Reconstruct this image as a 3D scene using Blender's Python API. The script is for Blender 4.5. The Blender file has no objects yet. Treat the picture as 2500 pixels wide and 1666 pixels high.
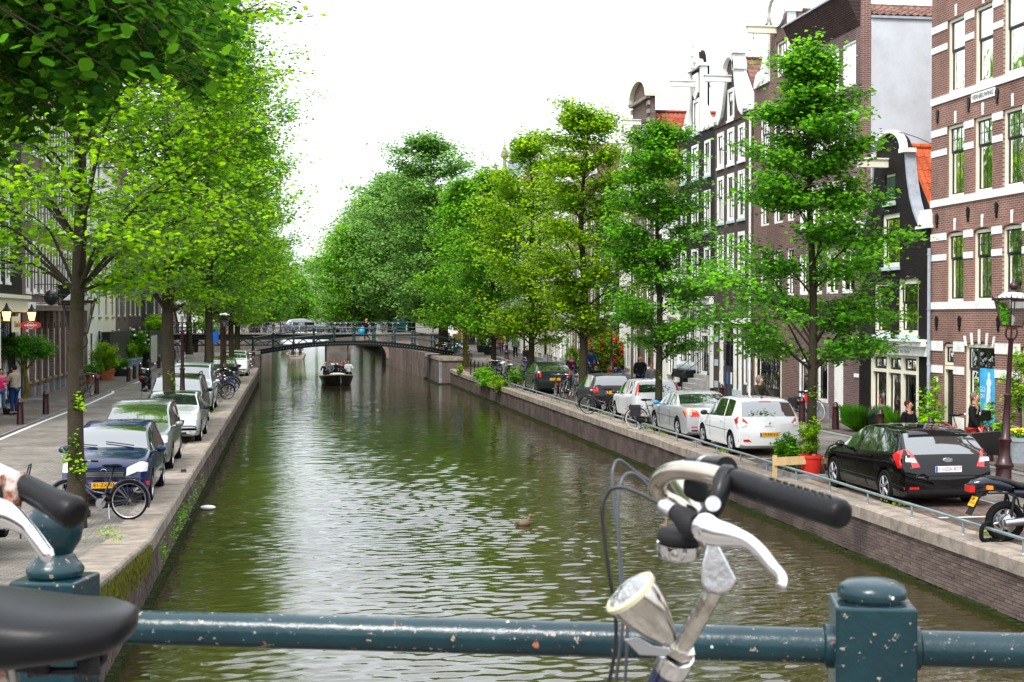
import bpy, bmesh, math, random
import numpy as np
from mathutils import Vector, Matrix, geometry
from mathutils.bvhtree import BVHTree
R = math.radians
random.seed(7)
rng = np.random.default_rng(7)
scene = bpy.context.scene
COL = scene.collection
 # ------------------------------------------------------------------ camera
EYE = 3.6                                   # eye height above the quay pavement (z = 0)
YAW, PITCH, FPX = R(8.7), math.atan(59 / 3520), 3520.0
cam_d = bpy.data.cameras.new('camera'); cam = bpy.data.objects.new('camera', cam_d); COL.objects.link(cam)
cam.location = (0, 0, EYE); cam.rotation_euler = (R(90) - PITCH, 0, -YAW)
cam_d.sensor_width = 36; cam_d.lens = 36 * FPX / 2500; cam_d.clip_end = 3000; cam_d.clip_start = 0.05
cam_d.dof.use_dof = True; cam_d.dof.focus_distance = 30; cam_d.dof.aperture_fstop = 18
scene.camera = cam
 # ------------------------------------------------------------------ world, sun, exposure
SUN_EL, SUN_AZ = R(52), R(215)              # compass bearing, +y = north
w = bpy.data.worlds.new('World'); scene.world = w; w.use_nodes = True
nt = w.node_tree; nt.nodes.clear()
sky = nt.nodes.new('ShaderNodeTexSky'); sky.sky_type = 'NISHITA'; sky.sun_disc = False
sky.sun_elevation = SUN_EL; sky.sun_rotation = SUN_AZ; sky.air_density = 1.2; sky.dust_density = 3
mx = nt.nodes.new('ShaderNodeMix'); mx.data_type = 'RGBA'; mx.inputs[0].default_value = 0.86
 # overcast cloud deck with the standard (CIE) brightening towards the zenith
wtc = nt.nodes.new('ShaderNodeTexCoord'); wsp = nt.nodes.new('ShaderNodeSeparateXYZ'); wmr = nt.nodes.new('ShaderNodeMapRange')
wmr.inputs[1].default_value = 0; wmr.inputs[2].default_value = 1; wmr.inputs[3].default_value = .82; wmr.inputs[4].default_value = 1.5
wmm = nt.nodes.new('ShaderNodeVectorMath'); wmm.operation = 'SCALE'; wmm.inputs[0].default_value = (10.4, 10.9, 11.6)
nt.links.new(wtc.outputs['Generated'], wsp.inputs[0]); nt.links.new(wsp.outputs['Z'], wmr.inputs[0]); nt.links.new(wmr.outputs[0], wmm.inputs['Scale']); nt.links.new(wmm.outputs[0], mx.inputs[7])
bg = nt.nodes.new('ShaderNodeBackground'); bg.inputs[1].default_value = 0.075
wo = nt.nodes.new('ShaderNodeOutputWorld')
nt.links.new(sky.outputs[0], mx.inputs[6]); nt.links.new(mx.outputs[2], bg.inputs[0]); nt.links.new(bg.outputs[0], wo.inputs[0])
sun_d = bpy.data.lights.new('sun', 'SUN'); sun_d.energy = 1.5; sun_d.angle = R(18); sun_d.color = (1, .96, .9)
sun = bpy.data.objects.new('sun', sun_d); COL.objects.link(sun); sun.location = (0, 0, 60)
sd = Vector((math.sin(SUN_AZ) * math.cos(SUN_EL), math.cos(SUN_AZ) * math.cos(SUN_EL), math.sin(SUN_EL)))
sun.rotation_euler = sd.to_track_quat('Z', 'Y').to_euler()
scene.render.engine = 'CYCLES'
scene.view_settings.view_transform = 'Standard'; scene.view_settings.look = 'None'
scene.view_settings.exposure = 1.35; scene.view_settings.gamma = 1
scene.view_settings.use_curve_mapping = False
scene.cycles.max_bounces = 8; scene.cycles.transparent_max_bounces = 8
 # ------------------------------------------------------------------ pixel (2500 px photo) -> point helpers
_cp, _sp, _cy, _sy = math.cos(PITCH), math.sin(PITCH), math.cos(YAW), math.sin(YAW)
def ray(u, v):
 x = (u - 1250) / FPX; z = -(v - 833) / FPX
 y2 = _cp + z * _sp; z2 = -_sp + z * _cp
 return Vector((x * _cy + y2 * _sy, -x * _sy + y2 * _cy, z2))
def at(u, v, d):                            # point d metres along the lens axis
 return Vector((0, 0, EYE)) + ray(u, v) * d
def yat(u, x):                              # y at which the vertical plane x = const meets column u
 r = ray(u, 774); return r.y * x / r.x
def gnd(u, v, z=0.0):
 r = ray(u, v); t = (z - EYE) / r.z; return Vector((r.x * t, r.y * t, z))
 # ------------------------------------------------------------------ object helpers
def tag(o, label=None, cat=None, group=None, kind=None):
 if label: o['label'] = label
 if cat: o['category'] = cat
 if group: o['group'] = group
 if kind: o['kind'] = kind
 return o
WORLD_ROOTS = set()
def empty(name, loc=(0, 0, 0), rz=0, label=None, cat=None, group=None, kind=None, world=False):
 o = bpy.data.objects.new(name, None); COL.objects.link(o)
 o.location = loc; o.rotation_euler = (0, 0, rz); o.empty_display_size = .2
 tag(o, label, cat, group, kind)
 if world: WORLD_ROOTS.add(o.name)       # children are given in world coordinates
 return o
def link_mesh(name, me, parent=None):
 o = bpy.data.objects.new(name, me); COL.objects.link(o)
 if parent is not None:
  o.parent = parent
  if parent.name in WORLD_ROOTS: o.location = -Vector(parent.location)
 return o
def copy_tree(o, parent=None):
 c = o.copy(); COL.objects.link(c)
 if parent is not None: c.parent = parent
 for ch in o.children: copy_tree(ch, c)
 return c
def dup(root, loc, rz, label, group=None, cat=None, rx=0):
 c = copy_tree(root); c.location = loc; c.rotation_euler = (rx, 0, rz); c['label'] = label
 if group: c['group'] = group
 if cat: c['category'] = cat
 return c
def frame_from(d):
 d = d.normalized(); a = Vector((0, 0, 1)) if abs(d.z) < .9 else Vector((1, 0, 0))
 u = d.cross(a).normalized(); return u, d.cross(u).normalized()
def catmull(pts, n=6):
 P = [Vector(p) for p in pts]; P = [P[0] * 2 - P[1]] + P + [P[-1] * 2 - P[-2]]; out = []
 for i in range(1, len(P) - 2):
  a, b, c, d = P[i - 1:i + 3]
  for k in range(n):
   t = k / n
   out.append(.5 * ((2 * b) + (c - a) * t + (2 * a - 5 * b + 4 * c - d) * t * t + (3 * b - a - 3 * c + d) * t ** 3))
 out.append(P[-2]); return out
TMPS = bpy.data.scenes.new('workbench')      # throwaway scene: modifiers and text are evaluated here, quickly
def eval_mesh(objs):
 for o in objs: TMPS.collection.objects.link(o)
 vl = TMPS.view_layers[0]; vl.update(); dg = vl.depsgraph
 me = bpy.data.meshes.new_from_object(objs[0].evaluated_get(dg), depsgraph=dg)
 for o in objs: bpy.data.objects.remove(o)
 return me
class MB:
 def __init__(s): s.v = []; s.f = []; s.m = []
 def add(s, vs, fs, m=0):
  b = len(s.v); s.v.extend([tuple(p) for p in vs]); s.f.extend([[i + b for i in f] for f in fs]); s.m.extend([m] * len(fs)); return s
 def box(s, x0, x1, y0, y1, z0, z1, m=0):
  return s.add([(x0, y0, z0), (x1, y0, z0), (x1, y1, z0), (x0, y1, z0), (x0, y0, z1), (x1, y0, z1), (x1, y1, z1), (x0, y1, z1)],
 [(3, 2, 1, 0), (4, 5, 6, 7), (0, 1, 5, 4), (1, 2, 6, 5), (2, 3, 7, 6), (3, 0, 4, 7)], m)
 def obox(s, c, sz, rot=None, m=0, taper=1):
  rot = rot or Matrix.Identity(3); c = Vector(c); hx, hy, hz = [q / 2 for q in sz]; vs = []
  for z in (-1, 1):
   k = taper if z > 0 else 1
   for x, y in ((-1, -1), (1, -1), (1, 1), (-1, 1)): vs.append(c + rot @ Vector((x * hx * k, y * hy * k, z * hz)))
  return s.add(vs, [(3, 2, 1, 0), (4, 5, 6, 7), (0, 1, 5, 4), (1, 2, 6, 5), (2, 3, 7, 6), (3, 0, 4, 7)], m)
 def tube(s, pts, r, n=8, caps=True, m=0, sx=1.0):
  P = [Vector(p) for p in pts]; k = len(P); rr = r if isinstance(r, (list, tuple)) else [r] * k; vs = []; pu = None
  for i, p in enumerate(P):
   d = (P[min(i + 1, k - 1)] - P[max(i - 1, 0)])
   if d.length < 1e-9: d = Vector((0, 0, 1))
   d.normalize()
   if pu is None: u, w_ = frame_from(d)
   else:
    u = pu - d * pu.dot(d)
    if u.length < 1e-6: u, w_ = frame_from(d)
    u.normalize(); w_ = d.cross(u)
   pu = u
   for j in range(n):
    a = 2 * math.pi * j / n; vs.append(p + (u * math.cos(a) * sx + w_ * math.sin(a)) * rr[i])
  fs = [(i * n + j, i * n + (j + 1) % n, (i + 1) * n + (j + 1) % n, (i + 1) * n + j) for i in range(k - 1) for j in range(n)]
  if caps: fs += [tuple(reversed(range(n))), tuple((k - 1) * n + j for j in range(n))]
  return s.add(vs, fs, m)
 def lathe(s, prof, n=16, c=(0, 0, 0), axis=None, m=0, a0=0):
  c = Vector(c); ax = Vector(axis).normalized() if axis is not None else Vector((0, 0, 1))
  u, w_ = frame_from(ax) if axis is not None else (Vector((1, 0, 0)), Vector((0, 1, 0)))
  vs = [c + ax * z + (u * math.cos(a0 + 2 * math.pi * j / n) + w_ * math.sin(a0 + 2 * math.pi * j / n)) * max(r, 1e-4) for r, z in prof for j in range(n)]
  k = len(prof)
  fs = [(i * n + j, i * n + (j + 1) % n, (i + 1) * n + (j + 1) % n, (i + 1) * n + j) for i in range(k - 1) for j in range(n)]
  fs += [tuple(reversed(range(n))), tuple((k - 1) * n + j for j in range(n))]
  return s.add(vs, fs, m)
 def torus(s, c, R_, r, axis=(0, 1, 0), n=28, k=6, m=0):
  c = Vector(c); u, w_ = frame_from(Vector(axis)); ax = Vector(axis).normalized(); vs = []
  for i in range(n):
   a = 2 * math.pi * i / n; e = u * math.cos(a) + w_ * math.sin(a)
   for j in range(k):
    b = 2 * math.pi * j / k; vs.append(c + e * (R_ + r * math.cos(b)) + ax * r * math.sin(b))
  fs = [(i * k + j, ((i + 1) % n) * k + j, ((i + 1) % n) * k + (j + 1) % k, i * k + (j + 1) % k) for i in range(n) for j in range(k)]
  return s.add(vs, fs, m)
 def ball(s, c, r, n=12, k=8, m=0, sc=(1, 1, 1)):
  vs = []; c = Vector(c)
  for i in range(k + 1):
   t = math.pi * i / k
   for j in range(n):
    a = 2 * math.pi * j / n; q = max(math.sin(t), 1e-3)
    vs.append(c + Vector((q * math.cos(a) * r * sc[0], q * math.sin(a) * r * sc[1], math.cos(t) * r * sc[2])))
  return s.add(vs, [(i * n + j, (i + 1) * n + j, (i + 1) * n + (j + 1) % n, i * n + (j + 1) % n) for i in range(k) for j in range(n)], m)
 def mesh(s, name, mats, smooth=False, angle=35):
  me = bpy.data.meshes.new(name); me.from_pydata(s.v, [], s.f); me.validate()
  if not isinstance(mats, (list, tuple)): mats = [mats]
  for mt in mats: me.materials.append(mt)
  if len(mats) > 1 and len(me.polygons) == len(s.m): me.polygons.foreach_set('material_index', s.m)
  fix_normals(me)
  if smooth:
   me.polygons.foreach_set('use_smooth', [True] * len(me.polygons)); me.set_sharp_from_angle(angle=R(angle))
  me.update(); return me
 def build(s, name, mats, parent=None, smooth=False, angle=35, base=None):
  off = Vector((0, 0, 0))
  if parent is None:
   a = np.array(s.v); lo, hi = a.min(0), a.max(0)
   off = Vector(base) if base is not None else Vector(((lo[0] + hi[0]) / 2, (lo[1] + hi[1]) / 2, lo[2]))
   s.v = [(p[0] - off.x, p[1] - off.y, p[2] - off.z) for p in s.v]
  o = link_mesh(name, s.mesh(name, mats, smooth, angle), parent)
  if parent is None: o.location = off
  return o
def fix_normals(me):
 bm = bmesh.new(); bm.from_mesh(me); bmesh.ops.recalc_face_normals(bm, faces=bm.faces); bm.to_mesh(me); bm.free()
def solid(outline, holes, f0, f1, mb=None, m=0):
 """outline and holes are 2-D loops; f0/f1 map (a, b) to the front and back face."""
 mb = mb or MB(); loops = [[Vector((a, b, 0)) for a, b in outline]] + [[Vector((a, b, 0)) for a, b in h] for h in holes]
 tris = geometry.tessellate_polygon(loops); flat = [p for l in loops for p in l]; n = len(flat)
 vs = [f0(p.x, p.y) for p in flat] + [f1(p.x, p.y) for p in flat]
 fs = [tuple(t) for t in tris] + [tuple(reversed([i + n for i in t])) for t in tris]; b = 0
 for l in loops:
  k = len(l); fs += [(b + i, b + (i + 1) % k, b + (i + 1) % k + n, b + i + n) for i in range(k)]; b += k
 return mb.add(vs, fs, m)
def text_mesh(body, size, mat, parent, name, M, depth=.002, sx=1.0, shear=0):
 cu = bpy.data.curves.new(name, 'FONT'); cu.body = body; cu.size = size; cu.extrude = depth
 cu.align_x = 'CENTER'; cu.align_y = 'CENTER'; cu.shear = shear; cu.resolution_u = 2
 me = eval_mesh([bpy.data.objects.new('tmp', cu)]); bpy.data.curves.remove(cu)
 me.transform(M @ Matrix.Diagonal((sx, 1, 1, 1))); me.materials.clear(); me.materials.append(mat)
 return link_mesh(name, me, parent)
def axes(o, x, y):
 x = Vector(x).normalized(); y = Vector(y).normalized(); z = x.cross(y)
 M = Matrix((x, y, z)).transposed().to_4x4(); M.translation = Vector(o); return M
 # ------------------------------------------------------------------ materials
MATS = {}
def nodes_of(name):
 m = bpy.data.materials.new(name); m.use_nodes = True; t = m.node_tree
 return m, t, t.nodes['Principled BSDF']
def mat(name, col, rough=.6, metal=0, var=.0, scale=6, bump=0, bscale=40, col2=None, objvar=0, spec=.5, coat=0, trans=0, thr=None, emit=None):
 if name in MATS: return MATS[name]
 m, t, b = nodes_of(name); L = t.links.new; N = t.nodes.new
 c = (*col, 1); b.inputs['Base Color'].default_value = c; b.inputs['Roughness'].default_value = rough
 b.inputs['Metallic'].default_value = metal; b.inputs['Specular IOR Level'].default_value = spec
 if rough >= .5: b.inputs['Specular IOR Level'].default_value = min(spec, .14)
 if coat: b.inputs['Coat Weight'].default_value = coat; b.inputs['Coat Roughness'].default_value = .03
 if trans: b.inputs['Transmission Weight'].default_value = trans
 if emit: b.inputs['Emission Color'].default_value = (*emit[:3], 1); b.inputs['Emission Strength'].default_value = emit[3]
 out = None
 tc = N('ShaderNodeTexCoord')
 if var or col2:
  no = N('ShaderNodeTexNoise'); no.inputs['Scale'].default_value = scale; no.inputs['Detail'].default_value = 6; no.inputs['Roughness'].default_value = .65
  L(tc.outputs['Object'], no.inputs['Vector'])
  r = N('ShaderNodeMapRange'); lo, hi = thr or (.35, .65)
  r.inputs[1].default_value = lo; r.inputs[2].default_value = hi; L(no.outputs[0], r.inputs[0])
  mi = N('ShaderNodeMix'); mi.data_type = 'RGBA'; L(r.outputs[0], mi.inputs[0])
  c2 = col2 or tuple(q * (1 - var) for q in col)
  mi.inputs[6].default_value = c if col2 else (*[min(1, q * (1 + var)) for q in col], 1); mi.inputs[7].default_value = (*c2, 1); out = mi.outputs[2]
 if objvar:
  oi = N('ShaderNodeObjectInfo'); hs = N('ShaderNodeHueSaturation'); r2 = N('ShaderNodeMapRange')
  r2.inputs[3].default_value = 1 - objvar; r2.inputs[4].default_value = 1 + objvar
  L(oi.outputs['Random'], r2.inputs[0]); L(r2.outputs[0], hs.inputs['Value'])
  if out: L(out, hs.inputs['Color'])
  else: hs.inputs['Color'].default_value = c
  out = hs.outputs[0]
 if out: L(out, b.inputs['Base Color'])
 if bump:
  n2 = N('ShaderNodeTexNoise'); n2.inputs['Scale'].default_value = bscale; n2.inputs['Detail'].default_value = 5
  L(tc.outputs['Object'], n2.inputs['Vector']); bp = N('ShaderNodeBump'); bp.inputs['Distance'].default_value = .02
  bp.inputs['Strength'].default_value = bump; L(n2.outputs[0], bp.inputs['Height']); L(bp.outputs[0], b.inputs['Normal'])
 MATS[name] = m; return m
def brick_mat(name, c1, c2, mortar, axis='yz', bw=.21, bh=.062, mw=.009, dirt=.25, off=.5, bump=.5, paint=None, rough=.85, dscale=.6):
 """Brick laid in real size on the plane named by axis (world metres, geometry position)."""
 if name in MATS: return MATS[name]
 m, t, b = nodes_of(name); L = t.links.new; N = t.nodes.new
 g = N('ShaderNodeNewGeometry'); sp = N('ShaderNodeSeparateXYZ'); cb = N('ShaderNodeCombineXYZ'); L(g.outputs['Position'], sp.inputs[0])
 L(sp.outputs['XYZ'.index(axis[0].upper())], cb.inputs[0]); L(sp.outputs['XYZ'.index(axis[1].upper())], cb.inputs[1])
 br = N('ShaderNodeTexBrick'); L(cb.outputs[0], br.inputs['Vector']); br.inputs['Scale'].default_value = 1
 br.inputs['Brick Width'].default_value = bw; br.inputs['Row Height'].default_value = bh; br.inputs['Mortar Size'].default_value = mw
 br.inputs['Mortar Smooth'].default_value = .2; br.offset = off; br.inputs['Bias'].default_value = 0
 br.inputs['Color1'].default_value = (*c1, 1); br.inputs['Color2'].default_value = (*c2, 1); br.inputs['Mortar'].default_value = (*mortar, 1)
 no = N('ShaderNodeTexNoise'); no.inputs['Scale'].default_value = dscale; no.inputs['Detail'].default_value = 8; no.inputs['Roughness'].default_value = .7
 mpp = N('ShaderNodeMapping'); mpp.inputs['Scale'].default_value = (1, 1, .4); L(g.outputs['Position'], mpp.inputs[0]); L(mpp.outputs[0], no.inputs['Vector'])
 mr = N('ShaderNodeMapRange'); mr.inputs[1].default_value = .3; mr.inputs[2].default_value = .7
 mr.inputs[3].default_value = 1 - dirt; mr.inputs[4].default_value = 1 + dirt; L(no.outputs[0], mr.inputs[0])
 hs = N('ShaderNodeHueSaturation'); L(br.outputs[0], hs.inputs['Color']); L(mr.outputs[0], hs.inputs['Value']); L(hs.outputs[0], b.inputs['Base Color'])
 b.inputs['Roughness'].default_value = rough; b.inputs['Specular IOR Level'].default_value = .1
 n2 = N('ShaderNodeTexNoise'); n2.inputs['Scale'].default_value = 30; L(g.outputs['Position'], n2.inputs['Vector'])
 ma = N('ShaderNodeMath'); ma.operation = 'MULTIPLY_ADD'; ma.inputs[1].default_value = -1; L(br.outputs['Fac'], ma.inputs[0])
 m2 = N('ShaderNodeMath'); m2.operation = 'MULTIPLY'; m2.inputs[1].default_value = .5; L(n2.outputs[0], m2.inputs[0]); L(m2.outputs[0], ma.inputs[2])
 bp = N('ShaderNodeBump'); bp.inputs['Distance'].default_value = .008; bp.inputs['Strength'].default_value = bump
 L(ma.outputs[0], bp.inputs['Height']); L(bp.outputs[0], b.inputs['Normal'])
 MATS[name] = m; return m
white = mat('white_paint', (.80, .80, .77), .5, col2=(.52, .50, .45), scale=2.2, thr=(.52, .8))
cream = mat('cream_paint', (.74, .70, .56), .5, var=.05, scale=2)
stone = mat('coping_stone', (.33, .27, .225), .9, col2=(.17, .15, .125), scale=3, bump=.5, bscale=30, objvar=.12)
black = mat('black_paint', (.008, .008, .009), .35, spec=.3)
iron = mat('painted_iron', (.012, .018, .02), .4, spec=.3)
rubber = mat('rubber', (.008, .008, .008), .75, spec=.1)
chrome = mat('chrome', (.75, .75, .76), .12, 1)
steel = mat('steel', (.45, .45, .46), .35, 1)
darkred = mat('amsterdam_red_paint', (.030, .005, .008), .35, var=.3, scale=20)
glass = mat('window_glass', (.012, .016, .018), .03, spec=.9)
curtain = mat('curtain_cloth', (.45, .45, .42), .9, var=.2, scale=9)
sash = mat('sash_green_black', (.008, .016, .016), .3)
skin = mat('skin', (.52, .27, .19), .55)
 # ================================================================== THE SETTING
XL, XR, WZ = -2.3, 10.7, -1.0               # water edges and water level
FL, FR = -11.4, 18.5                        # facade lines
def smooth(t): t = max(0, min(1, t)); return t * t * (3 - 2 * t)
def zl(y):
 if y < 24: return min(1.95, (24 - y) * .07 + max(0, 12 - y) * .03)
 return smooth((y - 90) / 40) * .5
def zr(y):
 if y < 17: return min(1.95, (17 - y) * .13)
 return smooth((y - 90) / 50) * .75
def paver_mat(name, c1, c2, mortar, bw, bh, mw, dirt=.3, rot=0):
 m = brick_mat(name, c1, c2, mortar, 'xy', bw, bh, mw, dirt + .12, bump=.6, dscale=.7); return m
road_m = paver_mat('grey_clinker_paving', (.235, .21, .185), (.16, .145, .13), (.085, .078, .063), .2, .10, .01)
park_m = paver_mat('brown_clinker_paving', (.16, .105, .085), (.09, .065, .055), (.05, .045, .035), .1, .2, .01, .4)
walk_m = paver_mat('pavement_slabs', (.14, .12, .105), (.10, .085, .075), (.05, .045, .04), .3, .3, .008)
kerb_m = mat('kerb_stone', (.20, .20, .205), .85, var=.3, scale=4, bump=.3)
line_m = mat('worn_road_paint', (.62, .62, .60), .7, col2=(.3, .29, .28), scale=14, thr=(.55, .75))
YS = [128, 172, -60, -20, -6, 0, 3, 5, 7, 9, 12, 15, 17, 20, 24, 30, 40, 55, 70, 82, 88, 94, 100, 106, 112, 118, 124, 130, 136, 145, 160, 200, 260, 400, 900]
def strip(name, x0, x1, zf, m, dz=0.0, depth=.25, ys=YS, y0=-60, y1=900):
 ys = [y for y in sorted(set(ys + [y0, y1])) if y0 <= y <= y1]; vs = []; fs = []
 for y in ys:
  a = x0(y) if callable(x0) else x0; b = x1(y) if callable(x1) else x1; z = zf(y) + dz
  vs += [(a, y, z), (b, y, z), (b, y, z - depth), (a, y, z - depth)]
 for i in range(len(ys) - 1):
  o = i * 4
  for k in range(4): fs.append((o + k, o + (k + 1) % 4, o + 4 + (k + 1) % 4, o + 4 + k))
 fs += [(0, 1, 2, 3), tuple(len(vs) - 4 + k for k in (3, 2, 1, 0))]
 o = MB().add(vs, fs).build(name, m, base=(0, 0, 0)); return tag(o, kind='structure')
CW = .62                                    # coping width
strip('left_road', -8.6, XL - CW, zl, road_m, y1=128)
strip('left_pavement', -60, -8.66, zl, walk_m, .05, y1=128)
strip('left_kerb', -8.66, -8.6, zl, kerb_m, .052, y1=128)
strip('far_left_bank', -60, XL, lambda y: 1.0, walk_m, y0=172, depth=3.)
tag(MB().box(-60, XL - .31, 118, 176, WZ - .2, WZ).build('side_canal_water', mat('side_water', (.03, .029, .008), .06, bump=.4, bscale=1.5), base=(0, 0, 0)), kind='structure')
YS.sort()
tag(MB().box(-60, -2.9, 127.4, 127.95, -2.5, .4).build('side_canal_wall', mat('side_wall', (.13, .10, .085), .9, var=.3), base=(0, 0, 0)), kind='structure')
strip('parking_strip', XR + CW, 13.35, zr, park_m)
strip('right_road', 13.35, 16.35, zr, road_m)
strip('right_kerb', 16.35, 16.6, zr, kerb_m, .03)
strip('right_pavement', 16.6, 80, zr, walk_m, .06)
 # terrain far behind everything, a sheet reaching the horizon, split by the canal
tm = mat('far_ground', (.09, .085, .07), .95, var=.3, scale=.05)
g = MB()
for x0, x1 in ((-1500, -59), (79, 1500)): g.box(x0, x1, -400, 2500, -2.5, -.06)
g.box(-59, 79, 900.5, 2500, -2.5, -.06)
tag(g.build('ground', tm, base=(0, 0, 0)), kind='structure')
tag(MB().box(-62, 82, -80, 905, -3.4, -2.6).build('canal_bed', mat('mud', (.02, .02, .012), .9), base=(0, 0, 0)), kind='structure')
 # ---- water: real waves out to the far bridge, gentler beyond
def water():
 m, t, b = nodes_of('canal_water'); L = t.links.new; N = t.nodes.new
 b.inputs['Base Color'].default_value = (.031, .026, .0075, 1); b.inputs['Roughness'].default_value = .035
 b.inputs['IOR'].default_value = 1.72; b.inputs['Specular IOR Level'].default_value = .5
 tc = N('ShaderNodeNewGeometry'); no = N('ShaderNodeTexNoise'); no.inputs['Scale'].default_value = 7; no.inputs['Detail'].default_value = 3
 mp = N('ShaderNodeMapping'); mp.inputs['Scale'].default_value = (.6, 1, 1); L(tc.outputs['Position'], mp.inputs[0]); L(mp.outputs[0], no.inputs['Vector'])
 bp = N('ShaderNodeBump'); bp.inputs['Distance'].default_value = .008; bp.inputs['Strength'].default_value = .5; L(no.outputs[0], bp.inputs['Height'])
 n2 = N('ShaderNodeTexNoise'); n2.inputs['Scale'].default_value = 1.6; n2.inputs['Detail'].default_value = 2; L(mp.outputs[0], n2.inputs['Vector']); b2 = N('ShaderNodeBump'); b2.inputs['Distance'].default_value = .05; b2.inputs['Strength'].default_value = .6; L(n2.outputs[0], b2.inputs['Height']); L(bp.outputs[0], b2.inputs['Normal']); L(b2.outputs[0], b.inputs['Normal'])
 r_ = np.random.default_rng(3)
 y = [-40.]
 while y[-1] < 300:
  Y = y[-1]; y.append(Y + (1.0 if Y < 5 else .05 if Y < 30 else .05 + (Y - 30) * .0035))
 y += [400, 600, 900]; y = np.array(y); x = np.linspace(XL - .3, XR + .3, 230)
 X, Y = np.meshgrid(x, y); Z = np.zeros_like(X)
 for i in range(140):
  lam = .09 * (5.2 ** r_.random()); k = 2 * math.pi / lam; th = r_.normal(1.58, .34)
  amp = .0050 * lam * (.5 + r_.random())
  ph = r_.random() * 6.28; kx, ky = k * math.cos(th), k * math.sin(th)
  fade = np.clip(1.3 - (.05 + np.maximum(Y - 30, 0) * .0035) * 2.4 / lam, 0, 1)
  wob = .35 * np.sin(X * .9 + Y * .37 + i) + .3 * np.sin(Y * .21 - X * .5 + 2 * i)
  Z += amp * np.sin(kx * X + ky * Y + ph + wob * 2) * fade
 # calmer under the right wall, livelier mid-canal
 calm = .45 + .55 * np.clip((XR - X) / 5.5, 0, 1); Z *= calm * (.72 + .33 * np.sin(X * .31 + 1.3 * np.sin(Y * .09)) * np.sin(Y * .17 + .8 * np.sin(X * .4)) + .12 * np.sin(Y * .5 + X))
 Z *= 1 + 1.8 * np.exp(-((X - 1.2) / 2.6) ** 2) * np.clip((Y - 88) / 14, 0, 1)      # churned water of the two boats
 # duck wake
 for (dx, dy) in ((5.05, 31.3), (7.95, 30.2)):
  s = (Y - dy) * .25 - (X - dx) * .97; q = (Y - dy) * .97 + (X - dx) * .25
  Z += np.where(s > 0, .012 * np.exp(-s / 2.2) * np.cos((np.abs(q) - s * .33) * 16) * np.exp(-((np.abs(q) - s * .33) / .16) ** 2), 0)
 n, k = X.shape; vs = np.stack([X, Y, Z + WZ], -1).reshape(-1, 3)
 i, j = np.meshgrid(np.arange(n - 1), np.arange(k - 1), indexing='ij'); a = (i * k + j).ravel()
 F = np.stack([a, a + 1, a + k + 1, a + k], 1)
 me = quads_mesh('canal_water', vs, F, m, True); o = link_mesh('canal_water', me); tag(o, kind='structure')
def quads_mesh(name, vs, F, m, smooth=False, col=None):
 me = bpy.data.meshes.new(name); me.vertices.add(len(vs)); me.vertices.foreach_set('co', np.asarray(vs, dtype=np.float32).ravel())
 me.loops.add(F.size); me.loops.foreach_set('vertex_index', F.astype(np.int32).ravel())
 me.polygons.add(len(F)); me.polygons.foreach_set('loop_start', np.arange(0, F.size, F.shape[1], dtype=np.int32))
 me.update(calc_edges=True)
 if smooth: me.polygons.foreach_set('use_smooth', np.ones(len(F), dtype=bool))
 if col is not None:
  a = me.color_attributes.new('tint', 'FLOAT_COLOR', 'POINT'); a.data.foreach_set('color', np.asarray(col, dtype=np.float32).ravel())
 me.materials.append(m); me.update(); return me
water()
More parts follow.
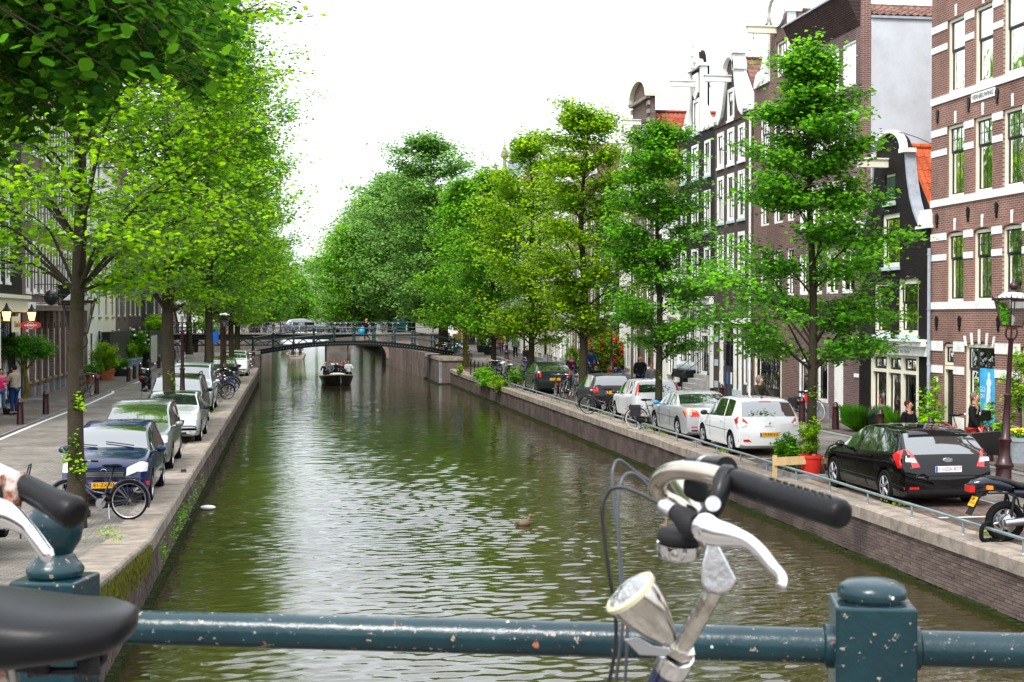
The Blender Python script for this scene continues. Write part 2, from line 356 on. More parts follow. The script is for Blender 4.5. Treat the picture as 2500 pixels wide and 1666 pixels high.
 # ---- quay walls: backing, real bricks, coping stones
def brick_obj_mat(name, c, c2, ov):
 return mat(name, c, .9, col2=c2, scale=5, bump=.6, bscale=60, objvar=ov)
qb = mat('quay_brick', (.155, .115, .10), .9, col2=(.085, .065, .06), scale=1.2, thr=(.4, .6), bump=.6, bscale=60, objvar=.25)
qm = mat('quay_mortar', (.13, .12, .10), .95, var=.3, scale=3)
moss = mat('moss', (.032, .042, .008), .95, col2=(.014, .022, .005), scale=14, bump=1, bscale=50)
mossy = mat('mossy_quay_stone', (.09, .085, .06), .95, col2=(.07, .085, .015), scale=1.6, thr=(.42, .58), bump=.6, bscale=25)
def quay(side):
 right = side == 'right'; X = XR if right else XL; sg = 1 if right else -1; zf = zr if right else zl
 yend = 98. if right else 101.
 root = empty(side + '_quay_wall', (X, 20, WZ), kind='structure', world=True)
 # backing (mortar) as a solid following the ground
 ys = [y for y in YS if -60 <= y < yend] + [yend]
 back = MB(); vs = []
 for y in ys:
  z = zf(y) - .2; a, b_ = X + sg * .05, X + sg * .60; vs += [(a, y, z), (b_, y, z), (b_, y, -2.6), (a, y, -2.6)]
 fs = [(i * 4 + k, i * 4 + (k + 1) % 4, i * 4 + 4 + (k + 1) % 4, i * 4 + 4 + k) for i in range(len(ys) - 1) for k in range(4)]
 back.add(vs, fs + [(0, 1, 2, 3), tuple(len(vs) - 4 + k for k in (3, 2, 1, 0))]).build('wall_core', qm, root)
 # bricks
 bh, bl, gap = .062, .225, .009
 unit = MB().box(-bl / 2 + gap / 2, bl / 2 - gap / 2, -.05, .05, -bh / 2 + gap / 2, bh / 2 - gap / 2)
 me = None; count = 0; far = MB(); ystart = 19.5 if right else 14.0
 rows = 16 if right else 26
 n_obj = 300
 y = -6.0; cols = int((yend + 6) / bl)
 for c in range(cols):
  y = -6 + (c + .5) * bl
  step = 1 if y < 55 else 1
  for r_ in range(rows):
   z = WZ + .08 + (r_ + .5) * bh; yy = y + (bl / 2 if r_ % 2 else 0)
   if z + bh / 2 > zf(yy) - .2: continue
   dx = random.uniform(-.006, .006)
   if y >= ystart and count < n_obj:
    if me is None: me = unit.mesh('brick', qb)
    o = link_mesh('brick', me, root); o.rotation_euler = (random.uniform(-.02, .02), 0, R(90)); o.location = Vector((X + sg * (.05 + dx) , yy, z)) - root.location; count += 1
   else:
    far.box(X + sg * (dx), X + sg * .09, yy - bl / 2 + gap / 2, yy + bl / 2 - gap / 2, z - bh / 2 + gap / 2, z + bh / 2 - gap / 2)
 tag(far.build('brickwork', qb, root), kind='stuff')
 # coping stones
 y = -6.0; cm = stone
 while y < yend:
  L_ = min(random.uniform(1.15, 1.75), yend - y + .01); z0, z1 = zf(y), zf(y + L_); a, b_ = X - sg * .05 + random.uniform(-.008, .008), X + sg * CW
  g_ = .012; t_ = .24; dz = random.uniform(-.006, .008) + .012; e = .03
  sec = lambda z: [(a, z - t_), (a, z - e), (a + sg * e, z), (b_, z), (b_, z - t_)]
  vs = [(p, y + g_, q) for p, q in sec(z0 + dz)] + [(p, y + L_ - g_, q) for p, q in sec(z1 + dz)]
  MB().add(vs, [(0, 1, 2, 3, 4), (9, 8, 7, 6, 5)] + [(i, (i + 1) % 5, 5 + (i + 1) % 5, 5 + i) for i in range(5)]).build('coping_stone', cm, root)
  y += L_
 # mossy timber footing beam just above the water
 fb = MB(); n = 1500; yy0 = 2.; rr = random.Random(4)
 for i in range(n):
  yb = yy0 + (yend - yy0) * i / n; h = .06 + .03 * math.sin(i * .11) + .03 * rr.random() if right else .08 + .02 * math.sin(i * .13) + .02 * rr.random()
  fb.box(X - sg * (.10 + .015 * math.sin(i * .07) + .012 * rr.random()), X + sg * .05, yb, yb + (yend - yy0) / n - .002, WZ - .3, WZ + h)
 tag(fb.build('moss_ledge', moss, root), kind='stuff')
 return root
QR = quay('right'); QL = quay('left')
 # near left wall is faced with mossy green growth that hangs from the coping
hm = mat('hanging_moss', (.14, .13, .018), .95, col2=(.07, .08, .012), scale=9)
def hanging_moss():
 vs = []; fs = []; rr = random.Random(9)
 for i in range(5200):
  y = rr.uniform(12.5, 23.7); z = zl(y) - .02 - abs(rr.gauss(0, .16)) - .03; ln = rr.uniform(.03, .11); wd = rr.uniform(.006, .016)
  x = XL + .055 + rr.uniform(0, .03); b = len(vs)
  vs += [(x, y - wd, z), (x, y + wd, z), (x + .012, y + wd * .4 + rr.uniform(-.02, .02), z - ln), (x - .0, y - wd * .4, z - ln)]; fs.append((b, b + 1, b + 2, b + 3))
 tag(MB().add(vs, fs).build('hanging_moss', hm, QL), kind='stuff')
hanging_moss()
 # ================================================================== BUILDINGS
def glass_mat(name, tint=.55, rough=.02, boost=1.0):
 m = bpy.data.materials.new(name); m.use_nodes = True; t = m.node_tree; t.nodes.clear(); N = t.nodes.new; L = t.links.new
 o = N('ShaderNodeOutputMaterial'); mi = N('ShaderNodeMixShader'); tr = N('ShaderNodeBsdfTransparent'); gl = N('ShaderNodeBsdfGlossy')
 fr = N('ShaderNodeFresnel'); fr.inputs[0].default_value = 1.42; gl.inputs['Roughness'].default_value = rough
 tr.inputs[0].default_value = (tint, tint * 1.02, tint, 1); gl.inputs[0].default_value = (boost, boost, boost, 1)
 no = N('ShaderNodeTexNoise'); no.inputs['Scale'].default_value = 1.3; bp = N('ShaderNodeBump'); bp.inputs['Distance'].default_value = .03; bp.inputs['Strength'].default_value = .6
 tc = N('ShaderNodeTexCoord'); L(tc.outputs['Object'], no.inputs['Vector']); L(no.outputs[0], bp.inputs['Height']); L(bp.outputs[0], gl.inputs['Normal'])
 L(fr.outputs[0], mi.inputs[0]); L(tr.outputs[0], mi.inputs[1]); L(gl.outputs[0], mi.inputs[2]); L(mi.outputs[0], o.inputs[0]); return m
pane_m = glass_mat('pane_glass')
dark_room = mat('dark_interior', (.02, .018, .016), .9)
red_brick = brick_mat('red_brown_brick', (.235, .098, .07), (.165, .072, .053), (.33, .28, .25), dirt=.32, mw=.009)
pink_brick = brick_mat('arch_brick', (.26, .10, .075), (.21, .08, .06), (.33, .27, .24), bw=.062, bh=.21, off=0, dirt=.1)
dark_brick = brick_mat('dark_brown_brick', (.075, .048, .042), (.050, .034, .031), (.13, .115, .105), dirt=.3)
black_brick = brick_mat('black_painted_brick', (.018, .014, .014), (.012, .010, .010), (.012, .010, .010), dirt=.4, bump=.9, rough=.6)
brown_brick = brick_mat('brown_brick', (.17, .085, .07), (.10, .055, .048), (.24, .20, .18), dirt=.25)
purple_brick = brick_mat('purple_brown_brick', (.16, .09, .085), (.09, .052, .052), (.22, .19, .18), dirt=.25)
old_brick = brick_mat('old_canal_brick', (.15, .085, .07), (.09, .06, .052), (.20, .18, .16), dirt=.35)
corbel_brick = brick_mat('corbel_brick', (.10, .055, .05), (.065, .038, .035), (.035, .03, .03), dirt=.2, mw=.014)
plaster = mat('white_plaster', (.52, .55, .59), .85, col2=(.40, .41, .43), scale=.8, thr=(.45, .75), bump=.15, bscale=9)
lead = mat('lead_sheet', (.33, .37, .42), .6, var=.15, scale=4)
bluestone = mat('pale_blue_stone', (.42, .52, .55), .7, var=.1)
grey_plinth = mat('grey_plinth', (.23, .24, .26), .85, var=.25, scale=3)
blue_black = mat('blue_black_paint', (.008, .010, .022), .3)
green_door = mat('dark_green_paint', (.006, .035, .02), .4)
yellowish = mat('pale_yellow_paint', (.72, .66, .42), .6, var=.06)
offwhite = mat('stucco_white', (.76, .75, .70), .7, var=.08, scale=1.5, bump=.1)
tile_orange = mat('orange_clay_tile', (.62, .12, .03), .75, col2=(.30, .07, .035), scale=7, objvar=.22)
tile_dark = mat('weathered_clay_tile', (.12, .075, .06), .8, col2=(.20, .10, .07), scale=5, objvar=.35)
tile_mix = mat('smoked_clay_tile', (.34, .075, .04), .75, col2=(.05, .03, .028), scale=1.1, thr=(.42, .55), objvar=.25)
def yellow_curtain(): return mat('ochre_curtain', (.38, .33, .14), .9, var=.2, scale=9)
class Facade:
 def __init__(s, side, root): s.R = side == 'R'; s.root = root
 def P(s, a, z, n): return (FR - n, a, z) if s.R else (FL + n, a, z)
 def box(s, mb, a0, a1, z0, z1, n0, n1, m=0):
  p, q = s.P(a0, z0, n0), s.P(a1, z1, n1); return mb.box(min(p[0], q[0]), max(p[0], q[0]), a0, a1, z0, z1, m)
 def solid(s, outline, holes, n0, n1, mb=None): return solid(outline, holes, lambda a, z: s.P(a, z, n0), lambda a, z: s.P(a, z, n1), mb)
def rect(a0, a1, z0, z1): return [(a0, z0), (a1, z0), (a1, z1), (a0, z1)]
def window(F, a0, a1, z0, z1, name='window', fm=None, sm=None, fw=.075, split=.42, uc=2, ur=1, lc=1, lr=1, sill=None, cur=0, rec=.06, mw=.018, curm=None, sillh=.1):
 fm = fm or white; sm = sm or sash; root = F.root
 fr = MB(); F.solid(rect(a0 + .002, a1 - .002, z0 + .002, z1 - .002), [rect(a0 + fw, a1 - fw, z0 + fw, z1 - fw)], -rec, -rec - .10, fr)
 o = fr.build(name, fm, root)
 s = MB(); b = .045; A0, A1, Z0, Z1 = a0 + fw - .004, a1 - fw + .004, z0 + fw - .004, z1 - fw + .004; zm = Z1 - (Z1 - Z0) * split
 n0 = -rec - .035; secs = [(Z0, zm, lc, lr, n0 - .03), (zm, Z1, uc, ur, n0)] if split else [(Z0, Z1, lc, lr, n0)]
 for q0, q1, c, r_, n in secs:
  F.solid(rect(A0, A1, q0, q1), [rect(A0 + b, A1 - b, q0 + b, q1 - b)], n, n - .04, s)
  for k in range(1, c):
   a = A0 + b + (A1 - A0 - 2 * b) * k / c; F.box(s, a - mw / 2, a + mw / 2, q0 + b, q1 - b, n - .008, n - .032)
  for k in range(1, r_):
   z = q0 + b + (q1 - q0 - 2 * b) * k / r_; F.box(s, A0 + b, A1 - b, z - mw / 2, z + mw / 2, n - .010, n - .030)
 s.build('sash', sm, o)
 g = MB()
 for q0, q1, c, r_, n in secs: g.add([F.P(A0 + b, q0 + b, n - .02), F.P(A1 - b, q0 + b, n - .02), F.P(A1 - b, q1 - b, n - .02), F.P(A0 + b, q1 - b, n - .02)], [(0, 1, 2, 3)])
 g.build('pane', pane_m, o)
 if sill is not None: sb = MB(); F.box(sb, a0 - .04, a1 + .04, z0 - sillh, z0 + .004, -.12, .07); sb.build('sill', sill, o)
 if cur:
  c = MB(); W_ = A1 - A0
  rngs = {1: [(A0, A0 + .3 * W_)], 2: [(A1 - .32 * W_, A1)], 3: [(A0, A0 + .26 * W_), (A1 - .26 * W_, A1)], 4: [(A0, A1)], 5: [(A0, A1)]}[cur]
  for c0, c1 in rngs:
   n = max(4, int((c1 - c0) / .05)); zb = Z0 if cur != 5 else Z0 + (Z1 - Z0) * .45
   vs = []
   for i in range(n + 1):
    a = c0 + (c1 - c0) * i / n; dn = -.30 - .025 * (i % 2); vs += [F.P(a, zb, dn), F.P(a, Z1, dn)]
   c.add(vs, [(2 * i, 2 * i + 2, 2 * i + 3, 2 * i + 1) for i in range(n)])
  c.build('curtain', curm or curtain, o, smooth=True, angle=80)
 return o
def house(side, s0, s1, outline, holes, wallm, label, depth=9., body_top=None, cat='house', name='canal_house', bodym=None):
 base = (FR, (s0 + s1) / 2, 0) if side == 'R' else (FL, (s0 + s1) / 2, 0)
 root = empty(name, base, 0, label, cat, world=True); F = Facade(side, root)
 F.solid(outline, holes, 0, -.30).build('front_wall', wallm, root)
 zt = body_top or max(z for a, z in outline if True) - .3
 b = MB(); F.box(b, s0 + .003, s1 - .003, -.6, zt, -.95, -depth)
 for a0, a1 in ((s0 + .003, s0 + .25), (s1 - .25, s1 - .003)): F.box(b, a0, a1, -.6, zt, -.302, -.948)
 b.build('side_walls', bodym or wallm, root)
 r = MB(); F.box(r, s0 + .26, s1 - .26, -.5, zt - .05, -.90, -.945); r.build('dark_backing', dark_room, root)  # near-black panel painted as the darkness of unlit rooms behind the panes
 return root, F
def roof_tiles(F, s_eave, z_eave, s_ridge, z_ridge, n0, n1, m, exp=.30, wd=.23, limit=150, flip=1):
 """pantiles laid on the slope from eave to ridge, running back from the street between n0 and n1"""
 A = Vector(F.P(s_eave, z_eave, n0)); B = Vector(F.P(s_ridge, z_ridge, n0)); up = (B - A); Ls = up.length; up.normalize()
 al = (Vector(F.P(s_eave, z_eave, n1)) - A); La = al.length; al.normalize(); nn = up.cross(al)
 if nn.z < 0: nn = -nn
 deck = MB().add([A, A + al * La, A + al * La + up * Ls, B] + [p - nn * .12 for p in (A, A + al * La, A + al * La + up * Ls, B)],
 [(0, 1, 2, 3), (7, 6, 5, 4), (0, 1, 5, 4), (1, 2, 6, 5), (2, 3, 7, 6), (3, 0, 4, 7)]).build('roof', m, F.root)
 prof = [(-.5, .0), (-.30, .035), (-.05, .045), (.15, .012), (.38, .0), (.5, .018)]
 vs = []
 for k, (t, lift) in enumerate(((0, .03), (1.12, .012))):
  for p, h in prof: vs.append((p * wd, t * exp, h + lift))
 npf = len(prof); vs += [(p * wd, 0, h + .005) for p, h in prof]
 fs = [(i, i + 1, npf + i + 1, npf + i) for i in range(npf - 1)] + [(2 * npf + i, 2 * npf + i + 1, i + 1, i) for i in range(npf - 1)]
 tile = MB().add(vs, fs); me = tile.mesh('tile', m, True, 50)
 M = Matrix((al, up, nn)).transposed(); far = MB(); cnt = 0
 rows = int(Ls / exp); cols = int(La / wd)
 for c in range(cols):
  for r_ in range(rows):
   p = A + al * (c + .5) * wd + up * (r_ * exp) + nn * (.01 + random.uniform(0, .008))
   if cnt < limit:
    o = link_mesh('tile', me, F.root); o.matrix_local = Matrix.Translation(p - Vector(F.root.location)) @ (M @ Matrix.Rotation(random.uniform(-.02, .02), 3, 'Z')).to_4x4(); cnt += 1
   else: far.add([p + M @ Vector(v) for v in vs], fs)
 if far.v: tag(far.build('roof_tiling', m, F.root, True, 50), kind='stuff')
 rd = MB(); q = B;
 for i in range(int(La / .38)):
  rd.lathe([(.11, 0), (.10, .36)], 8, c=B + al * (i * .38) + nn * .0, axis=al)
 rd.build('ridge_cap', m, F.root)
def arc(ca, cz, ra, rz, a0, a1, n=10): return [(ca + ra * math.cos(R(a0 + (a1 - a0) * i / n)), cz + rz * math.sin(R(a0 + (a1 - a0) * i / n))) for i in range(n + 1)]
def ribbon(F, pts, w_, n0, n1, m, name, parent=None, closed=False):
 """moulding of width w_ following a 2-D path"""
 P = [Vector((a, z)) for a, z in pts]; L1 = []; L2 = []
 for i, p in enumerate(P):
  d = (P[min(i + 1, len(P) - 1)] - P[max(i - 1, 0)]).normalized(); q = Vector((-d.y, d.x)); L1.append(p + q * w_ / 2); L2.append(p - q * w_ / 2)
 mb = MB()
 for i in range(len(P) - 1):
  quad = [L1[i], L1[i + 1], L2[i + 1], L2[i]]
  mb.add([F.P(p.x, p.y, n0) for p in quad] + [F.P(p.x, p.y, n1) for p in quad], [(0, 1, 2, 3), (7, 6, 5, 4), (0, 1, 5, 4), (2, 3, 7, 6)] + ([(0, 3, 7, 4)] if i == 0 else []) + ([(1, 2, 6, 5)] if i == len(P) - 2 else []))
 return mb.build(name, m, parent or F.root, True, 40)
def hoist_beam(F, a, z, ln=.95, m=None, hook=True):
 m = m or white; mb = MB(); F.box(mb, a - .11, a + .11, z - .14, z + .1, -.2, ln); F.box(mb, a - .16, a + .16, z + .102, z + .15, -.1, ln + .06)
 o = mb.build('hoist_beam', m, F.root)
 if hook:
  p = Vector(F.P(a, z - .14, ln - .25)); MB().tube(catmull([p, p - Vector((0, 0, .1)), p + Vector((0, .05, -.17)), p + Vector((0, 0, -.23)), p + Vector((0, -.06, -.17))], 4), .012, 6).build('hook', black, o)
def anchor(F, a, z, h=.42):
 mb = MB(); pr = [(.0, -1), (.05, -.85), (.015, -.6), (.07, -.25), (.06, 0), (.075, .3), (.09, .55), (.055, .8), (.02, 1)]
 out = [(a + w_, z + t * h / 2) for w_, t in pr] + [(a - w_, z + t * h / 2) for w_, t in reversed(pr[1:-1])]
 F.solid(out, [], .045, .003, mb); mb.build('wall_anchor', black, F.root)
def scroll(F, a, z, w_, h, d=1):
 """carved volute filling the corner of a neck gable; d=+1 leans to larger s"""
 pts = [(a, z), (a + d * w_, z), (a + d * w_, z + .12 * h), (a + d * .86 * w_, z + .32 * h), (a + d * .55 * w_, z + .36 * h), (a + d * .42 * w_, z + .5 * h), (a + d * .25 * w_, z + .8 * h), (a, z + h)]
 mb = MB(); F.solid(pts, [], .10, -.12, mb)
 for q, r_ in ((.62, .16), (.3, .12)):
  p = F.P(a + d * q * w_, z + .19 * h, .1); mb.lathe([(r_ * w_ * 1.2, 0), (r_ * w_, .05), (r_ * .4 * w_, .06)], 12, p, axis=(-1, 0, 0) if F.R else (1, 0, 0))
 mb.build('scroll_ornament', white, F.root)
def downpipe(F, a, z0, z1, m=None):
 mb = MB(); p, q = Vector(F.P(a, z0, .09)), Vector(F.P(a, z1, .09)); mb.tube([p, q], .05, 8)
 z = z0 + .5
 while z < z1: mb.tube([F.P(a, z, .09), F.P(a, z + .05, .09)], .062, 8); z += 1.6
 mb.build('downpipe', m or lead, F.root)
def steps(F, a0, a1, n, ztop, depth=.3, m=None):
 for k in range(n):
  mb = MB(); F.box(mb, a0, a1, -.1, ztop * (n - k) / n, k * depth + .004, (k + 1) * depth); mb.build('step', m or grey_plinth, F.root)
def handrail(F, a, n0, n1, z0, z1):
 mb = MB(); pts = catmull([F.P(a, z0 + .75, n0), F.P(a, z0 + 1.0, n0), F.P(a, (z0 + z1) / 2 + .95, (n0 + n1) / 2), F.P(a, z1 + .95, n1), F.P(a, z1 + .9, n1 + .1)], 4)
 mb.tube(pts, .018, 6)
 for n, z in ((n0, z0), (n1, z1)):
  mb.lathe([(.05, 0), (.035, .1), (.02, .14), (.02, .35), (.035, .4), (.02, .45), (.02, .8), (.04, .86), (.015, .95)], 8, F.P(a, z, n))
 mb.build('handrail', black, F.root, True)
 # ---------- B1: banded brick building at the right edge
cols = [(37.80 - 1.63 * k, 38.86 - 1.63 * k) for k in range(8)]
rows_ = [(4.02, 6.02), (6.98, 9.03), (9.93, 12.03)]
gh = [(38.38, 39.05, .45, 2.88), (35.95, 37.72, .47, 2.92), (33.9, 34.6, .45, 2.88), (31.4, 33.2, .47, 2.92), (28.0, 29.6, .47, 2.9)]
holes = []
for r_, (z0, z1) in enumerate(rows_):
 for a0, a1 in cols:
  if r_ == 0: holes.append([(a0, z0), (a1, z0), (a1, z1 - .09)] + arc((a0 + a1) / 2, z1 - .12, (a1 - a0) / 2 * .999, .12, 12, 168, 6) + [(a0, z1 - .09)])
  else: holes.append(rect(a0, a1, z0, z1))
for a0, a1, z0, z1 in gh: holes.append([(a0, z0), (a1, z0), (a1, z1 - .1)] + arc((a0 + a1) / 2, z1 - .13, (a1 - a0) / 2 * .999, .13, 12, 168, 6) + [(a0, z1 - .1)])
root, F = house('R', 25.9, 39.88, rect(25.9, 39.88, -.2, 15.4), holes, red_brick, 'tall red brick building with white stone bands at the right edge of the view', 11, name='brick_building', cat='building', bodym=brick_mat('end_wall_brick', (.235, .098, .07), (.165, .072, .053), (.33, .28, .25), 'xz', dirt=.32))
for r_, (z0, z1) in enumerate(rows_):
 for i, (a0, a1) in enumerate(cols):
  window(F, a0, a1, z0, z1 - (.04 if r_ == 0 else 0), fm=cream, split=.36 if r_ < 2 else .42, uc=3 if r_ < 2 else 1, ur=2 if r_ < 2 else 1, lc=2 if r_ < 2 else 1, fw=.09, cur=[3, 2, 4, 1, 3, 2, 4, 1][(i + 3 * r_) % 8],
 curm=yellow_curtain() if (r_ == 0 and i == 2) or (r_ == 2 and i != 1) else None)
  c = (a0 + a1) / 2
  if r_ == 0:
   ob = arc(c, z1 - .62, .98, .80, 38, 142, 10); ib = arc(c, z1 - .12, .53, .12, 168, 12, 8); mb = MB()
   top = arc(c, z1 - .02, .60, .28, 20, 160, 8); bot = arc(c, z1 - .11, .525, .115, 160, 20, 8)
   for k in range(8):
    q = [top[k], top[k + 1], bot[7 - k], bot[8 - k]]; mb.add([F.P(p[0], p[1], .012) for p in q] + [F.P(p[0], p[1], -.05) for p in q], [(0, 1, 2, 3), (0, 1, 5, 4), (1, 2, 6, 5), (2, 3, 7, 6), (3, 0, 4, 7)])
   mb.build('brick_arch', pink_brick, F.root)
   k = MB(); F.box(k, c - .055, c + .055, z1 + .02, z1 + .36, -.02, .025); k.build('keystone', white, F.root)
  else:
   k = MB(); F.solid([(c - .04, z1 + .03), (c + .04, z1 + .03), (c + .055, z1 + .36), (c - .055, z1 + .36)], [], .025, -.02, k); k.build('keystone', white, F.root)
  nx = cols[i + 1][1] if i + 1 < len(cols) else 26.0                # pier towards the viewer
  for zb in ((z1 - .22, z1 - .02), (z1 - .80, z1 - .62)) :
   mb = MB(); F.box(mb, nx + .006, a0 - .006, zb[0], zb[1], -.02, .022); mb.build('stone_band', white, F.root)
  if i == 0:
   for zb in ((z1 - .22, z1 - .02), (z1 - .80, z1 - .62)):
    mb = MB(); F.box(mb, a1 + .006, 39.87, zb[0], zb[1], -.02, .022); mb.build('stone_band', white, F.root)
  if r_ < 2: anchor(F, (nx + a0) / 2, z1 + .42)
  if i == 0 and r_ < 2: anchor(F, 39.45, z1 + .36)
 mb = MB(); F.box(mb, 25.9, 39.87, z0 - .2, z0 + .003, -.10, .045); mb.build('sill_band', white, F.root)
for c in (39.45, 38.0, 35.75, 34.2): anchor(F, c, 3.42)
for k, (a0, a1, z0, z1) in enumerate(gh):
 c = (a0 + a1) / 2; wide = a1 - a0 > 1
 if wide:
  window(F, a0, a1, z0 + .02, z1 - .05, fm=cream, split=.28, uc=3, ur=1, lc=3, lr=1, fw=.11, cur=0, mw=.07)
  for d in (-.62, -.33, 0, .33, .62):
   mb = MB(); F.solid([(c + d * 1.25 - .04, z1 - .05 - abs(d) * .12), (c + d * 1.25 + .04, z1 - .05 - abs(d) * .12), (c + d * 1.4 + .05, z1 + .34 - abs(d) * .3), (c + d * 1.4 - .05, z1 + .34 - abs(d) * .3)], [], .03, -.01, mb); mb.build('keystone', white, F.root)
 else:
  window(F, a0, a1, 2.22, z1 - .05, fm=cream, split=0, fw=.08)
  d = MB(); F.box(d, a0 + .08, a1 - .08, z0, 2.1, -.18, -.12); F.box(d, a0 + .002, a0 + .078, z0, 2.2, -.18, -.05, 1); F.box(d, a1 - .078, a1 - .002, z0, 2.2, -.18, -.05, 1); F.box(d, a0 + .08, a1 - .08, 2.102, 2.2, -.18, -.03, 1); d.build('door', [black, cream], F.root)
edges = sorted([26.0] + [v for g_ in gh for v in g_[:2]] + [39.87])
for i in range(0, len(edges), 2):
 for z0, z1 in ((2.62, 2.9), (1.98, 2.2)):
  mb = MB(); F.box(mb, edges[i] + .006, edges[i + 1] - .006, z0, z1, -.02, .022); mb.build('stone_band', white, F.root)
 mb = MB(); F.box(mb, edges[i] + .006, edges[i + 1] - .006, .45, .78, -.02, .03); mb.build('stone_band', white, F.root)
mb = MB(); F.box(mb, 25.9, 39.87, -.2, .44, .002, .02); mb.build('plinth', dark_brick, F.root)
 # VERNIEUWING plaque, posters
mb = MB(); F.box(mb, 35.98, 37.32, 9.47, 9.70, .003, .04); pl = mb.build('name_plaque', white, F.root)
ink = mat('sign_ink', (.03, .03, .035), .6)
text_mesh('VERNIEUWING', .17, ink, pl, 'lettering', axes((FR - .045, 36.65, 9.585), (0, -1, 0), (0, 0, 1)), .002, 1.05)
poster_b = mat('poster_blue', (.06, .42, .72), .5, var=.25, scale=3); poster_w = mat('poster_white', (.70, .76, .80), .5)
mb = MB(); F.box(mb, 36.05, 36.95, 1.06, 2.2, -.085, -.07); po = mb.build('poster', poster_b, F.root)
mb = MB()                                                    # pale standing figure printed on the poster
for a, z, ra, rz in ((36.42, 2.02, .07, .09), (36.42, 1.82, .14, .13), (36.42, 1.62, .11, .14), (36.38, 1.38, .06, .17), (36.50, 1.38, .06, .17)):
 mb.add([F.P(a + ra * math.cos(t * .628), z + rz * math.sin(t * .628), -.067 + len(mb.v) * .00003) for t in range(10)], [tuple(range(10))])
F.box(mb, 36.1, 36.42, 1.09, 1.19, -.068, -.064); F.box(mb, 36.45, 36.66, 1.09, 1.19, -.068, -.064)
mb.build('printed_figure', poster_w, po)
text_mesh('GO', .22, poster_w, po, 'lettering', axes((FR + .064, 36.78, 1.62), (0, -1, 0), (0, 0, 1)), .001)
text_mesh('ON', .18, poster_w, po, 'lettering', axes((FR + .064, 36.80, 1.44), (0, -1, 0), (0, 0, 1)), .001)
mb = MB(); F.box(mb, 36.1, 36.75, .62, 1.0, -.085, -.07); mb.build('small_poster', poster_b, F.root)
mb = MB(); F.box(mb, 39.30, 39.42, 1.72, 1.84, .024, .035); mb.build('house_number_plate', white, F.root)
downpipe(F, 39.8, .1, 5.6)
 # sticky notes behind a window
mb = MB(); F.box(mb, 36.55, 36.75, 7.12, 7.32, -.24, -.23); mb.build('pink_card', mat('pink_card', (.8, .05, .2), .6), F.root)
mb = MB(); F.box(mb, 36.3, 36.5, 7.12, 7.32, -.24, -.23); mb.build('yellow_card', mat('yellow_card', (.85, .6, .05), .6), F.root)
 # ---------- B2: small black bell-gabled shop house
gl = [(39.93, -.2), (39.93, 6.2), (40.62, 6.24), (40.85, 6.42), (41.12, 6.75), (41.38, 7.2), (41.58, 7.8), (41.68, 8.3), (41.75, 8.72)]
gl += arc(42.88, 8.72, 1.02, .62, 0, 180, 12)[1:-1][::1] if False else arc(42.88, 8.72, 1.0, .60, 180, 0, 12)[1:-1]
gl += [(44.0, 8.72), (44.05, 8.3), (44.15, 7.8), (44.35, 7.2), (44.62, 6.75), (44.9, 6.42), (45.1, 6.24), (45.23, 6.2), (45.23, -.2)]
 # arc above runs from small s to large s
hs = [rect(42.08, 43.42, 5.15, 6.82), rect(42.42, 43.2, 7.16, 8.06), rect(40.72, 42.2, 3.04, 4.75), rect(42.75, 44.05, 3.04, 4.70), rect(40.66, 44.26, -.05, 2.42)]
root, F = house('R', 39.9, 45.23, gl, hs, black_brick, 'small black brick house with bell gable, shop cornice and orange tile roof', 9, 6.15, name='gabled_house')
window(F, 42.08, 43.42, 5.15, 6.82, fm=cream, sm=sash, split=0, lc=2, lr=2, fw=.14, sill=bluestone, cur=3, mw=.05)
o = window(F, 42.42, 43.2, 7.16, 8.06, fm=cream, split=0, fw=.07, sill=bluestone)
for k in range(2):
 mb = MB(); F.box(mb, 42.5 + k * .33, 42.8 + k * .33, 7.24, 7.98, -.06, -.03); mb.build('shutter', green_door, o)
window(F, 40.72, 42.2, 3.04, 4.75, fm=cream, split=.40, uc=3, ur=1, lc=3, lr=2, fw=.15, sill=bluestone, cur=0)
window(F, 42.75, 44.05, 3.04, 4.70, fm=cream, split=.40, uc=3, ur=1, lc=3, lr=2, fw=.12, sill=bluestone, cur=0)
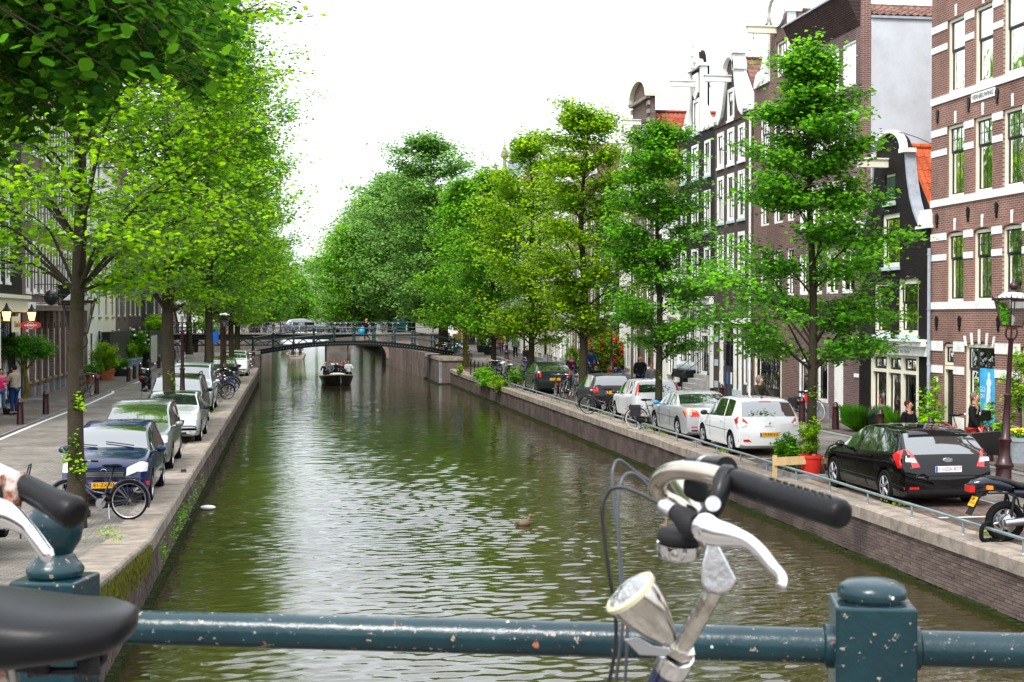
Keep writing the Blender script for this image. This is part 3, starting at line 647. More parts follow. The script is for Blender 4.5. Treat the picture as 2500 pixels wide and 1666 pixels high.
 # shop front
mb = MB()
for a in (44.15, 42.93, 41.85, 40.76): F.box(mb, a - .09, a + .09, 0.0, 2.42, -.14, -.0)
for a0, a1 in ((40.85, 41.76), (41.94, 42.84), (43.02, 44.06)): F.box(mb, a0 + .002, a1 - .002, 1.86, 1.96, -.13, .02); F.box(mb, a0 + .002, a1 - .002, 2.34, 2.42, -.13, -.02)
for a0, a1 in ((40.85, 41.76), (43.02, 44.06)): F.box(mb, a0 + .002, a1 - .002, 0.02, .55, -.13, -.04)
sf = mb.build('shop_front', cream, F.root)
for i, (a0, a1) in enumerate(((40.85, 41.76), (41.94, 42.84), (43.02, 44.06))):
 for z0, z1 in ((.56 if i != 1 else .04, 1.85), (1.97, 2.33)):
  s_ = MB(); F.solid(rect(a0 + .01, a1 - .01, z0, z1), [rect(a0 + .07, a1 - .07, z0 + .06, z1 - .06)], -.07, -.11, s_)
  if z1 > 2: F.box(s_, (a0 + a1) / 2 - .02, (a0 + a1) / 2 + .02, z0 + .06, z1 - .06, -.075, -.105)
  s_.build('sash', sash, sf)
  MB().add([F.P(a0 + .07, z0 + .06, -.09), F.P(a1 - .07, z0 + .06, -.09), F.P(a1 - .07, z1 - .06, -.09), F.P(a0 + .07, z1 - .06, -.09)], [(0, 1, 2, 3)]).build('pane', pane_m, sf)
 c = MB(); vs = []
 for k in range(19): a = a0 + (a1 - a0) * k / 18; vs += [F.P(a, .06, -.34 - .03 * (k % 2)), F.P(a, 2.3, -.34 - .03 * (k % 2))]
 c.add(vs, [(2 * k, 2 * k + 2, 2 * k + 3, 2 * k + 1) for k in range(18)]).build('curtain', mat('green_grey_net', (.14, .19, .17), .9, var=.3, scale=3), sf, True, 80)
mb = MB(); F.solid(rect(39.98, 45.2, 2.43, 2.80), [], .10, .002, mb); F.box(mb, 39.95, 45.4, 2.72, 2.86, .101, .26); F.box(mb, 39.95, 45.4, 2.862, 2.93, .003, .34)
cn = mb.build('shop_cornice', white, F.root)
text_mesh('„Aan den Ypel wordt de Spruyt van Steen”', .185, mat('faded_ink', (.30, .30, .29), .7), cn, 'lettering', axes((FR - .103, 42.6, 2.56), (0, -1, 0), (0, 0, 1)), .002, .98, .3)
 # gable trim
ribbon(F, [(40.60, 6.30), (40.78, 6.46), (41.05, 6.80), (41.29, 7.22), (41.49, 7.8), (41.60, 8.3), (41.66, 8.66)], .10, .03, -.30, lead, 'lead_capping')
ribbon(F, [(45.12, 6.30), (44.94, 6.46), (44.68, 6.80), (44.44, 7.22), (44.24, 7.8), (44.13, 8.3), (44.07, 8.66)], .07, .03, -.30, lead, 'gable_coping')
ribbon(F, [(41.62, 8.66)] + [(41.72, 8.72)] + arc(42.88, 8.74, 1.06, .64, 180, 0, 14) + [(44.04, 8.72), (44.14, 8.66)], .09, .12, -.12, white, 'gable_hood')
mb = MB(); F.box(mb, 41.45, 41.84, 8.60, 8.73, -.25, .16); F.box(mb, 43.92, 44.35, 8.60, 8.73, -.3, .16); mb.build('hood_shoulder', white, F.root)
for a0, a1 in ((39.72, 40.62), (44.98, 45.5)):
 mb = MB(); F.box(mb, a0, a1, 6.2, 6.28, -.3, .16); F.box(mb, a0 + .06, a1 - .06, 6.282, 6.62, -.3, .10); F.box(mb, a0 + .1, a1 - .1, 6.622, 6.75, -.3, .06); mb.build('shoulder_block', white, F.root)
hoist_beam(F, 43.05, 8.42, .95, cream)
roof_tiles(F, 39.95, 6.28, 42.2, 8.85, -.31, -6.0, tile_orange, .29, .235, 200)
mb = MB().add([F.P(42.2, 8.8, -.31), F.P(42.2, 8.8, -6), F.P(45.2, 6.2, -6), F.P(45.2, 6.2, -.31)], [(0, 1, 2, 3)]); mb.build('rear_roof_slope', tile_dark, F.root)
mb = MB(); F.solid([(39.95, 6.15), (45.2, 6.15), (42.2, 8.74)], [], -.33, -.45, mb); mb.build('attic_wall', black_brick, F.root)
 # TV aerial cable on gable
MB().tube(catmull([F.P(42.2, 9.3, 0), F.P(41.6, 9.1, -.2), F.P(41.2, 8.95, -.3), F.P(40.7, 8.75, -.4)], 4), .014, 5).build('aerial', black, F.root)
 # ---------- B3: brown brick house with flared parapet and plastered flank
rws = [(11.30, 12.81), (9.1, 10.52), (6.8, 8.3), (4.4, 5.9)]; cls = [(45.62, 46.80), (47.12, 48.26), (48.62, 49.78), (50.05, 50.95)]
gnd3 = [(46.62, 47.5, -.05, 2.16), (48.0, 49.0, .58, 2.2), (49.75, 50.95, .6, 2.1)]
hs = [rect(a0, a1, z0, z1) for z0, z1 in rws for a0, a1 in cls] + [rect(*q) for q in gnd3]
root, F = house('R', 45.25, 51.25, rect(45.25, 51.25, -.2, 13.2), hs, purple_brick, 'brown brick house with flared brick parapet and a blank white plastered side wall', 11, 13.3, name='plastered_flank_house')
for i, (z0, z1) in enumerate(rws):
 for j, (a0, a1) in enumerate(cls): window(F, a0, a1, z0, z1, sm=white, fm=white, split=0, lc=2, fw=.08, sill=None, cur=[0, 4, 3, 0][(i + j) % 4], mw=.06, rec=.03)
for a0, a1, z0, z1 in gnd3[1:]:
 window(F, a0, a1, z0, z1, fm=white, split=0, fw=.13, cur=4, curm=mat('green_grey_net', (.14, .19, .17)), rec=.02); mb = MB(); F.box(mb, a0 - .1, a1 + .1, -.1, z0 - .02, .002, .04); mb.build('plinth', grey_plinth, F.root)
mb = MB(); F.box(mb, 46.64, 47.48, 0, 2.15, -.15, -.02); mb.build('door', white, F.root)
pts = [(0, 13.15), (.55, 14.25), (-.1, 14.25), (-.3, 13.15)]; mb = MB()
vs = [F.P(45.25, z, n) for n, z in pts] + [F.P(51.25, z, n) for n, z in pts]; mb.add(vs, [(0, 1, 2, 3), (7, 6, 5, 4)] + [(i, (i + 1) % 4, (i + 1) % 4 + 4, i + 4) for i in range(4)]); mb.build('flared_parapet', corbel_brick, F.root)
mb = MB(); F.box(mb, 45.2, 51.3, 14.25, 14.31, -.35, .6); mb.build('parapet_capping', lead, F.root)
mb = MB(); mb.box(FR + .36, FR + 11, 45.19, 45.249, 6.0, 13.42); mb.build('plastered_wall', plaster, F.root)
mb = MB(); mb.box(FR + .34, FR + 11, 45.12, 45.26, 13.42, 13.50); mb.build('flank_flashing', lead, F.root)
fb = brick_mat('flank_brick', (.20, .085, .07), (.13, .06, .05), (.30, .26, .24), 'xz', dirt=.2)
mb = MB(); mb.box(FR, FR + .35, 45.20, 45.249, -.2, 14.24); mb.build('corner_pier', fb, F.root)
roof_tiles(F, 45.2, 13.5, 46.4, 14.05, -.45, -10.5, tile_dark, .29, .24, 90)
mb = MB(); F.box(mb, 45.26, 51.2, 13.3, 13.5, -.35, -11); mb.build('flat_roof', lead, F.root)
mb = MB(); F.box(mb, 45.24, 45.62, 1.60, 1.72, .003, .03); mb.build('street_plate', white, F.root)
 # ---------- B4: tall brown neck-gabled house
out = [(51.28, -.2), (51.28, 12.75), (51.95, 12.75), (51.95, 15.1), (52.1, 15.25)] + arc(53.2, 15.25, 1.0, .85, 170, 10, 10) + [(54.3, 15.25), (54.42, 15.1), (54.42, 12.75), (56.25, 12.75), (56.25, -.2)]
out = [(51.28, -.2), (51.28, 12.75), (51.95, 12.75), (51.95, 15.1)] + arc(53.2, 15.2, 1.1, .85, 180, 0, 10) + [(54.42, 15.1), (54.42, 12.75), (56.25, 12.75), (56.25, -.2)]
hs = [rect(52.5, 53.58, 12.8, 14.15)] + [rect(a0, a1, z0, z1) for z0, z1 in ((9.9, 11.75), (7.2, 8.85), (4.4, 6.2)) for a0, a1 in ((51.5, 52.35), (52.75, 53.9), (54.35, 55.5))] + [rect(52.84, 56.1, -.05, 2.8)]
root, F = house('R', 51.27, 56.25, out, hs, brown_brick, 'tall brown brick house with white trimmed neck gable and hoist beam', 9, 12.6, name='gabled_house')
window(F, 52.5, 53.58, 12.8, 14.15, fm=cream, split=0, lc=2, fw=.1, mw=.05)
for z0, z1 in ((9.9, 11.75), (7.2, 8.85), (4.4, 6.2)):
 for j, (a0, a1) in enumerate(((51.5, 52.35), (52.75, 53.9), (54.35, 55.5))): window(F, a0, a1, z0, z1, split=.5, uc=3, ur=2, lc=2, lr=2, fw=.08, cur=(j + 1) % 4)
mb = MB(); F.solid(rect(52.84, 56.1, -.05, 2.8), [rect(53.0, 55.94, 0, 2.62)], -.01, -.2, mb); mb.build('glazed_front', cream, F.root)
w_ = window(F, 53.0, 55.94, 0.0, 2.62, name='glazed_doors', fm=black, sm=black, split=.72, uc=10, ur=5, lc=3, lr=1, fw=.06, mw=.025, cur=0)
ribbon(F, [(52.03, 12.8), (52.03, 14.1), (52.03, 15.1)], .22, .08, -.2, white, 'gable_pilaster'); ribbon(F, [(54.36, 12.8), (54.36, 14.1), (54.36, 15.1)], .14, .08, -.2, white, 'gable_pilaster')
scroll(F, 54.42, 12.76, 1.6, 1.5, 1); scroll(F, 51.95, 12.76, .75, 1.5, -1)
ribbon(F, [(51.8, 15.12), (52.05, 15.15)] + arc(53.2, 15.2, 1.12, .87, 176, 4, 12) + [(54.35, 15.15), (54.6, 15.12)], .2, .16, -.4, white, 'gable_hood')
mb = MB(); F.solid(arc(53.2, 15.3, .8, .6, 0, 360, 16)[:-1], [], .09, .0, mb); mb.build('carved_cartouche', white, F.root)
hoist_beam(F, 53.6, 14.65, 1.15, cream)
roof_tiles(F, 51.3, 12.9, 53.0, 15.3, -.5, -7, tile_dark, .3, .24, 120)
 # ---------- B5: dark bell-gabled house with white scrolls
def bellcurve(c, w0, w1, z0, z1, n=8):
 L = [(c - w0 + (w0 - w1) * (1 - (1 - t) ** .5 if False else t ** .45) , z0 + (z1 - z0) * t) for t in [i / n for i in range(n + 1)]]; return L
bl = bellcurve(59.25, 1.9, .75, 12.05, 14.1)
out = [(56.4, -.2), (56.4, 12.0), (57.3, 12.0)] + bl + arc(59.25, 14.1, .72, .5, 170, 10, 8) + [(118.5 - a, z) for a, z in reversed(bl)] + [(61.2, 12.0), (61.72, 12.0), (61.72, -.2)]
c5 = [(57.4, 58.28), (58.86, 59.78), (60.32, 61.26)]
hs = [rect(58.86, 59.78, 11.98, 13.3)] + [rect(a0, a1, z0, z1) for z0, z1 in ((10.1, 11.62), (7.68, 9.7), (5.2, 7.15)) for a0, a1 in c5] + [rect(58.9, 60.2, -.05, 3.05), rect(57.0, 57.7, .8, 3.0), rect(60.5, 61.1, .8, 3.0)]
root, F = house('R', 56.4, 61.72, out, hs, dark_brick, 'dark brick house with white scrolled bell gable', 9, 11.9, name='gabled_house')
for i, (z0, z1) in enumerate(((10.1, 11.62), (7.68, 9.7), (5.2, 7.15))):
 for j, (a0, a1) in enumerate(c5): window(F, a0, a1, z0, z1, split=.45, uc=2, ur=1, lc=2, lr=1, fw=.16, cur=[4, 5, 2][(i + j) % 3], sill=bluestone if i else white, rec=-.03)
window(F, 58.86, 59.78, 11.98, 13.3, split=.4, uc=2, fw=.15, sill=white, rec=-.03)
ribbon(F, [(a + .1, z) for a, z in bl] , .26, .12, -.3, white, 'gable_scroll_edge'); ribbon(F, [(118.4 - a, z) for a, z in bl], .26, .12, -.3, white, 'gable_scroll_edge')
ribbon(F, arc(59.25, 14.05, .78, .62, 190, -10, 12), .16, .2, -.4, white, 'gable_hood')
mb = MB(); F.box(mb, 58.3, 58.62, 13.98, 14.62, -.3, .2); F.box(mb, 58.2, 58.7, 14.62, 14.76, -.3, .26); mb.build('gable_pedestal', white, F.root)
scroll(F, 57.6, 12.02, 1.1, 1.0, -1); scroll(F, 60.9, 12.02, .8, .9, 1)
hoist_beam(F, 59.4, 13.72, 1.15)
mb = MB(); F.box(mb, 56.4, 61.7, 11.86, 12.0, .002, .05); mb.build('cornice_course', dark_brick, F.root)
roof_tiles(F, 56.5, 12.0, 58.9, 14.5, -.4, -6, tile_dark, .3, .24, 170)
for z in (.5, 1.45, 2.5):
 for a0, a1 in ((56.5, 57.0 - .01), (57.72, 58.15), (60.25, 60.48), (61.12, 61.6)):
  mb = MB(); F.box(mb, a0, a1, z, z + .28, -.02, .035); mb.build('pale_stone_block', bluestone, F.root)
for a in (58.55, 60.45, 57.85):
 mb = MB(); F.box(mb, a - .1, a + .1, .55, 3.3, .003, .09); F.box(mb, a - .14, a + .14, 0, .55, .003, .13, 1); mb.build('portal_pilaster', [white, bluestone], F.root)
mb = MB(); F.box(mb, 56.5, 61.6, 3.32, 3.55, .003, .16); mb.build('ground_floor_cornice', white, F.root)
mb = MB(); F.box(mb, 58.92, 60.18, 0, 1.35, -.14, -.06); F.solid(rect(58.92, 60.18, 1.352, 3.04), [rect(59.02, 59.48, 1.5, 2.9), rect(59.62, 60.08, 1.5, 2.9)], -.06, -.14, mb); d = mb.build('door', blue_black, F.root)
g = MB()
for a in (59.12, 59.25, 59.38, 59.72, 59.85, 59.98): g.tube([F.P(a, 1.5, -.08), F.P(a, 2.9, -.08)], .012, 5)
for a in (59.25, 59.85):
 for z in (1.75, 2.1, 2.45): g.torus(F.P(a, z, -.08), .1, .012, (1, 0, 0), 14, 5)
g.build('iron_grille', black, d)
for a, c_ in ((58.78, white), (59.35, mat('blue_enamel', (.02, .15, .5), .3)), (60.4, white)):
 mb = MB(); F.box(mb, a, a + .16, .75, 1.25, .1, .12); mb.build('notice_plate', c_, F.root)
window(F, 57.0, 57.7, .8, 3.0, split=.4, uc=2, ur=2, lc=2, lr=2); window(F, 60.5, 61.1, .8, 3.0, split=.4, uc=2, ur=2, lc=2, lr=2)
downpipe(F, 56.45, .1, 11.7, white)
 # ---------- B6: black neck-gabled house
out = [(61.75, -.2), (61.75, 12.0), (63.55, 12.0), (63.55, 15.0), (64.0, 15.1)] + arc(64.6, 15.1, .6, .8, 160, 20, 6) + [(65.2, 15.1), (65.65, 15.0), (65.65, 12.0), (67.75, 12.0), (67.75, -.2)]
c6 = [(62.35, 63.3), (64.28, 65.4), (66.3, 67.3)]
hs = [rect(64.15, 65.2, 12.05, 13.65)] + [rect(a0, a1, z0, z1) for z0, z1 in ((9.95, 11.55), (7.45, 9.3), (5.05, 6.75)) for a0, a1 in c6] + [rect(66.0, 67.5, 1.35, 4.0), rect(64.7, 65.8, 1.35, 4.0), rect(62.5, 63.8, 1.0, 4.1)]
root, F = house('R', 61.75, 67.75, out, hs, black_brick, 'black painted house with ornate white neck gable, stone steps and tall windows', 9, 11.9, name='gabled_house')
for i, (z0, z1) in enumerate(((9.95, 11.55), (7.45, 9.3), (5.05, 6.75))):
 for j, (a0, a1) in enumerate(c6): window(F, a0, a1, z0, z1, split=.42, uc=2, ur=1, lc=2, lr=1, fw=.13, cur=[0, 3, 4][(i + j) % 3], sill=bluestone, rec=-.02)
window(F, 64.15, 65.2, 12.05, 13.65, split=0, lc=1, fw=.16, sill=bluestone, cur=4, rec=-.02)
for a0, a1 in ((66.0, 67.5), (64.7, 65.8)): window(F, a0, a1, 1.35, 4.0, split=.35, uc=4, ur=2, lc=4, lr=3, fw=.14, sill=bluestone, cur=4, rec=-.02)
window(F, 62.5, 63.8, 2.9, 4.1, split=0, lc=2, fw=.14, rec=-.02); window(F, 62.5, 63.8, 1.0, 2.88, name='door', sm=blue_black, split=0, lc=2, fw=.14, mw=.1, rec=-.02)
for a in (63.66, 65.56): ribbon(F, [(a, 12.05), (a, 13.5), (a, 15.0)], .24, .1, -.2, white, 'gable_pilaster')
for a in (63.66, 65.56): mb = MB(); F.box(mb, a - .2, a + .2, 15.0, 15.14, -.25, .18); mb.build('pilaster_capital', white, F.root)
scroll(F, 63.54, 12.02, 1.75, 1.35, -1); scroll(F, 65.68, 12.02, 1.9, 1.35, 1)
mb = MB(); F.solid([(63.7, 15.0)] + [(63.95, 15.35), (64.2, 15.45), (64.3, 15.8), (64.45, 16.0), (64.5, 16.35), (64.6, 16.5), (64.72, 16.35), (64.78, 16.0), (64.95, 15.8), (65.05, 15.45), (65.3, 15.35)] + [(65.5, 15.0)], [], .16, -.1, mb)
for a, z, r_ in ((64.3, 15.35, .16), (64.95, 15.35, .16), (64.62, 15.7, .18), (64.6, 16.15, .12), (64.6, 16.45, .08), (64.6, 15.15, .2)): mb.ball(F.P(a, z, .15), r_, 8, 6)
mb.build('carved_crest', white, F.root, True, 30)
mb = MB(); F.solid([(64.2, 14.8), (65.1, 14.8), (65.1, 13.9), (64.65, 13.6), (64.2, 13.9)], [], .07, .002, mb); mb.build('carved_garland', white, F.root)
hoist_beam(F, 64.7, 14.35, 1.2)
mb = MB(); F.box(mb, 61.8, 67.7, 4.15, 4.42, .003, .2); F.box(mb, 61.8, 67.7, 4.422, 4.5, .003, .3); mb.build('ground_floor_cornice', white, F.root)
for a in (61.98, 64.15, 67.62): mb = MB(); F.box(mb, a - .16, a + .12, .45, 4.14, .003, .1); mb.build('portal_pilaster', white, F.root)
steps(F, 62.3, 64.0, 5, 1.0, .28, mat('step_stone', (.38, .37, .36), .8, var=.2))
for a in (62.34, 63.96): handrail(F, a, 1.3, .1, .05, 1.0)
mb = MB(); F.box(mb, 64.3, 67.7, 1.15, 1.3, .003, .12); mb.build('pale_ledge', bluestone, F.root)
mb = MB(); F.box(mb, 64.5, 67.0, .75, 1.13, .004, .5); mb.build('cellar_hatch', black, F.root)
 # ---------- lower and farther houses of the right row
def gen_house(side, s0, s1, top, wallm, label, ncol=3, rows=None, fm=None, sm=None, groundm=None, curs=(0, 4, 3), gable=None, name='canal_house', roofm=None, tall=1.75, base=0., gw=True, fw=.09):
 rows = rows or [z for z in (3.6, 6.2, 8.7, 11.1, 13.4) if z + tall < top - .3]
 W_ = s1 - s0; cw = W_ / ncol; wd = min(1.15, cw * .62)
 cc = [s0 + cw * (k + .5) for k in range(ncol)]; hs = [rect(c - wd / 2, c + wd / 2, z + base, z + base + tall) for z in rows for c in cc]
 gh_ = [rect(c - wd / 2, c + wd / 2, base + (.75 if k != 1 else .15), base + 2.75) for k, c in enumerate(cc)]
 out = [(s0 + .02, -.2), (s0 + .02, top)]
 if gable == 'neck': c = (s0 + s1) / 2; out += [(c - W_ * .23, top), (c - W_ * .23, top + 2.0)] + arc(c, top + 2.0, W_ * .2, .7, 170, 10, 8) + [(c + W_ * .23, top + 2.0), (c + W_ * .23, top)]
 if gable == 'spout': c = (s0 + s1) / 2; out += [(c - W_ * .3, top + 1.6), (c - .5, top + 2.9), (c + .5, top + 2.9), (c + W_ * .3, top + 1.6)]
 out += [(s1 - .02, top), (s1 - .02, -.2)]
 root, F = house(side, s0, s1, out, hs + gh_, wallm, label, 9, top - .05, name=name)
 for i, z in enumerate(rows):
  for j, c in enumerate(cc): window(F, c - wd / 2, c + wd / 2, z + base, z + base + tall, fm=fm, sm=sm, split=.42, uc=2, ur=2, lc=2, lr=2, fw=fw, cur=curs[(i + j) % len(curs)], sill=stone if i % 2 == 0 else white, rec=.0)
 for k, c in enumerate(cc):
  z0 = base + (.75 if k != 1 else .15)
  if k == 1:
   mb = MB(); F.box(mb, c - wd / 2 + .08, c + wd / 2 - .08, z0, 2.15 + base, -.2, -.12); F.solid(rect(c - wd / 2, c + wd / 2, z0, 2.75 + base), [rect(c - wd / 2 + .08, c + wd / 2 - .08, z0 + .002, 2.16 + base)], -.02, -.25, mb, ); mb.build('door', groundm or black, F.root)
  else: window(F, c - wd / 2, c + wd / 2, z0, base + 2.75, fm=fm, sm=sm, split=.4, uc=2, ur=2, lc=2, lr=2, fw=fw, cur=curs[k % len(curs)], sill=stone, rec=.0)
 if gable is None:
  mb = MB(); F.box(mb, s0 + .02, s1 - .02, top - .35, top - .02, .003, .22); F.box(mb, s0, s1, top - .018, top + .12, -.3, .4); mb.build('cornice', white, F.root)
  mb = MB(); F.solid([(s0 + .05, top + .12), (s1 - .05, top + .12), (s1 - .8, top + 2.0), (s0 + .8, top + 2.0)], [], -.4, -8.5, mb); mb.build('roof', roofm or tile_dark, F.root)
 else:
  c = (s0 + s1) / 2; mb = MB(); F.solid([(s0 + .05, top), (s1 - .05, top), (c, top + 2.2)], [], -.3, -8.5, mb); mb.build('roof', roofm or tile_dark, F.root)
  if gable == 'neck':
   ribbon(F, arc(c, top + 1.95, W_ * .22, .75, 180, 0, 10), .16, .16, -.35, white, 'gable_hood'); scroll(F, c - W_ * .23, top, W_ * .22, 1.4, -1); scroll(F, c + W_ * .23, top, W_ * .22, 1.4, 1)
   hoist_beam(F, c, top + 1.6, .9, hook=False)
 mb = MB(); F.box(mb, s0 + .02, s1 - .02, -.2, .42 + base, .003, .04); mb.build('plinth', grey_plinth, F.root)
 return root, F
gen_house('R', 67.8, 72.55, 9.4, offwhite, 'low white rendered house behind the slim tree, between black and brown gables', 2, tall=1.7)
 # B7 brown house with arched pediment and red tiled side roof
out = [(72.62, -.2), (72.62, 12.4), (73.3, 12.9), (73.45, 15.2)] + arc(75.3, 15.2, 1.75, .95, 176, 4, 10) + [(77.2, 15.2), (77.3, 12.9), (77.6, 12.4), (77.6, -.2)]
hs = [rect(74.7, 75.8, 12.4, 13.9)] + [rect(a, a + 1.05, z, z + 1.8) for z in (9.7, 7.1, 4.5) for a in (73.2, 74.75, 76.3)] + [rect(73.2, 74.6, .8, 3.0), rect(75.6, 77.2, .3, 3.0)]
root, F = house('R', 72.6, 77.6, out, hs, old_brick, 'brown brick house with arched pediment and red and black tiled roof', 9, 11.5, name='gabled_house')
window(F, 74.7, 75.8, 12.4, 13.9, split=0, lc=2)
for z in (9.7, 7.1, 4.5):
 for a in (73.2, 74.75, 76.3): window(F, a, a + 1.05, z, z + 1.8, uc=2, lc=2, lr=2, cur=3)
window(F, 73.2, 74.6, .8, 3.0, fw=.16, split=0); window(F, 75.6, 77.2, .3, 3.0, fw=.16, split=.3, uc=3, lc=1)
ribbon(F, [(73.2, 15.18)] + arc(75.3, 15.2, 1.85, 1.0, 178, 2, 14) + [(77.4, 15.18)], .16, .25, -.5, cream, 'arched_pediment');
mb = MB(); F.box(mb, 73.3, 77.3, 15.0, 15.16, .003, .2); mb.build('pediment_ledge', stone, F.root)
for a in (73.5, 77.1):
 mb = MB(); z = 12.9
 while z < 15: F.box(mb, a - .18, a + .18, z, z + .22, .003, .12); z += .44
 mb.build('rusticated_strip', stone, F.root)
hoist_beam(F, 75.4, 14.0, 1.0)
roof_tiles(F, 72.6, 11.3, 75.1, 14.55, -.45, -7.5, tile_mix, .30, .25, 290)
mb = MB(); F.solid([(72.7, 11.4), (77.5, 11.4), (75.1, 14.5)], [], -.35, -.44, mb); mb.build('attic_wall', old_brick, F.root)
sA = [yat(u, FR) for u in (1540, 1512, 1456, 1405, 1392, 1350, 1325, 1298, 1262, 1225, 1185, 1140)]
specs = [(11.6, offwhite, 'white shop house with big plate window behind the elderly walking couple', 2, 'neck'), (11.0, black_brick, 'black brick house behind the red flowering bush', 2, None), (12.4, brown_brick, 'brown brick house with white portal right of the tall yellow-green tree trunk', 3, 'neck'),
 (11.2, red_brick, 'narrow red brick house', 1, None), (12.8, offwhite, 'white house with tall pilasters behind iron stair rails', 3, 'neck'), (12.2, yellowish, 'pale yellow house with iron stair railings', 2, None),
 (13.0, cream, 'cream house behind the walker in the green jacket', 2, 'spout'), (13.4, offwhite, 'off-white house right of the far lamp post', 3, None), (15.2, white, 'tall white house with slate roof topping the trees', 3, None), (12.5, cream, 'cream corner house beside the round potted shrubs', 3, 'neck'), (13.5, brown_brick, 'brown brick house with lit window beyond the stone bridge', 3, None)]
for i, (top, wm, lb, nc, gb) in enumerate(specs):
 s0, s1 = sA[i], sA[i + 1]
 r_, F = gen_house('R', s0 + .01, s1 - .01, top, wm, lb, nc, gable=gb, base=zr(s0) * .8, groundm=blue_black if i % 2 else white, roofm=lead if i == 8 else None)
 if i in (2, 4, 5):
  steps(F, s0 + .8, s0 + 2.4, 4, .8, .28); handrail(F, s0 + .8, 1.1, .1, .1, .8); handrail(F, s0 + 2.4, 1.1, .1, .1, .8)
 # ---------- left row
FLs = [yat(u, FL) for u in (-140, 54, 148, 213, 252, 282, 312, 346, 386, 430)]
lb_brick = brown_brick
def left_shop():
 s0, s1 = 46.0, FLs[1]
 cc = [(60.6, 61.5), (58.7, 59.6), (56.4, 57.3), (54.0, 55.0), (51.6, 52.6)]
 hs = [rect(a, b, z, z + 2.6) for a, b in cc for z in (5.0, 8.4, 11.6)] + [rect(59.0, 62.6, -.05, 3.6), rect(52.5, 57.5, .3, 3.6)]
 root, F = house('L', s0, s1, rect(s0, s1, -.2, 15.4), hs, black_brick, 'black fronted cafe with white pilaster, lit lanterns and tall white windows', 9, name='cafe_building', cat='building')
 for a, b in cc:
  for z in (5.0, 8.4, 11.6): window(F, a, b, z, z + 2.6, uc=1, lc=1, fw=.16, sill=white, rec=-.02)
 window(F, 59.0, 62.6, .1, 3.5, fm=black, sm=black, split=.3, uc=4, lc=4, lr=4, mw=.03); window(F, 52.5, 57.5, .3, 3.5, fm=black, sm=black, split=.3, uc=6, lc=5, lr=3, mw=.03)
 for a in (62.85, 58.7, 57.7, 52.2): mb = MB(); F.box(mb, a - .2, a + .2, 0, 3.75, .003, .14); mb.build('pilaster', white, F.root)
 mb = MB(); F.box(mb, s0, s1 - .02, 3.8, 4.35, .003, .25); F.box(mb, s0, s1 - .02, 4.352, 4.5, .003, .4); mb.build('cornice', cream, F.root)
 return F
F = left_shop()
 # red house behind it at the very edge
gl_ = mat('lamp_glow', (.9, .5, .1), .4, emit=(1, .5, .1, 3.5))
def wall_lantern(F, a, z, label):
 r_ = empty('wall_lantern', F.P(a, z, .55), 0, label, 'lantern', 'lit lanterns on the cafe front')
 MB().lathe([(.10, 0), (.17, .34)], 6, (0, 0, 0)).build('lantern_glass', gl_, r_)
 mb = MB(); mb.lathe([(.22, .34), (.20, .37), (.08, .52), (.05, .60), (.02, .68)], 6); mb.lathe([(.09, -.06), (.11, 0)], 6); mb.tube([(0, 0, -.05), (-.12, 0, -.28), (-.5, 0, -.34)], .018, 6)
 for k in range(6): t = k * math.pi / 3; mb.tube([(.1 * math.cos(t), .1 * math.sin(t), 0), (.17 * math.cos(t), .17 * math.sin(t), .34)], .010, 4)
 mb.build('lantern_frame', black, r_); return r_
wall_lantern(F, 63.35, 3.45, 'lit amber wall lantern right of the red oval sign'); wall_lantern(F, 57.9, 3.45, 'lit amber wall lantern at the left edge of the photo')
sg_ = empty('oval_sign', F.P(61.9, 3.25, .75), 0, 'red and white oval sign hanging on the cafe front', 'sign')
mb = MB(); mb.add([(.42 * math.cos(t * .2618), -.02, .17 * math.sin(t * .2618)) for t in range(24)] + [(.42 * math.cos(t * .2618), .02, .17 * math.sin(t * .2618)) for t in range(24)], [tuple(range(24)), tuple(reversed(range(24, 48)))] + [(i, (i + 1) % 24, 24 + (i + 1) % 24, 24 + i) for i in range(24)]); mb.build('sign_board', mat('sign_red', (.75, .05, .04), .4), sg_)
mb = MB(); mb.torus((0, -.022, 0), .13, .012, (0, 1, 0)); mb.obox((0, -.023, 0), (.5, .006, .05)); mb.ball((0, -.02, 0), .06, 10, 6, sc=(1, .2, 1)); mb.build('sign_emblem', white, sg_)
mb = MB(); mb.tube([(-.42, 0, 0), (-.75, 0, 0)], .015, 5); mb.build('bracket', black, sg_)
 # golden carved sign
sg_ = empty('gilded_sign', F.P(60.9, 3.3, .35), 0, 'gilded letter sign above the cafe door under the white cornice', 'sign')
MB().box(-.03, .03, -.8, .8, -.32, .32).build('sign_board', cream, sg_); gold = mat('gold_leaf', (.55, .33, .05), .35, .6)
text_mesh('’t Smalle', .36, gold, sg_, 'lettering', axes((.035, 0, 0), (0, 1, 0), (0, 0, 1)), .02, 1.0)
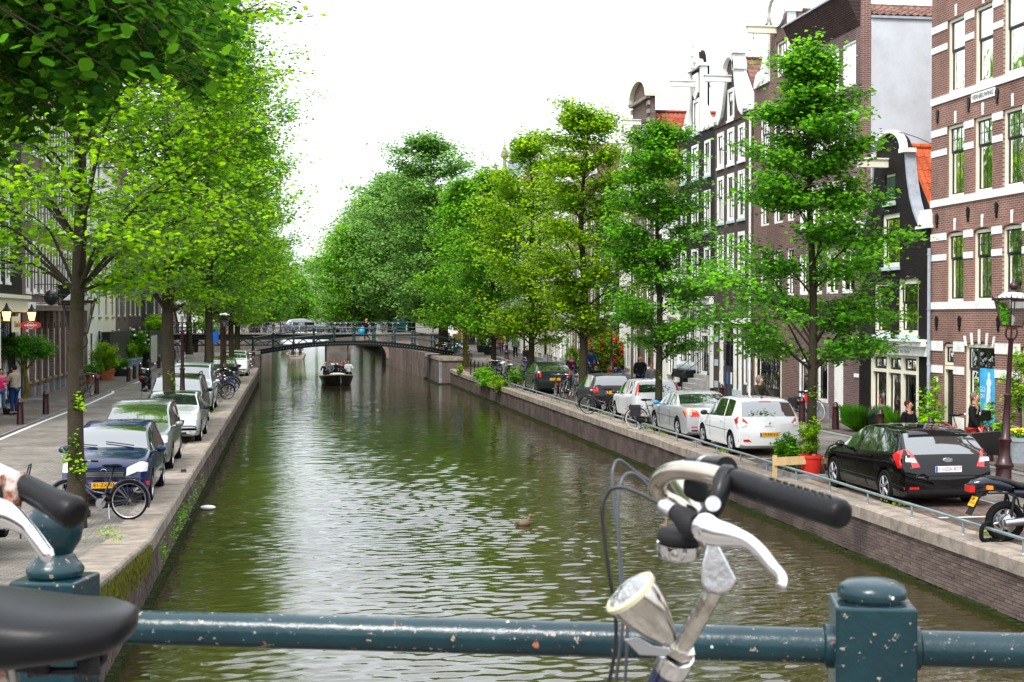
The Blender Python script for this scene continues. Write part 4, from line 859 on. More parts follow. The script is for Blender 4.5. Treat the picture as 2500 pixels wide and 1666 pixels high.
 # L-B brown house with balcony
s0, s1 = FLs[1], FLs[3]
cc = [(s0 + .9 + k * 1.75, s0 + 1.9 + k * 1.75) for k in range(int((s1 - s0 - 1.2) / 1.75))]
hs = [rect(a, b, z, z + 2.3) for a, b in cc for z in (4.7, 7.9, 10.9, 13.3)] + [[(a, .75), (b, .75), (b, 3.1)] + arc((a + b) / 2, 3.1, .5, .25, 20, 160, 5) + [(a, 3.1)] for a, b in cc]
root, F = house('L', s0, s1, rect(s0 + .01, s1 - .01, -.2, 16.4), hs, brown_brick, 'brown banded brick house with an iron balcony, left of the near tree trunk', 9, name='brick_house')
for i, (a, b) in enumerate(cc):
 for z in (4.7, 7.9, 10.9, 13.3): window(F, a, b, z, z + 2.3, uc=1, lc=1, fw=.16, sill=white, rec=-.02, cur=[4, 0, 3][i % 3])
 window(F, a, b, .75, 3.05, uc=1, lc=1, fw=.10, sill=stone, cur=0, rec=.05)
 mb = MB(); F.box(mb, b + .12, b + .5, .5, 3.9, .003, .12); mb.build('brick_pier', old_brick, F.root)
 mb = MB(); F.box(mb, b + .10, b + .52, -.1, .5, .003, .16); mb.build('pier_base', grey_plinth, F.root)
mb = MB(); F.box(mb, s0, s1, 3.95, 4.25, .003, .14); mb.build('stone_course', white, F.root)
bx0, bx1 = s0 + 2.6, s0 + 7.4; mb = MB(); F.box(mb, bx0, bx1, 3.88, 4.05, .1, 1.15); F.box(mb, bx0 - .05, bx1 + .05, 4.052, 4.12, .05, 1.22); bal = mb.build('balcony', stone, F.root)
mb = MB(); a = bx0
while a <= bx1: mb.tube([F.P(a, 4.12, 1.1), F.P(a, 5.05, 1.1)], .012, 4); a += .13
for z in (4.2, 4.6, 5.05): mb.tube([F.P(bx0, z, .1), F.P(bx0, z, 1.1), F.P(bx1, z, 1.1), F.P(bx1, z, .1)], .016, 4)
mb.build('balcony_railing', black, bal)
bag = MB().ball((0, 0, .3), .36, 12, 8, sc=(.9, 1.1, 1)).build('rubbish_bag', mat('bin_bag', (.02, .02, .022), .3, bump=.8, bscale=9), None, True, 80); bag.location = F.P(bx0 + 1.2, 4.12, .6); tag(bag, 'full black rubbish bag on the iron balcony', 'bag')
lf = [(13.5, offwhite, 'white house whose ground floor shows behind the near tree trunk', 2), (13.0, cream, 'cream house with tall white pilasters right of the near trunk', 2), (12.0, purple_brick, 'purple brick house with white columned ground floor', 2),
 (14.0, dark_brick, 'dark grey house with long cream windows left of the second tree', 3), (13.2, black_brick, 'black house with narrow white windows beside the second tree', 2), (13.6, brown_brick, 'brown house at the far end of the left row', 3)]
for i, (top, wm, lb, nc) in enumerate(lf):
 a, b = FLs[3 + i], FLs[4 + i]; gen_house('L', a + .01, b - .01, top, wm, lb, nc, fm=cream if i in (1, 3) else white, tall=2.0, base=zl(a) * .7, groundm=black)
 # dark hoarding in front of the left row
mb = MB(); y0, y1 = yat(268, FL + .8), yat(322, FL + .8); mb.box(FL + .3, FL + .8, y0, y1, 0, 2.7); tag(mb.build('black_shed', black), 'black timber box shed against the left row of houses', 'shed')
y0, y1 = yat(358, FL + 1.6), yat(404, FL + 1.6)
t_ = empty('roof_terrace', (FL + 1.2, y0, 0), 0, 'black planted terrace box with white slatted panel beside the far left houses', 'terrace')
MB().box(-.8, .6, 0, y1 - y0, 0, 2.6).build('terrace_wall', black, t_); mb = MB()
for k in range(9): mb.box(.603, .64, 1.0 + k * .5, 1.08 + k * .5, .4, 2.3)
mb.build('slatted_panel', offwhite, t_)
 # ---------- houses closing the view beyond the far bridge
k = 0
far_lb = ['brown brick block closing the far left end of the canal view', 'white fronted block among the far trees over the stone bridge', 'red brick block seen behind the parked bicycles on the far bridge', 'dark brick block at the right of the far bridge']
for (x0, x1, y, h, m_) in ((-40, -22, 175, 13, brown_brick), (-21, -9, 176, 12, offwhite), (22, 34, 190, 13, red_brick), (35, 52, 176, 14, dark_brick)):
 r_ = empty('far_block', ((x0 + x1) / 2, y, 0), 0, far_lb[k], 'building', world=True); k += 1
 MB().box(x0, x1, y, y + 9, 0, h).build('front_wall', m_, r_); xx = x0 + .8
 while xx < x1 - 1.4:
  for z in (1.2, 4.2, 7.2, 10.0):
   o = MB().box(xx, xx + 1.1, y - .06, y + .02, z, z + 1.9).build('window', white, r_)
   MB().box(xx + .1, xx + .52, y - .075, y - .062, z + .1, z + 1.8).box(xx + .58, xx + 1.0, y - .075, y - .062, z + .1, z + 1.8).build('pane', glass, o)
  xx += 2.0
 MB().box(x0 - .2, x1 + .2, y - .3, y + 9, h, h + .4).build('cornice', white, r_)
 # ================================================================== TREES
def leaf_mat(name, dark, light, trans=.35, gloss=1):
 m = bpy.data.materials.new(name); m.use_nodes = True; t = m.node_tree; t.nodes.clear(); N = t.nodes.new; L = t.links.new
 at_ = N('ShaderNodeAttribute'); at_.attribute_name = 'tint'; sp = N('ShaderNodeSeparateColor'); L(at_.outputs['Color'], sp.inputs[0])
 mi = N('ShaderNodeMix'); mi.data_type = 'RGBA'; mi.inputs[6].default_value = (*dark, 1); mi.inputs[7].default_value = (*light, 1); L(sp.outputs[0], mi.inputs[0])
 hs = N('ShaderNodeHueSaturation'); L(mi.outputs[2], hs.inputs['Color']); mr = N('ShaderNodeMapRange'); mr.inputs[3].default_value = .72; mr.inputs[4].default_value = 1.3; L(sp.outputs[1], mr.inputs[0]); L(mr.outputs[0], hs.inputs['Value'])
 d = N('ShaderNodeBsdfDiffuse'); tr = N('ShaderNodeBsdfTranslucent'); gl = N('ShaderNodeBsdfGlossy'); gl.inputs['Roughness'].default_value = .45; gl.inputs[0].default_value = (.32, .42, .28, 1)
 a = N('ShaderNodeMixShader'); a.inputs[0].default_value = trans; b = N('ShaderNodeMixShader'); fr = N('ShaderNodeLayerWeight'); fr.inputs[0].default_value = .08
 L(hs.outputs[0], d.inputs[0]); h2 = N('ShaderNodeHueSaturation'); h2.inputs['Value'].default_value = 1.5; h2.inputs['Hue'].default_value = .48; L(hs.outputs[0], h2.inputs['Color']); L(h2.outputs[0], tr.inputs[0])
 L(d.outputs[0], a.inputs[1]); L(tr.outputs[0], a.inputs[2]); b.inputs[0].default_value = .02
 if gloss: L(fr.outputs['Fresnel'], b.inputs[0])
 L(a.outputs[0], b.inputs[1]); L(a.outputs[0], b.inputs[1]); L(gl.outputs[0], b.inputs[2])
 o = N('ShaderNodeOutputMaterial'); L(b.outputs[0], o.inputs[0]); return m
LM = {'lime': leaf_mat('lime_green_leaves', (.07, .26, .004), (.34, .62, .008), .5),
 'mid': leaf_mat('mid_green_leaves', (.04, .19, .008), (.21, .52, .014), .48),
 'deep': leaf_mat('deep_green_leaves', (.025, .14, .010), (.18, .52, .016), .48),
 'yellow': leaf_mat('yellow_green_leaves', (.09, .25, .004), (.36, .58, .012), .5),
 'elm': leaf_mat('hazed_elm_leaves', (.07, .21, .035), (.24, .48, .09), .48),  # leaf colour paled to stand in for haze over the distant elms
 'front': leaf_mat('dark_lime_leaves', (.010, .070, .006), (.085, .28, .010), .45, 0)}  # last entry: deeper green for the overhanging foreground leaves
bark = mat('bark', (.050, .038, .028), .95, col2=(.030, .034, .012), scale=4, thr=(.45, .65), bump=1.0, bscale=28)
bark_y = mat('lichen_bark', (.20, .17, .03), .95, col2=(.06, .05, .02), scale=6, bump=1, bscale=25)
def leaves_arrays(C, n, sig, size, r_, tintc, droop=.5):
 """C cluster centres, n leaves in all; returns verts (N*4,3) and tint (N*4,4)"""
 k = len(C); idx = r_.integers(0, k, n); P = C[idx] + r_.normal(0, 1, (n, 3)) * np.array(sig)
 th = r_.random(n) * 2 * np.pi; dz = -r_.random(n) * droop * 1.6 + .25
 D = np.stack([np.cos(th), np.sin(th), dz], 1); D /= np.linalg.norm(D, axis=1, keepdims=True)
 up = np.array([0, 0, 1.]) + r_.normal(0, .45, (n, 3)); W = np.cross(D, up); W /= np.linalg.norm(W, axis=1, keepdims=True)
 Nn = np.cross(W, D); L = size * (.65 + .6 * r_.random((n, 1)))
 V = np.stack([P, P + D * L * .45 + W * L * .40 + Nn * L * .10, P + D * L, P + D * L * .45 - W * L * .40 + Nn * L * .10], 1).reshape(-1, 3)
 t = np.clip(tintc[idx] + r_.normal(0, .16, n), 0, 1); v = r_.random(n)
 T = np.stack([t, v, v * 0, v * 0 + 1], 1).repeat(4, 0); return V, T
def tree(x, y, z0, prof, n, size, kind, label, tr=.15, group=None, seed=1, lean=(0, 0), trunk_top=None, limbs=None, sub=4, barkm=None, offs=(0, 0), name='street_tree', clump=.30, bare=None, asym=None, spread=1.0):
 """prof: [(height above the pavement, crown radius)]; offs shifts the crown; asym(azimuth)->radius factor"""
 r_ = np.random.default_rng(seed); rr = random.Random(seed)
 root = empty(name, (x, y, z0), 0, label, 'tree', group)
 hz = [p[0] for p in prof]; hr = [p[1] for p in prof]; zb, zt = hz[0], hz[-1]; Rf = lambda z: float(np.interp(z, hz, hr))
 top = trunk_top or zt * .93; tp = []; trr = []
 for i in range(15):
  t = i / 14; z = t * top; w_ = .012 * z
  tp.append(Vector((lean[0] * t + offs[0] * t * t * .7 + math.sin(z * .9 + seed) * w_, lean[1] * t + offs[1] * t * t * .7 + math.cos(z * .7 + seed * 2) * w_, z - .1 if i == 0 else z)))
  trr.append(tr * ((1.35 if i == 0 else 1.0) - .0) * (1 - t) ** .75 + .012)
 MB().tube(tp, trr, 12).build('trunk', barkm or bark, root, True, 80)
 cent = []; tint = []; lm = MB(); nl = int((limbs or int(10 + (zt - zb) * 3.2)) * 1.3)
 for i in range(nl):
  f = (i + rr.random() * .7) / nl; f = f ** .85; ze = zb + (zt - zb) * f; az = i * 2.39996 + rr.uniform(-.5, .5)
  R_ = Rf(ze + rr.uniform(-.5, .5)) * rr.uniform(.55, 1.2);
  if asym: R_ *= asym(az)
  zs = max(bare or zb * .85, ze - R_ * rr.uniform(.35, .9)); zs = min(zs, top * .97); ti = zs / top * 14; a = tp[int(ti)].lerp(tp[min(14, int(ti) + 1)], ti % 1)
  cx, cy = offs[0] * (ze / zt) ** 2 * .9 + lean[0] * ze / top, offs[1] * (ze / zt) ** 2 * .9
  e = Vector((cx + math.cos(az) * R_, cy + math.sin(az) * R_, ze)); m = a.lerp(e, .5) + Vector((0, 0, R_ * rr.uniform(.05, .2)))
  path = catmull([a, a.lerp(m, .6) + Vector((0, 0, .05 * R_)), m, e], 3); k = len(path)
  r0 = max(.011, trr[min(14, int(ti))] * .24)
  lm.tube(path, [r0 * (1 - q / k) + .006 for q in range(k)], 5, False)
  for q in range(k):
   t = q / (k - 1)
   if t < .35: continue
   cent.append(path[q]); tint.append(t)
  for s_ in range(sub):
   t = rr.uniform(.25, .95); p = path[int(t * (k - 1))]; a2 = az + rr.choice((-1, 1)) * rr.uniform(.4, 1.3); l2 = R_ * rr.uniform(.2, .55) * (1.15 - t * .5) * spread
   q = p + Vector((math.cos(a2) * l2, math.sin(a2) * l2, rr.uniform(-.12, .22) * l2)); lm.tube([p, p.lerp(q, .5) + Vector((0, 0, .05 * l2)), q], [r0 * .45, r0 * .3, .005], 4, False)
   for w_ in (.5, 1.0): cent.append(p.lerp(q, w_)); tint.append(.6 + .4 * w_ * t)
 tag(lm.build('limbs', barkm or bark, root, True, 80), kind='stuff')
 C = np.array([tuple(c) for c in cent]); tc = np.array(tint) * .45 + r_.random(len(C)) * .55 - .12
 # gaps: drop some clusters so the sky shows through
 keep = r_.random(len(C)) > .12; C, tc = C[keep], tc[keep]
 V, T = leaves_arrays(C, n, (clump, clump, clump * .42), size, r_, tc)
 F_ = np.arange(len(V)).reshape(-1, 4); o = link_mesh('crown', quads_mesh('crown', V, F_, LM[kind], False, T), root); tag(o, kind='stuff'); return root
GR, GLft = 'young elms along the right quay', 'tall elms along the left quay'
tree(11.9, 31.9, 0, [(2.75, 1.2), (3.3, 2.3), (4.2, 2.9), (5.0, 2.7), (6.1, 2.1), (7.2, 1.7), (8.2, 1.4), (9.0, .9), (10.0, .1)], 38000, .125, 'deep', 'slim dark green conical tree behind the red flower pot on the right quay', .115, GR, 11, asym=lambda a: 1.12 if math.cos(a) < 0 else .85, clump=.24)
tree(11.6, 44.8, 0, [(2.5, .9), (3.3, 1.7), (4.6, 2.1), (5.9, 2.0), (7.2, 1.8), (8.5, 1.4), (9.3, .8), (9.95, .1)], 33000, .125, 'deep', 'slim dark green tree rising in front of the white hatchback, trunk beside the silver coupe', .12, GR, 5, clump=.24)
tree(11.9, 58.3, 0, [(3.0, 1.2), (4.4, 2.1), (6, 2.5), (8.2, 2.8), (9.9, 2.5), (11.2, 1.8), (12.5, .4)], 36000, .15, 'yellow', 'yellow-green tree behind the small dark hatchback, near the red flowering bush', .19, GR, 23, clump=.3)
tree(11.9, 71.4, 0, [(2.5, 1.6), (4, 2.8), (6, 3.1), (8, 3.2), (10, 2.7), (12, 1.6), (13, .3)], 34000, .165, 'yellow', 'broad yellow-green tree with dark trunk behind the cyclist in black', .17, GR, 31, clump=.34)
tree(11.9, 85.0, 0, [(2.5, 1.8), (4.5, 3.0), (6.5, 3.4), (8.5, 3.0), (10.5, 2.0), (12.5, .3)], 28000, .19, 'mid', 'green tree between the coral coated walker and the round potted shrubs', .16, GR, 43, clump=.4)
tree(12.0, 100.2, .05, [(2.7, 2.4), (5, 3.6), (7.5, 3.8), (9.5, 3.2), (12.5, 1.2), (13.4, .4)], 26000, .21, 'mid', 'green tree with yellow lichen trunk by the moored bicycles', .16, GR, 51, barkm=bark_y, clump=.45)
GE = 'big old elms around the stone bridge'
tree(12.2, 116.4, .3, [(3.0, 3.0), (6, 5.4), (9.5, 6.2), (12.7, 6.0), (15.4, 4.2), (17.4, 2.4), (18.3, .5)], 44000, .26, 'elm', 'tallest grey-green elm with a thick forked trunk right of the stone bridge', .42, GE, 61, clump=.55, offs=(-1.6, 0), sub=6)
tree(12.0, 145.4, .8, [(2.4, 4.6), (6, 7.0), (10, 7.6), (13.6, 6.0), (16, 3.4), (17.2, .8)], 42000, .30, 'elm', 'spreading elm whose branches hang over the stone bridge', .45, GE, 67, clump=.65, offs=(-2.4, 0), sub=6)
tree(6.4, 150, 1.2, [(1.4, 3.0), (4, 4.4), (7, 4.6), (10, 3.2), (12, .5)], 22000, .28, 'mid', 'bright low elm branches leaning over the far canal bridge', .3, GE, 68, clump=.6, sub=6)
GF = 'elms lining the canal beyond the bridges'
for i, (x, y, h, rd, kd, lb) in enumerate(((11.6, 172, 19.5, 7.4, 'elm', 'round elm crown left of the big elms past the stone bridge'), (11.4, 205, 20, 7.2, 'yellow', 'olive tinted elm crown halfway along the far right bank'), (11.4, 240, 20.5, 7, 'elm', 'pale elm crown near the far end of the right bank'), (11.2, 285, 21, 7.4, 'mid', 'last elm visible on the far right bank'),
 (-4.6, 176, 13, 5.2, 'deep', 'dark elm beyond the far bridge on the left bank'), (-4.6, 205, 14, 5.5, 'deep', 'second dark elm on the far left bank'), (-4.4, 245, 16, 6, 'mid', 'third elm on the far left bank, half hidden'),
 (-4.0, 330, 15, 8, 'elm', 'left elm of the pair closing the far end of the canal'), (6.0, 350, 17, 9, 'elm', 'right elm of the pair closing the far end of the canal'), (1.0, 300, 11, 5, 'mid', 'low elm leaning over the farthest stretch of water'), (-12, 190, 14, 6, 'mid', 'elm behind the far left houses'), (20, 175, 15, 6, 'elm', 'elm behind the red cars at the right end of the bridge'), (16, 150, 13, 4.2, 'mid', 'green tree over the parking signs beside the bridge'), (-20, 182, 14, 6, 'deep', 'dark elm at the far left end of the bridge'))):
 tree(x, y, 1.0, [(2.0, rd * .55), (h * .3, rd * .9), (h * .55, rd * 1.08), (h * .82, rd * .85), (h, rd * .2)], 18000, .42, kd, lb, .3, GF, 70 + i, clump=.8, sub=5)
 # left quay
def asl(a): return .98 if math.cos(a) > -.2 else .85
tree(-3.64, 25.4, 0, [(4.1, 1.2), (4.8, 2.6), (6.2, 3.1), (8, 3.4), (10.5, 3.0), (13, 1.4), (14.5, .4)], 27000, .125, 'lime', 'nearest lime-leaved tree with knotty mossy trunk on the left quay', .135, GLft, 3, limbs=48, clump=.26, bare=4.0, lean=(.12, 0))
tree(-3.6, 43.9, 0, [(4.2, 1.6), (5.4, 3.0), (7.5, 3.8), (10.5, 3.9), (13.0, 3.0), (15, 2.2), (17, .4)], 46000, .145, 'lime', 'large lime green tree behind the silver saloon, trunk wrapped in shoots', .19, GLft, 8, clump=.34, asym=asl, limbs=60)
tree(-3.4, 62.0, 0, [(4.2, 1.4), (5.6, 3.0), (8, 3.8), (11.5, 4.0), (15, 3.4), (19, .6)], 44000, .165, 'mid', 'tall green tree behind the pale van on the left quay', .16, GLft, 14, clump=.4, asym=asl, limbs=60)
tree(-3.6, 78.1, 0, [(3.8, 1.5), (5.2, 3.2), (8, 4.2), (12, 4.3), (15.5, 3.6), (19, .6)], 40000, .18, 'lime', 'tree over the dark green parked car on the left quay', .16, GLft, 19, clump=.45, asym=asl, limbs=55)
tree(-3.6, 89.2, 0, [(3.4, 1.6), (5, 3.2), (8, 4.2), (12, 4.2), (16, 2.6), (17.5, .5)], 24000, .21, 'lime', 'tree in front of the far white car on the left quay', .17, GLft, 27, clump=.5, asym=asl)
tree(-3.7, 101.7, .15, [(3.2, 1.8), (5, 3.4), (8, 4.6), (12, 4.4), (16, 1.0)], 22000, .22, 'mid', 'last tree of the left quay before the arched footbridge', .2, GLft, 29, clump=.55, asym=asl)
tree(-6.3, 109, .3, [(2.2, .8), (3.6, 1.3), (5.2, 1.3), (6.8, .3)], 4000, .2, 'mid', 'thin young tree at the crest of the left road', .07, GLft, 33, clump=.4, limbs=12)
tree(-8.0, 117, .7, [(3.6, 1.8), (6, 3.4), (9, 3.4), (12, .8)], 12000, .25, 'lime', 'thick trunked tree at the bend of the left road', .22, GLft, 35, clump=.6)
 # overhanging foreground lime, large leaves
def front_tree():
 r_ = np.random.default_rng(77); rr = random.Random(77)
 root = empty('linden_tree', (-3.1, 5.2, 1.3), 0, 'dark lime branches with large leaves overhanging the top left corner', 'tree', world=True)
 MB().tube(catmull([(-3.1, 5.2, 1.2), (-3.15, 5.3, 3.4), (-2.9, 5.7, 6.0), (-2.6, 6.3, 8.4)], 6), [.24 - .008 * i for i in range(19)], 12).build('trunk', bark, root, True, 80)
 def low(u):                                             # lower limit of the hanging foliage in the photo
  return float(np.interp(u, [-150, 0, 60, 120, 200, 260, 300, 350, 420, 480, 530, 565, 585, 640], [430, 395, 340, 310, 290, 270, 190, 160, 160, 250, 240, 150, 40, -80]))
 anchors = [Vector((-2.95, 5.6, 5.2)), Vector((-2.85, 5.8, 6.2)), Vector((-3.1, 5.4, 4.4))]; lm = MB(); cent = []; tint = []
 for i in range(230):
  u = rr.uniform(-160, 575); lo = low(u); v = lo - abs(rr.gauss(0, 1)) * lo * .42 - rr.uniform(0, 14)
  if rr.random() < .3: v = rr.uniform(-160, lo)
  d = rr.uniform(5.2, 7.6); e = at(u, v, d); a = min(anchors, key=lambda q: (q - e).length); m = a.lerp(e, .55) + Vector((rr.uniform(-.3, .3), rr.uniform(-.3, .3), rr.uniform(.1, .6)))
  path = catmull([a, m, m.lerp(e, .55) + Vector((rr.uniform(-.12, .12), 0, rr.uniform(-.05, .15))), e], 4); lm.tube(path[(7 if i % 16 else 0):], [.008 * (1 - q / 13.5) + .0015 for q in range(len(path))][(7 if i % 16 else 0):], 5, False)
  for q in range(7, len(path)):
   uvp = path[q]; cent.append(uvp); tint.append(.3 + .06 * q * rr.random())
 tag(lm.build('twigs', bark, root, True, 80), kind='stuff')
 C = np.array([tuple(c) for c in cent]); tc = np.array(tint)
 # broad heart shaped leaf, slightly cupped, serrate outline
 prof = [(0, 0), (.16, .30), (.36, .45), (.58, .42), (.80, .24), (1.0, 0)]
 vs = [(0, 0, 0)]; fs = []
 L_ = [(t, w_, -.28 * t * t - .10 * w_) for t, w_ in prof[1:-1]]; Rr_ = [(t, -w_, z) for t, w_, z in L_]; Md = [(t, 0, -.28 * t * t + .0) for t, _ in prof]
 vs = Md + L_ + Rr_; nM = len(Md); nl = len(L_)
 for s_, b in ((1, nM), (-1, nM + nl)):
  fs.append((0, b, 1) if s_ > 0 else (0, 1, b))
  for k in range(nl - 1): fs.append((k + 1, b + k, b + k + 1, k + 2))
  fs.append((nM - 2, b + nl - 1, nM - 1))
 base = MB().add(vs, fs)
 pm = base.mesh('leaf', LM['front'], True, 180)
 # collect leaf matrices, nearest become single leaves
 mats_ = []
 for i in range(11000):
  c = C[r_.integers(len(C))] + r_.normal(0, 1, 3) * np.array((.14, .14, .11)); p = Vector(c)
  th = r_.random() * 6.283; D = Vector((math.cos(th), math.sin(th), -.35 - 1.1 * r_.random())).normalized()
  u = Vector((r_.normal(0, .4), r_.normal(0, .4), 1)); W_ = D.cross(u).normalized(); Z = W_.cross(D) * -1; s_ = .054 * (.75 + .5 * r_.random())
  q_ = p - Vector((0, 0, EYE)); xc, dc, zc = q_.x * _cy - q_.y * _sy, (q_.x * _sy + q_.y * _cy) * _cp - q_.z * _sp, (q_.x * _sy + q_.y * _cy) * _sp + q_.z * _cp
  if 1250 + FPX * xc / dc > 585 or 833 - FPX * zc / dc > low(1250 + FPX * xc / dc) + 14: continue
  M = Matrix((D, W_, Z)).transposed() * s_; mats_.append(((p - cam.location).length, p, M, float(np.clip(r_.normal(.35, .28), 0, 1)), r_.random()))
 mats_.sort(key=lambda q: q[0]); variants = []
 for k in range(6):
  me = pm.copy(); me.name = 'leaf'; a = me.color_attributes.new('tint', 'FLOAT_COLOR', 'POINT'); a.data.foreach_set('color', [k / 5, (k * .37) % 1, 0, 1] * len(me.vertices)); variants.append(me)
 for dist, p, M, t, v in mats_[:300]:
  o = bpy.data.objects.new('leaf', variants[min(5, int(t * 6))]); COL.objects.link(o); o.parent = root; o.matrix_local = Matrix.Translation(p - Vector(root.location)) @ M.to_4x4()
 V = []; T = []; FF = []; b = 0
 for dist, p, M, t, v in mats_[300:]:
  V += [tuple(p + M @ Vector(q)) for q in vs]; T += [(t, v, 0, 1)] * len(vs); FF += [[i + b for i in f] for f in fs]; b += len(vs)
 me = bpy.data.meshes.new('crown'); me.from_pydata(V, [], FF); a = me.color_attributes.new('tint', 'FLOAT_COLOR', 'POINT'); a.data.foreach_set('color', np.array(T, dtype=np.float32).ravel())
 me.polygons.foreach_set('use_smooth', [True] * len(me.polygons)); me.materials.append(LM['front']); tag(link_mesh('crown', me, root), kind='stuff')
front_tree()
 # ================================================================== VEHICLES
def paint(name, c, metal=0.0, rough=.25): return mat(name, c, rough, metal, coat=1.0 if max(c) > .1 else 0, spec=.5)
car_glass = mat('car_glass', (.012, .018, .018), .02, spec=1.0, coat=1); car_glass.node_tree.nodes['Principled BSDF'].inputs['IOR'].default_value = 1.85
car_trim = mat('car_black_trim', (.015, .015, .016), .6)
red_lens = mat('red_lens', (.55, .006, .006), .12, coat=1); clear_lens = mat('clear_lens', (.75, .75, .75), .12, coat=1); amber = mat('amber_lens', (.8, .22, .01), .2)
plate_y = mat('yellow_number_plate', (.85, .42, .01), .5); plate_w = mat('white_number_plate', (.75, .75, .78), .5); plate_b = mat('plate_blue_band', (.01, .08, .5), .5); plate_ink = mat('plate_ink', (.02, .02, .02), .5); plate_red = mat('plate_red_ink', (.25, .01, .02), .5)
rim_m = mat('alloy_rim', (.45, .45, .47), .3, .8)
def interp(P, x):
 return float(np.interp(x, [p[0] for p in P], [p[1] for p in P]))
def smoothprof(P, n=80):
 """Catmull-Rom sampled profile, monotone in x"""
 c = catmull([(p[0], 0, p[1]) for p in P], 10); xs = [p.x for p in c]; zs = [p.z for p in c]
 o = sorted(zip(xs, zs)); return o
def wheel(root, x, y, r, w_, side, style='alloy', steer=0):
 wh = empty('wheel', (x, y, r)); wh.parent = root
 if False: pass
 bpy.data.objects.remove(wh)
 ax = (0, 1, 0); tb = MB(); h = w_ / 2
 tb.lathe([(r * .62, -h * .9), (r * .72, -h), (r * .93, -h), (r, -h * .7), (r, h * .7), (r * .93, h), (r * .72, h), (r * .62, h * .9)], 28, (0, 0, 0), axis=ax)
 t = tb.build('wheel', rubber, root, True, 50); t.location = (x, y, r)
 rb = MB(); o = side * h
 rb.lathe([(r * .66, o * .2), (r * .66, o * 1.01), (r * .60, o * 1.01), (r * .58, o * .55)], 28, (0, 0, 0), axis=ax)
 ns = 5 if style == 'alloy' else 9
 for k in range(ns):
  a = 2 * math.pi * k / ns;
  for da in ((-.11, .11) if style == 'alloy' else (0,)):
   p = Vector((math.cos(a + da) * r * .6, o * .93, math.sin(a + da) * r * .6)); q = Vector((math.cos(a + da * .4) * r * .12, o * .99, math.sin(a + da * .4) * r * .12))
   rb.tube([q, p], [r * .07, r * .05] if style == 'alloy' else [r * .10, r * .07], 5)
 rb.lathe([(r * .16, o * .4), (r * .16, o * 1.02), (r * .05, o * 1.06)], 12, (0, 0, 0), axis=ax)
 q = rb.build('rim', rim_m, t, True, 40)
 db = MB().lathe([(r * .6, o * .1), (r * .6, o * .5), (.01, o * .5)], 20, (0, 0, 0), axis=ax).build('brake_disc', car_trim, t)
 return t
class Car:
 """x runs to the rear (rear bumper at x = 0, nose at x = -L); z up; y to the right-hand side of the viewer behind"""
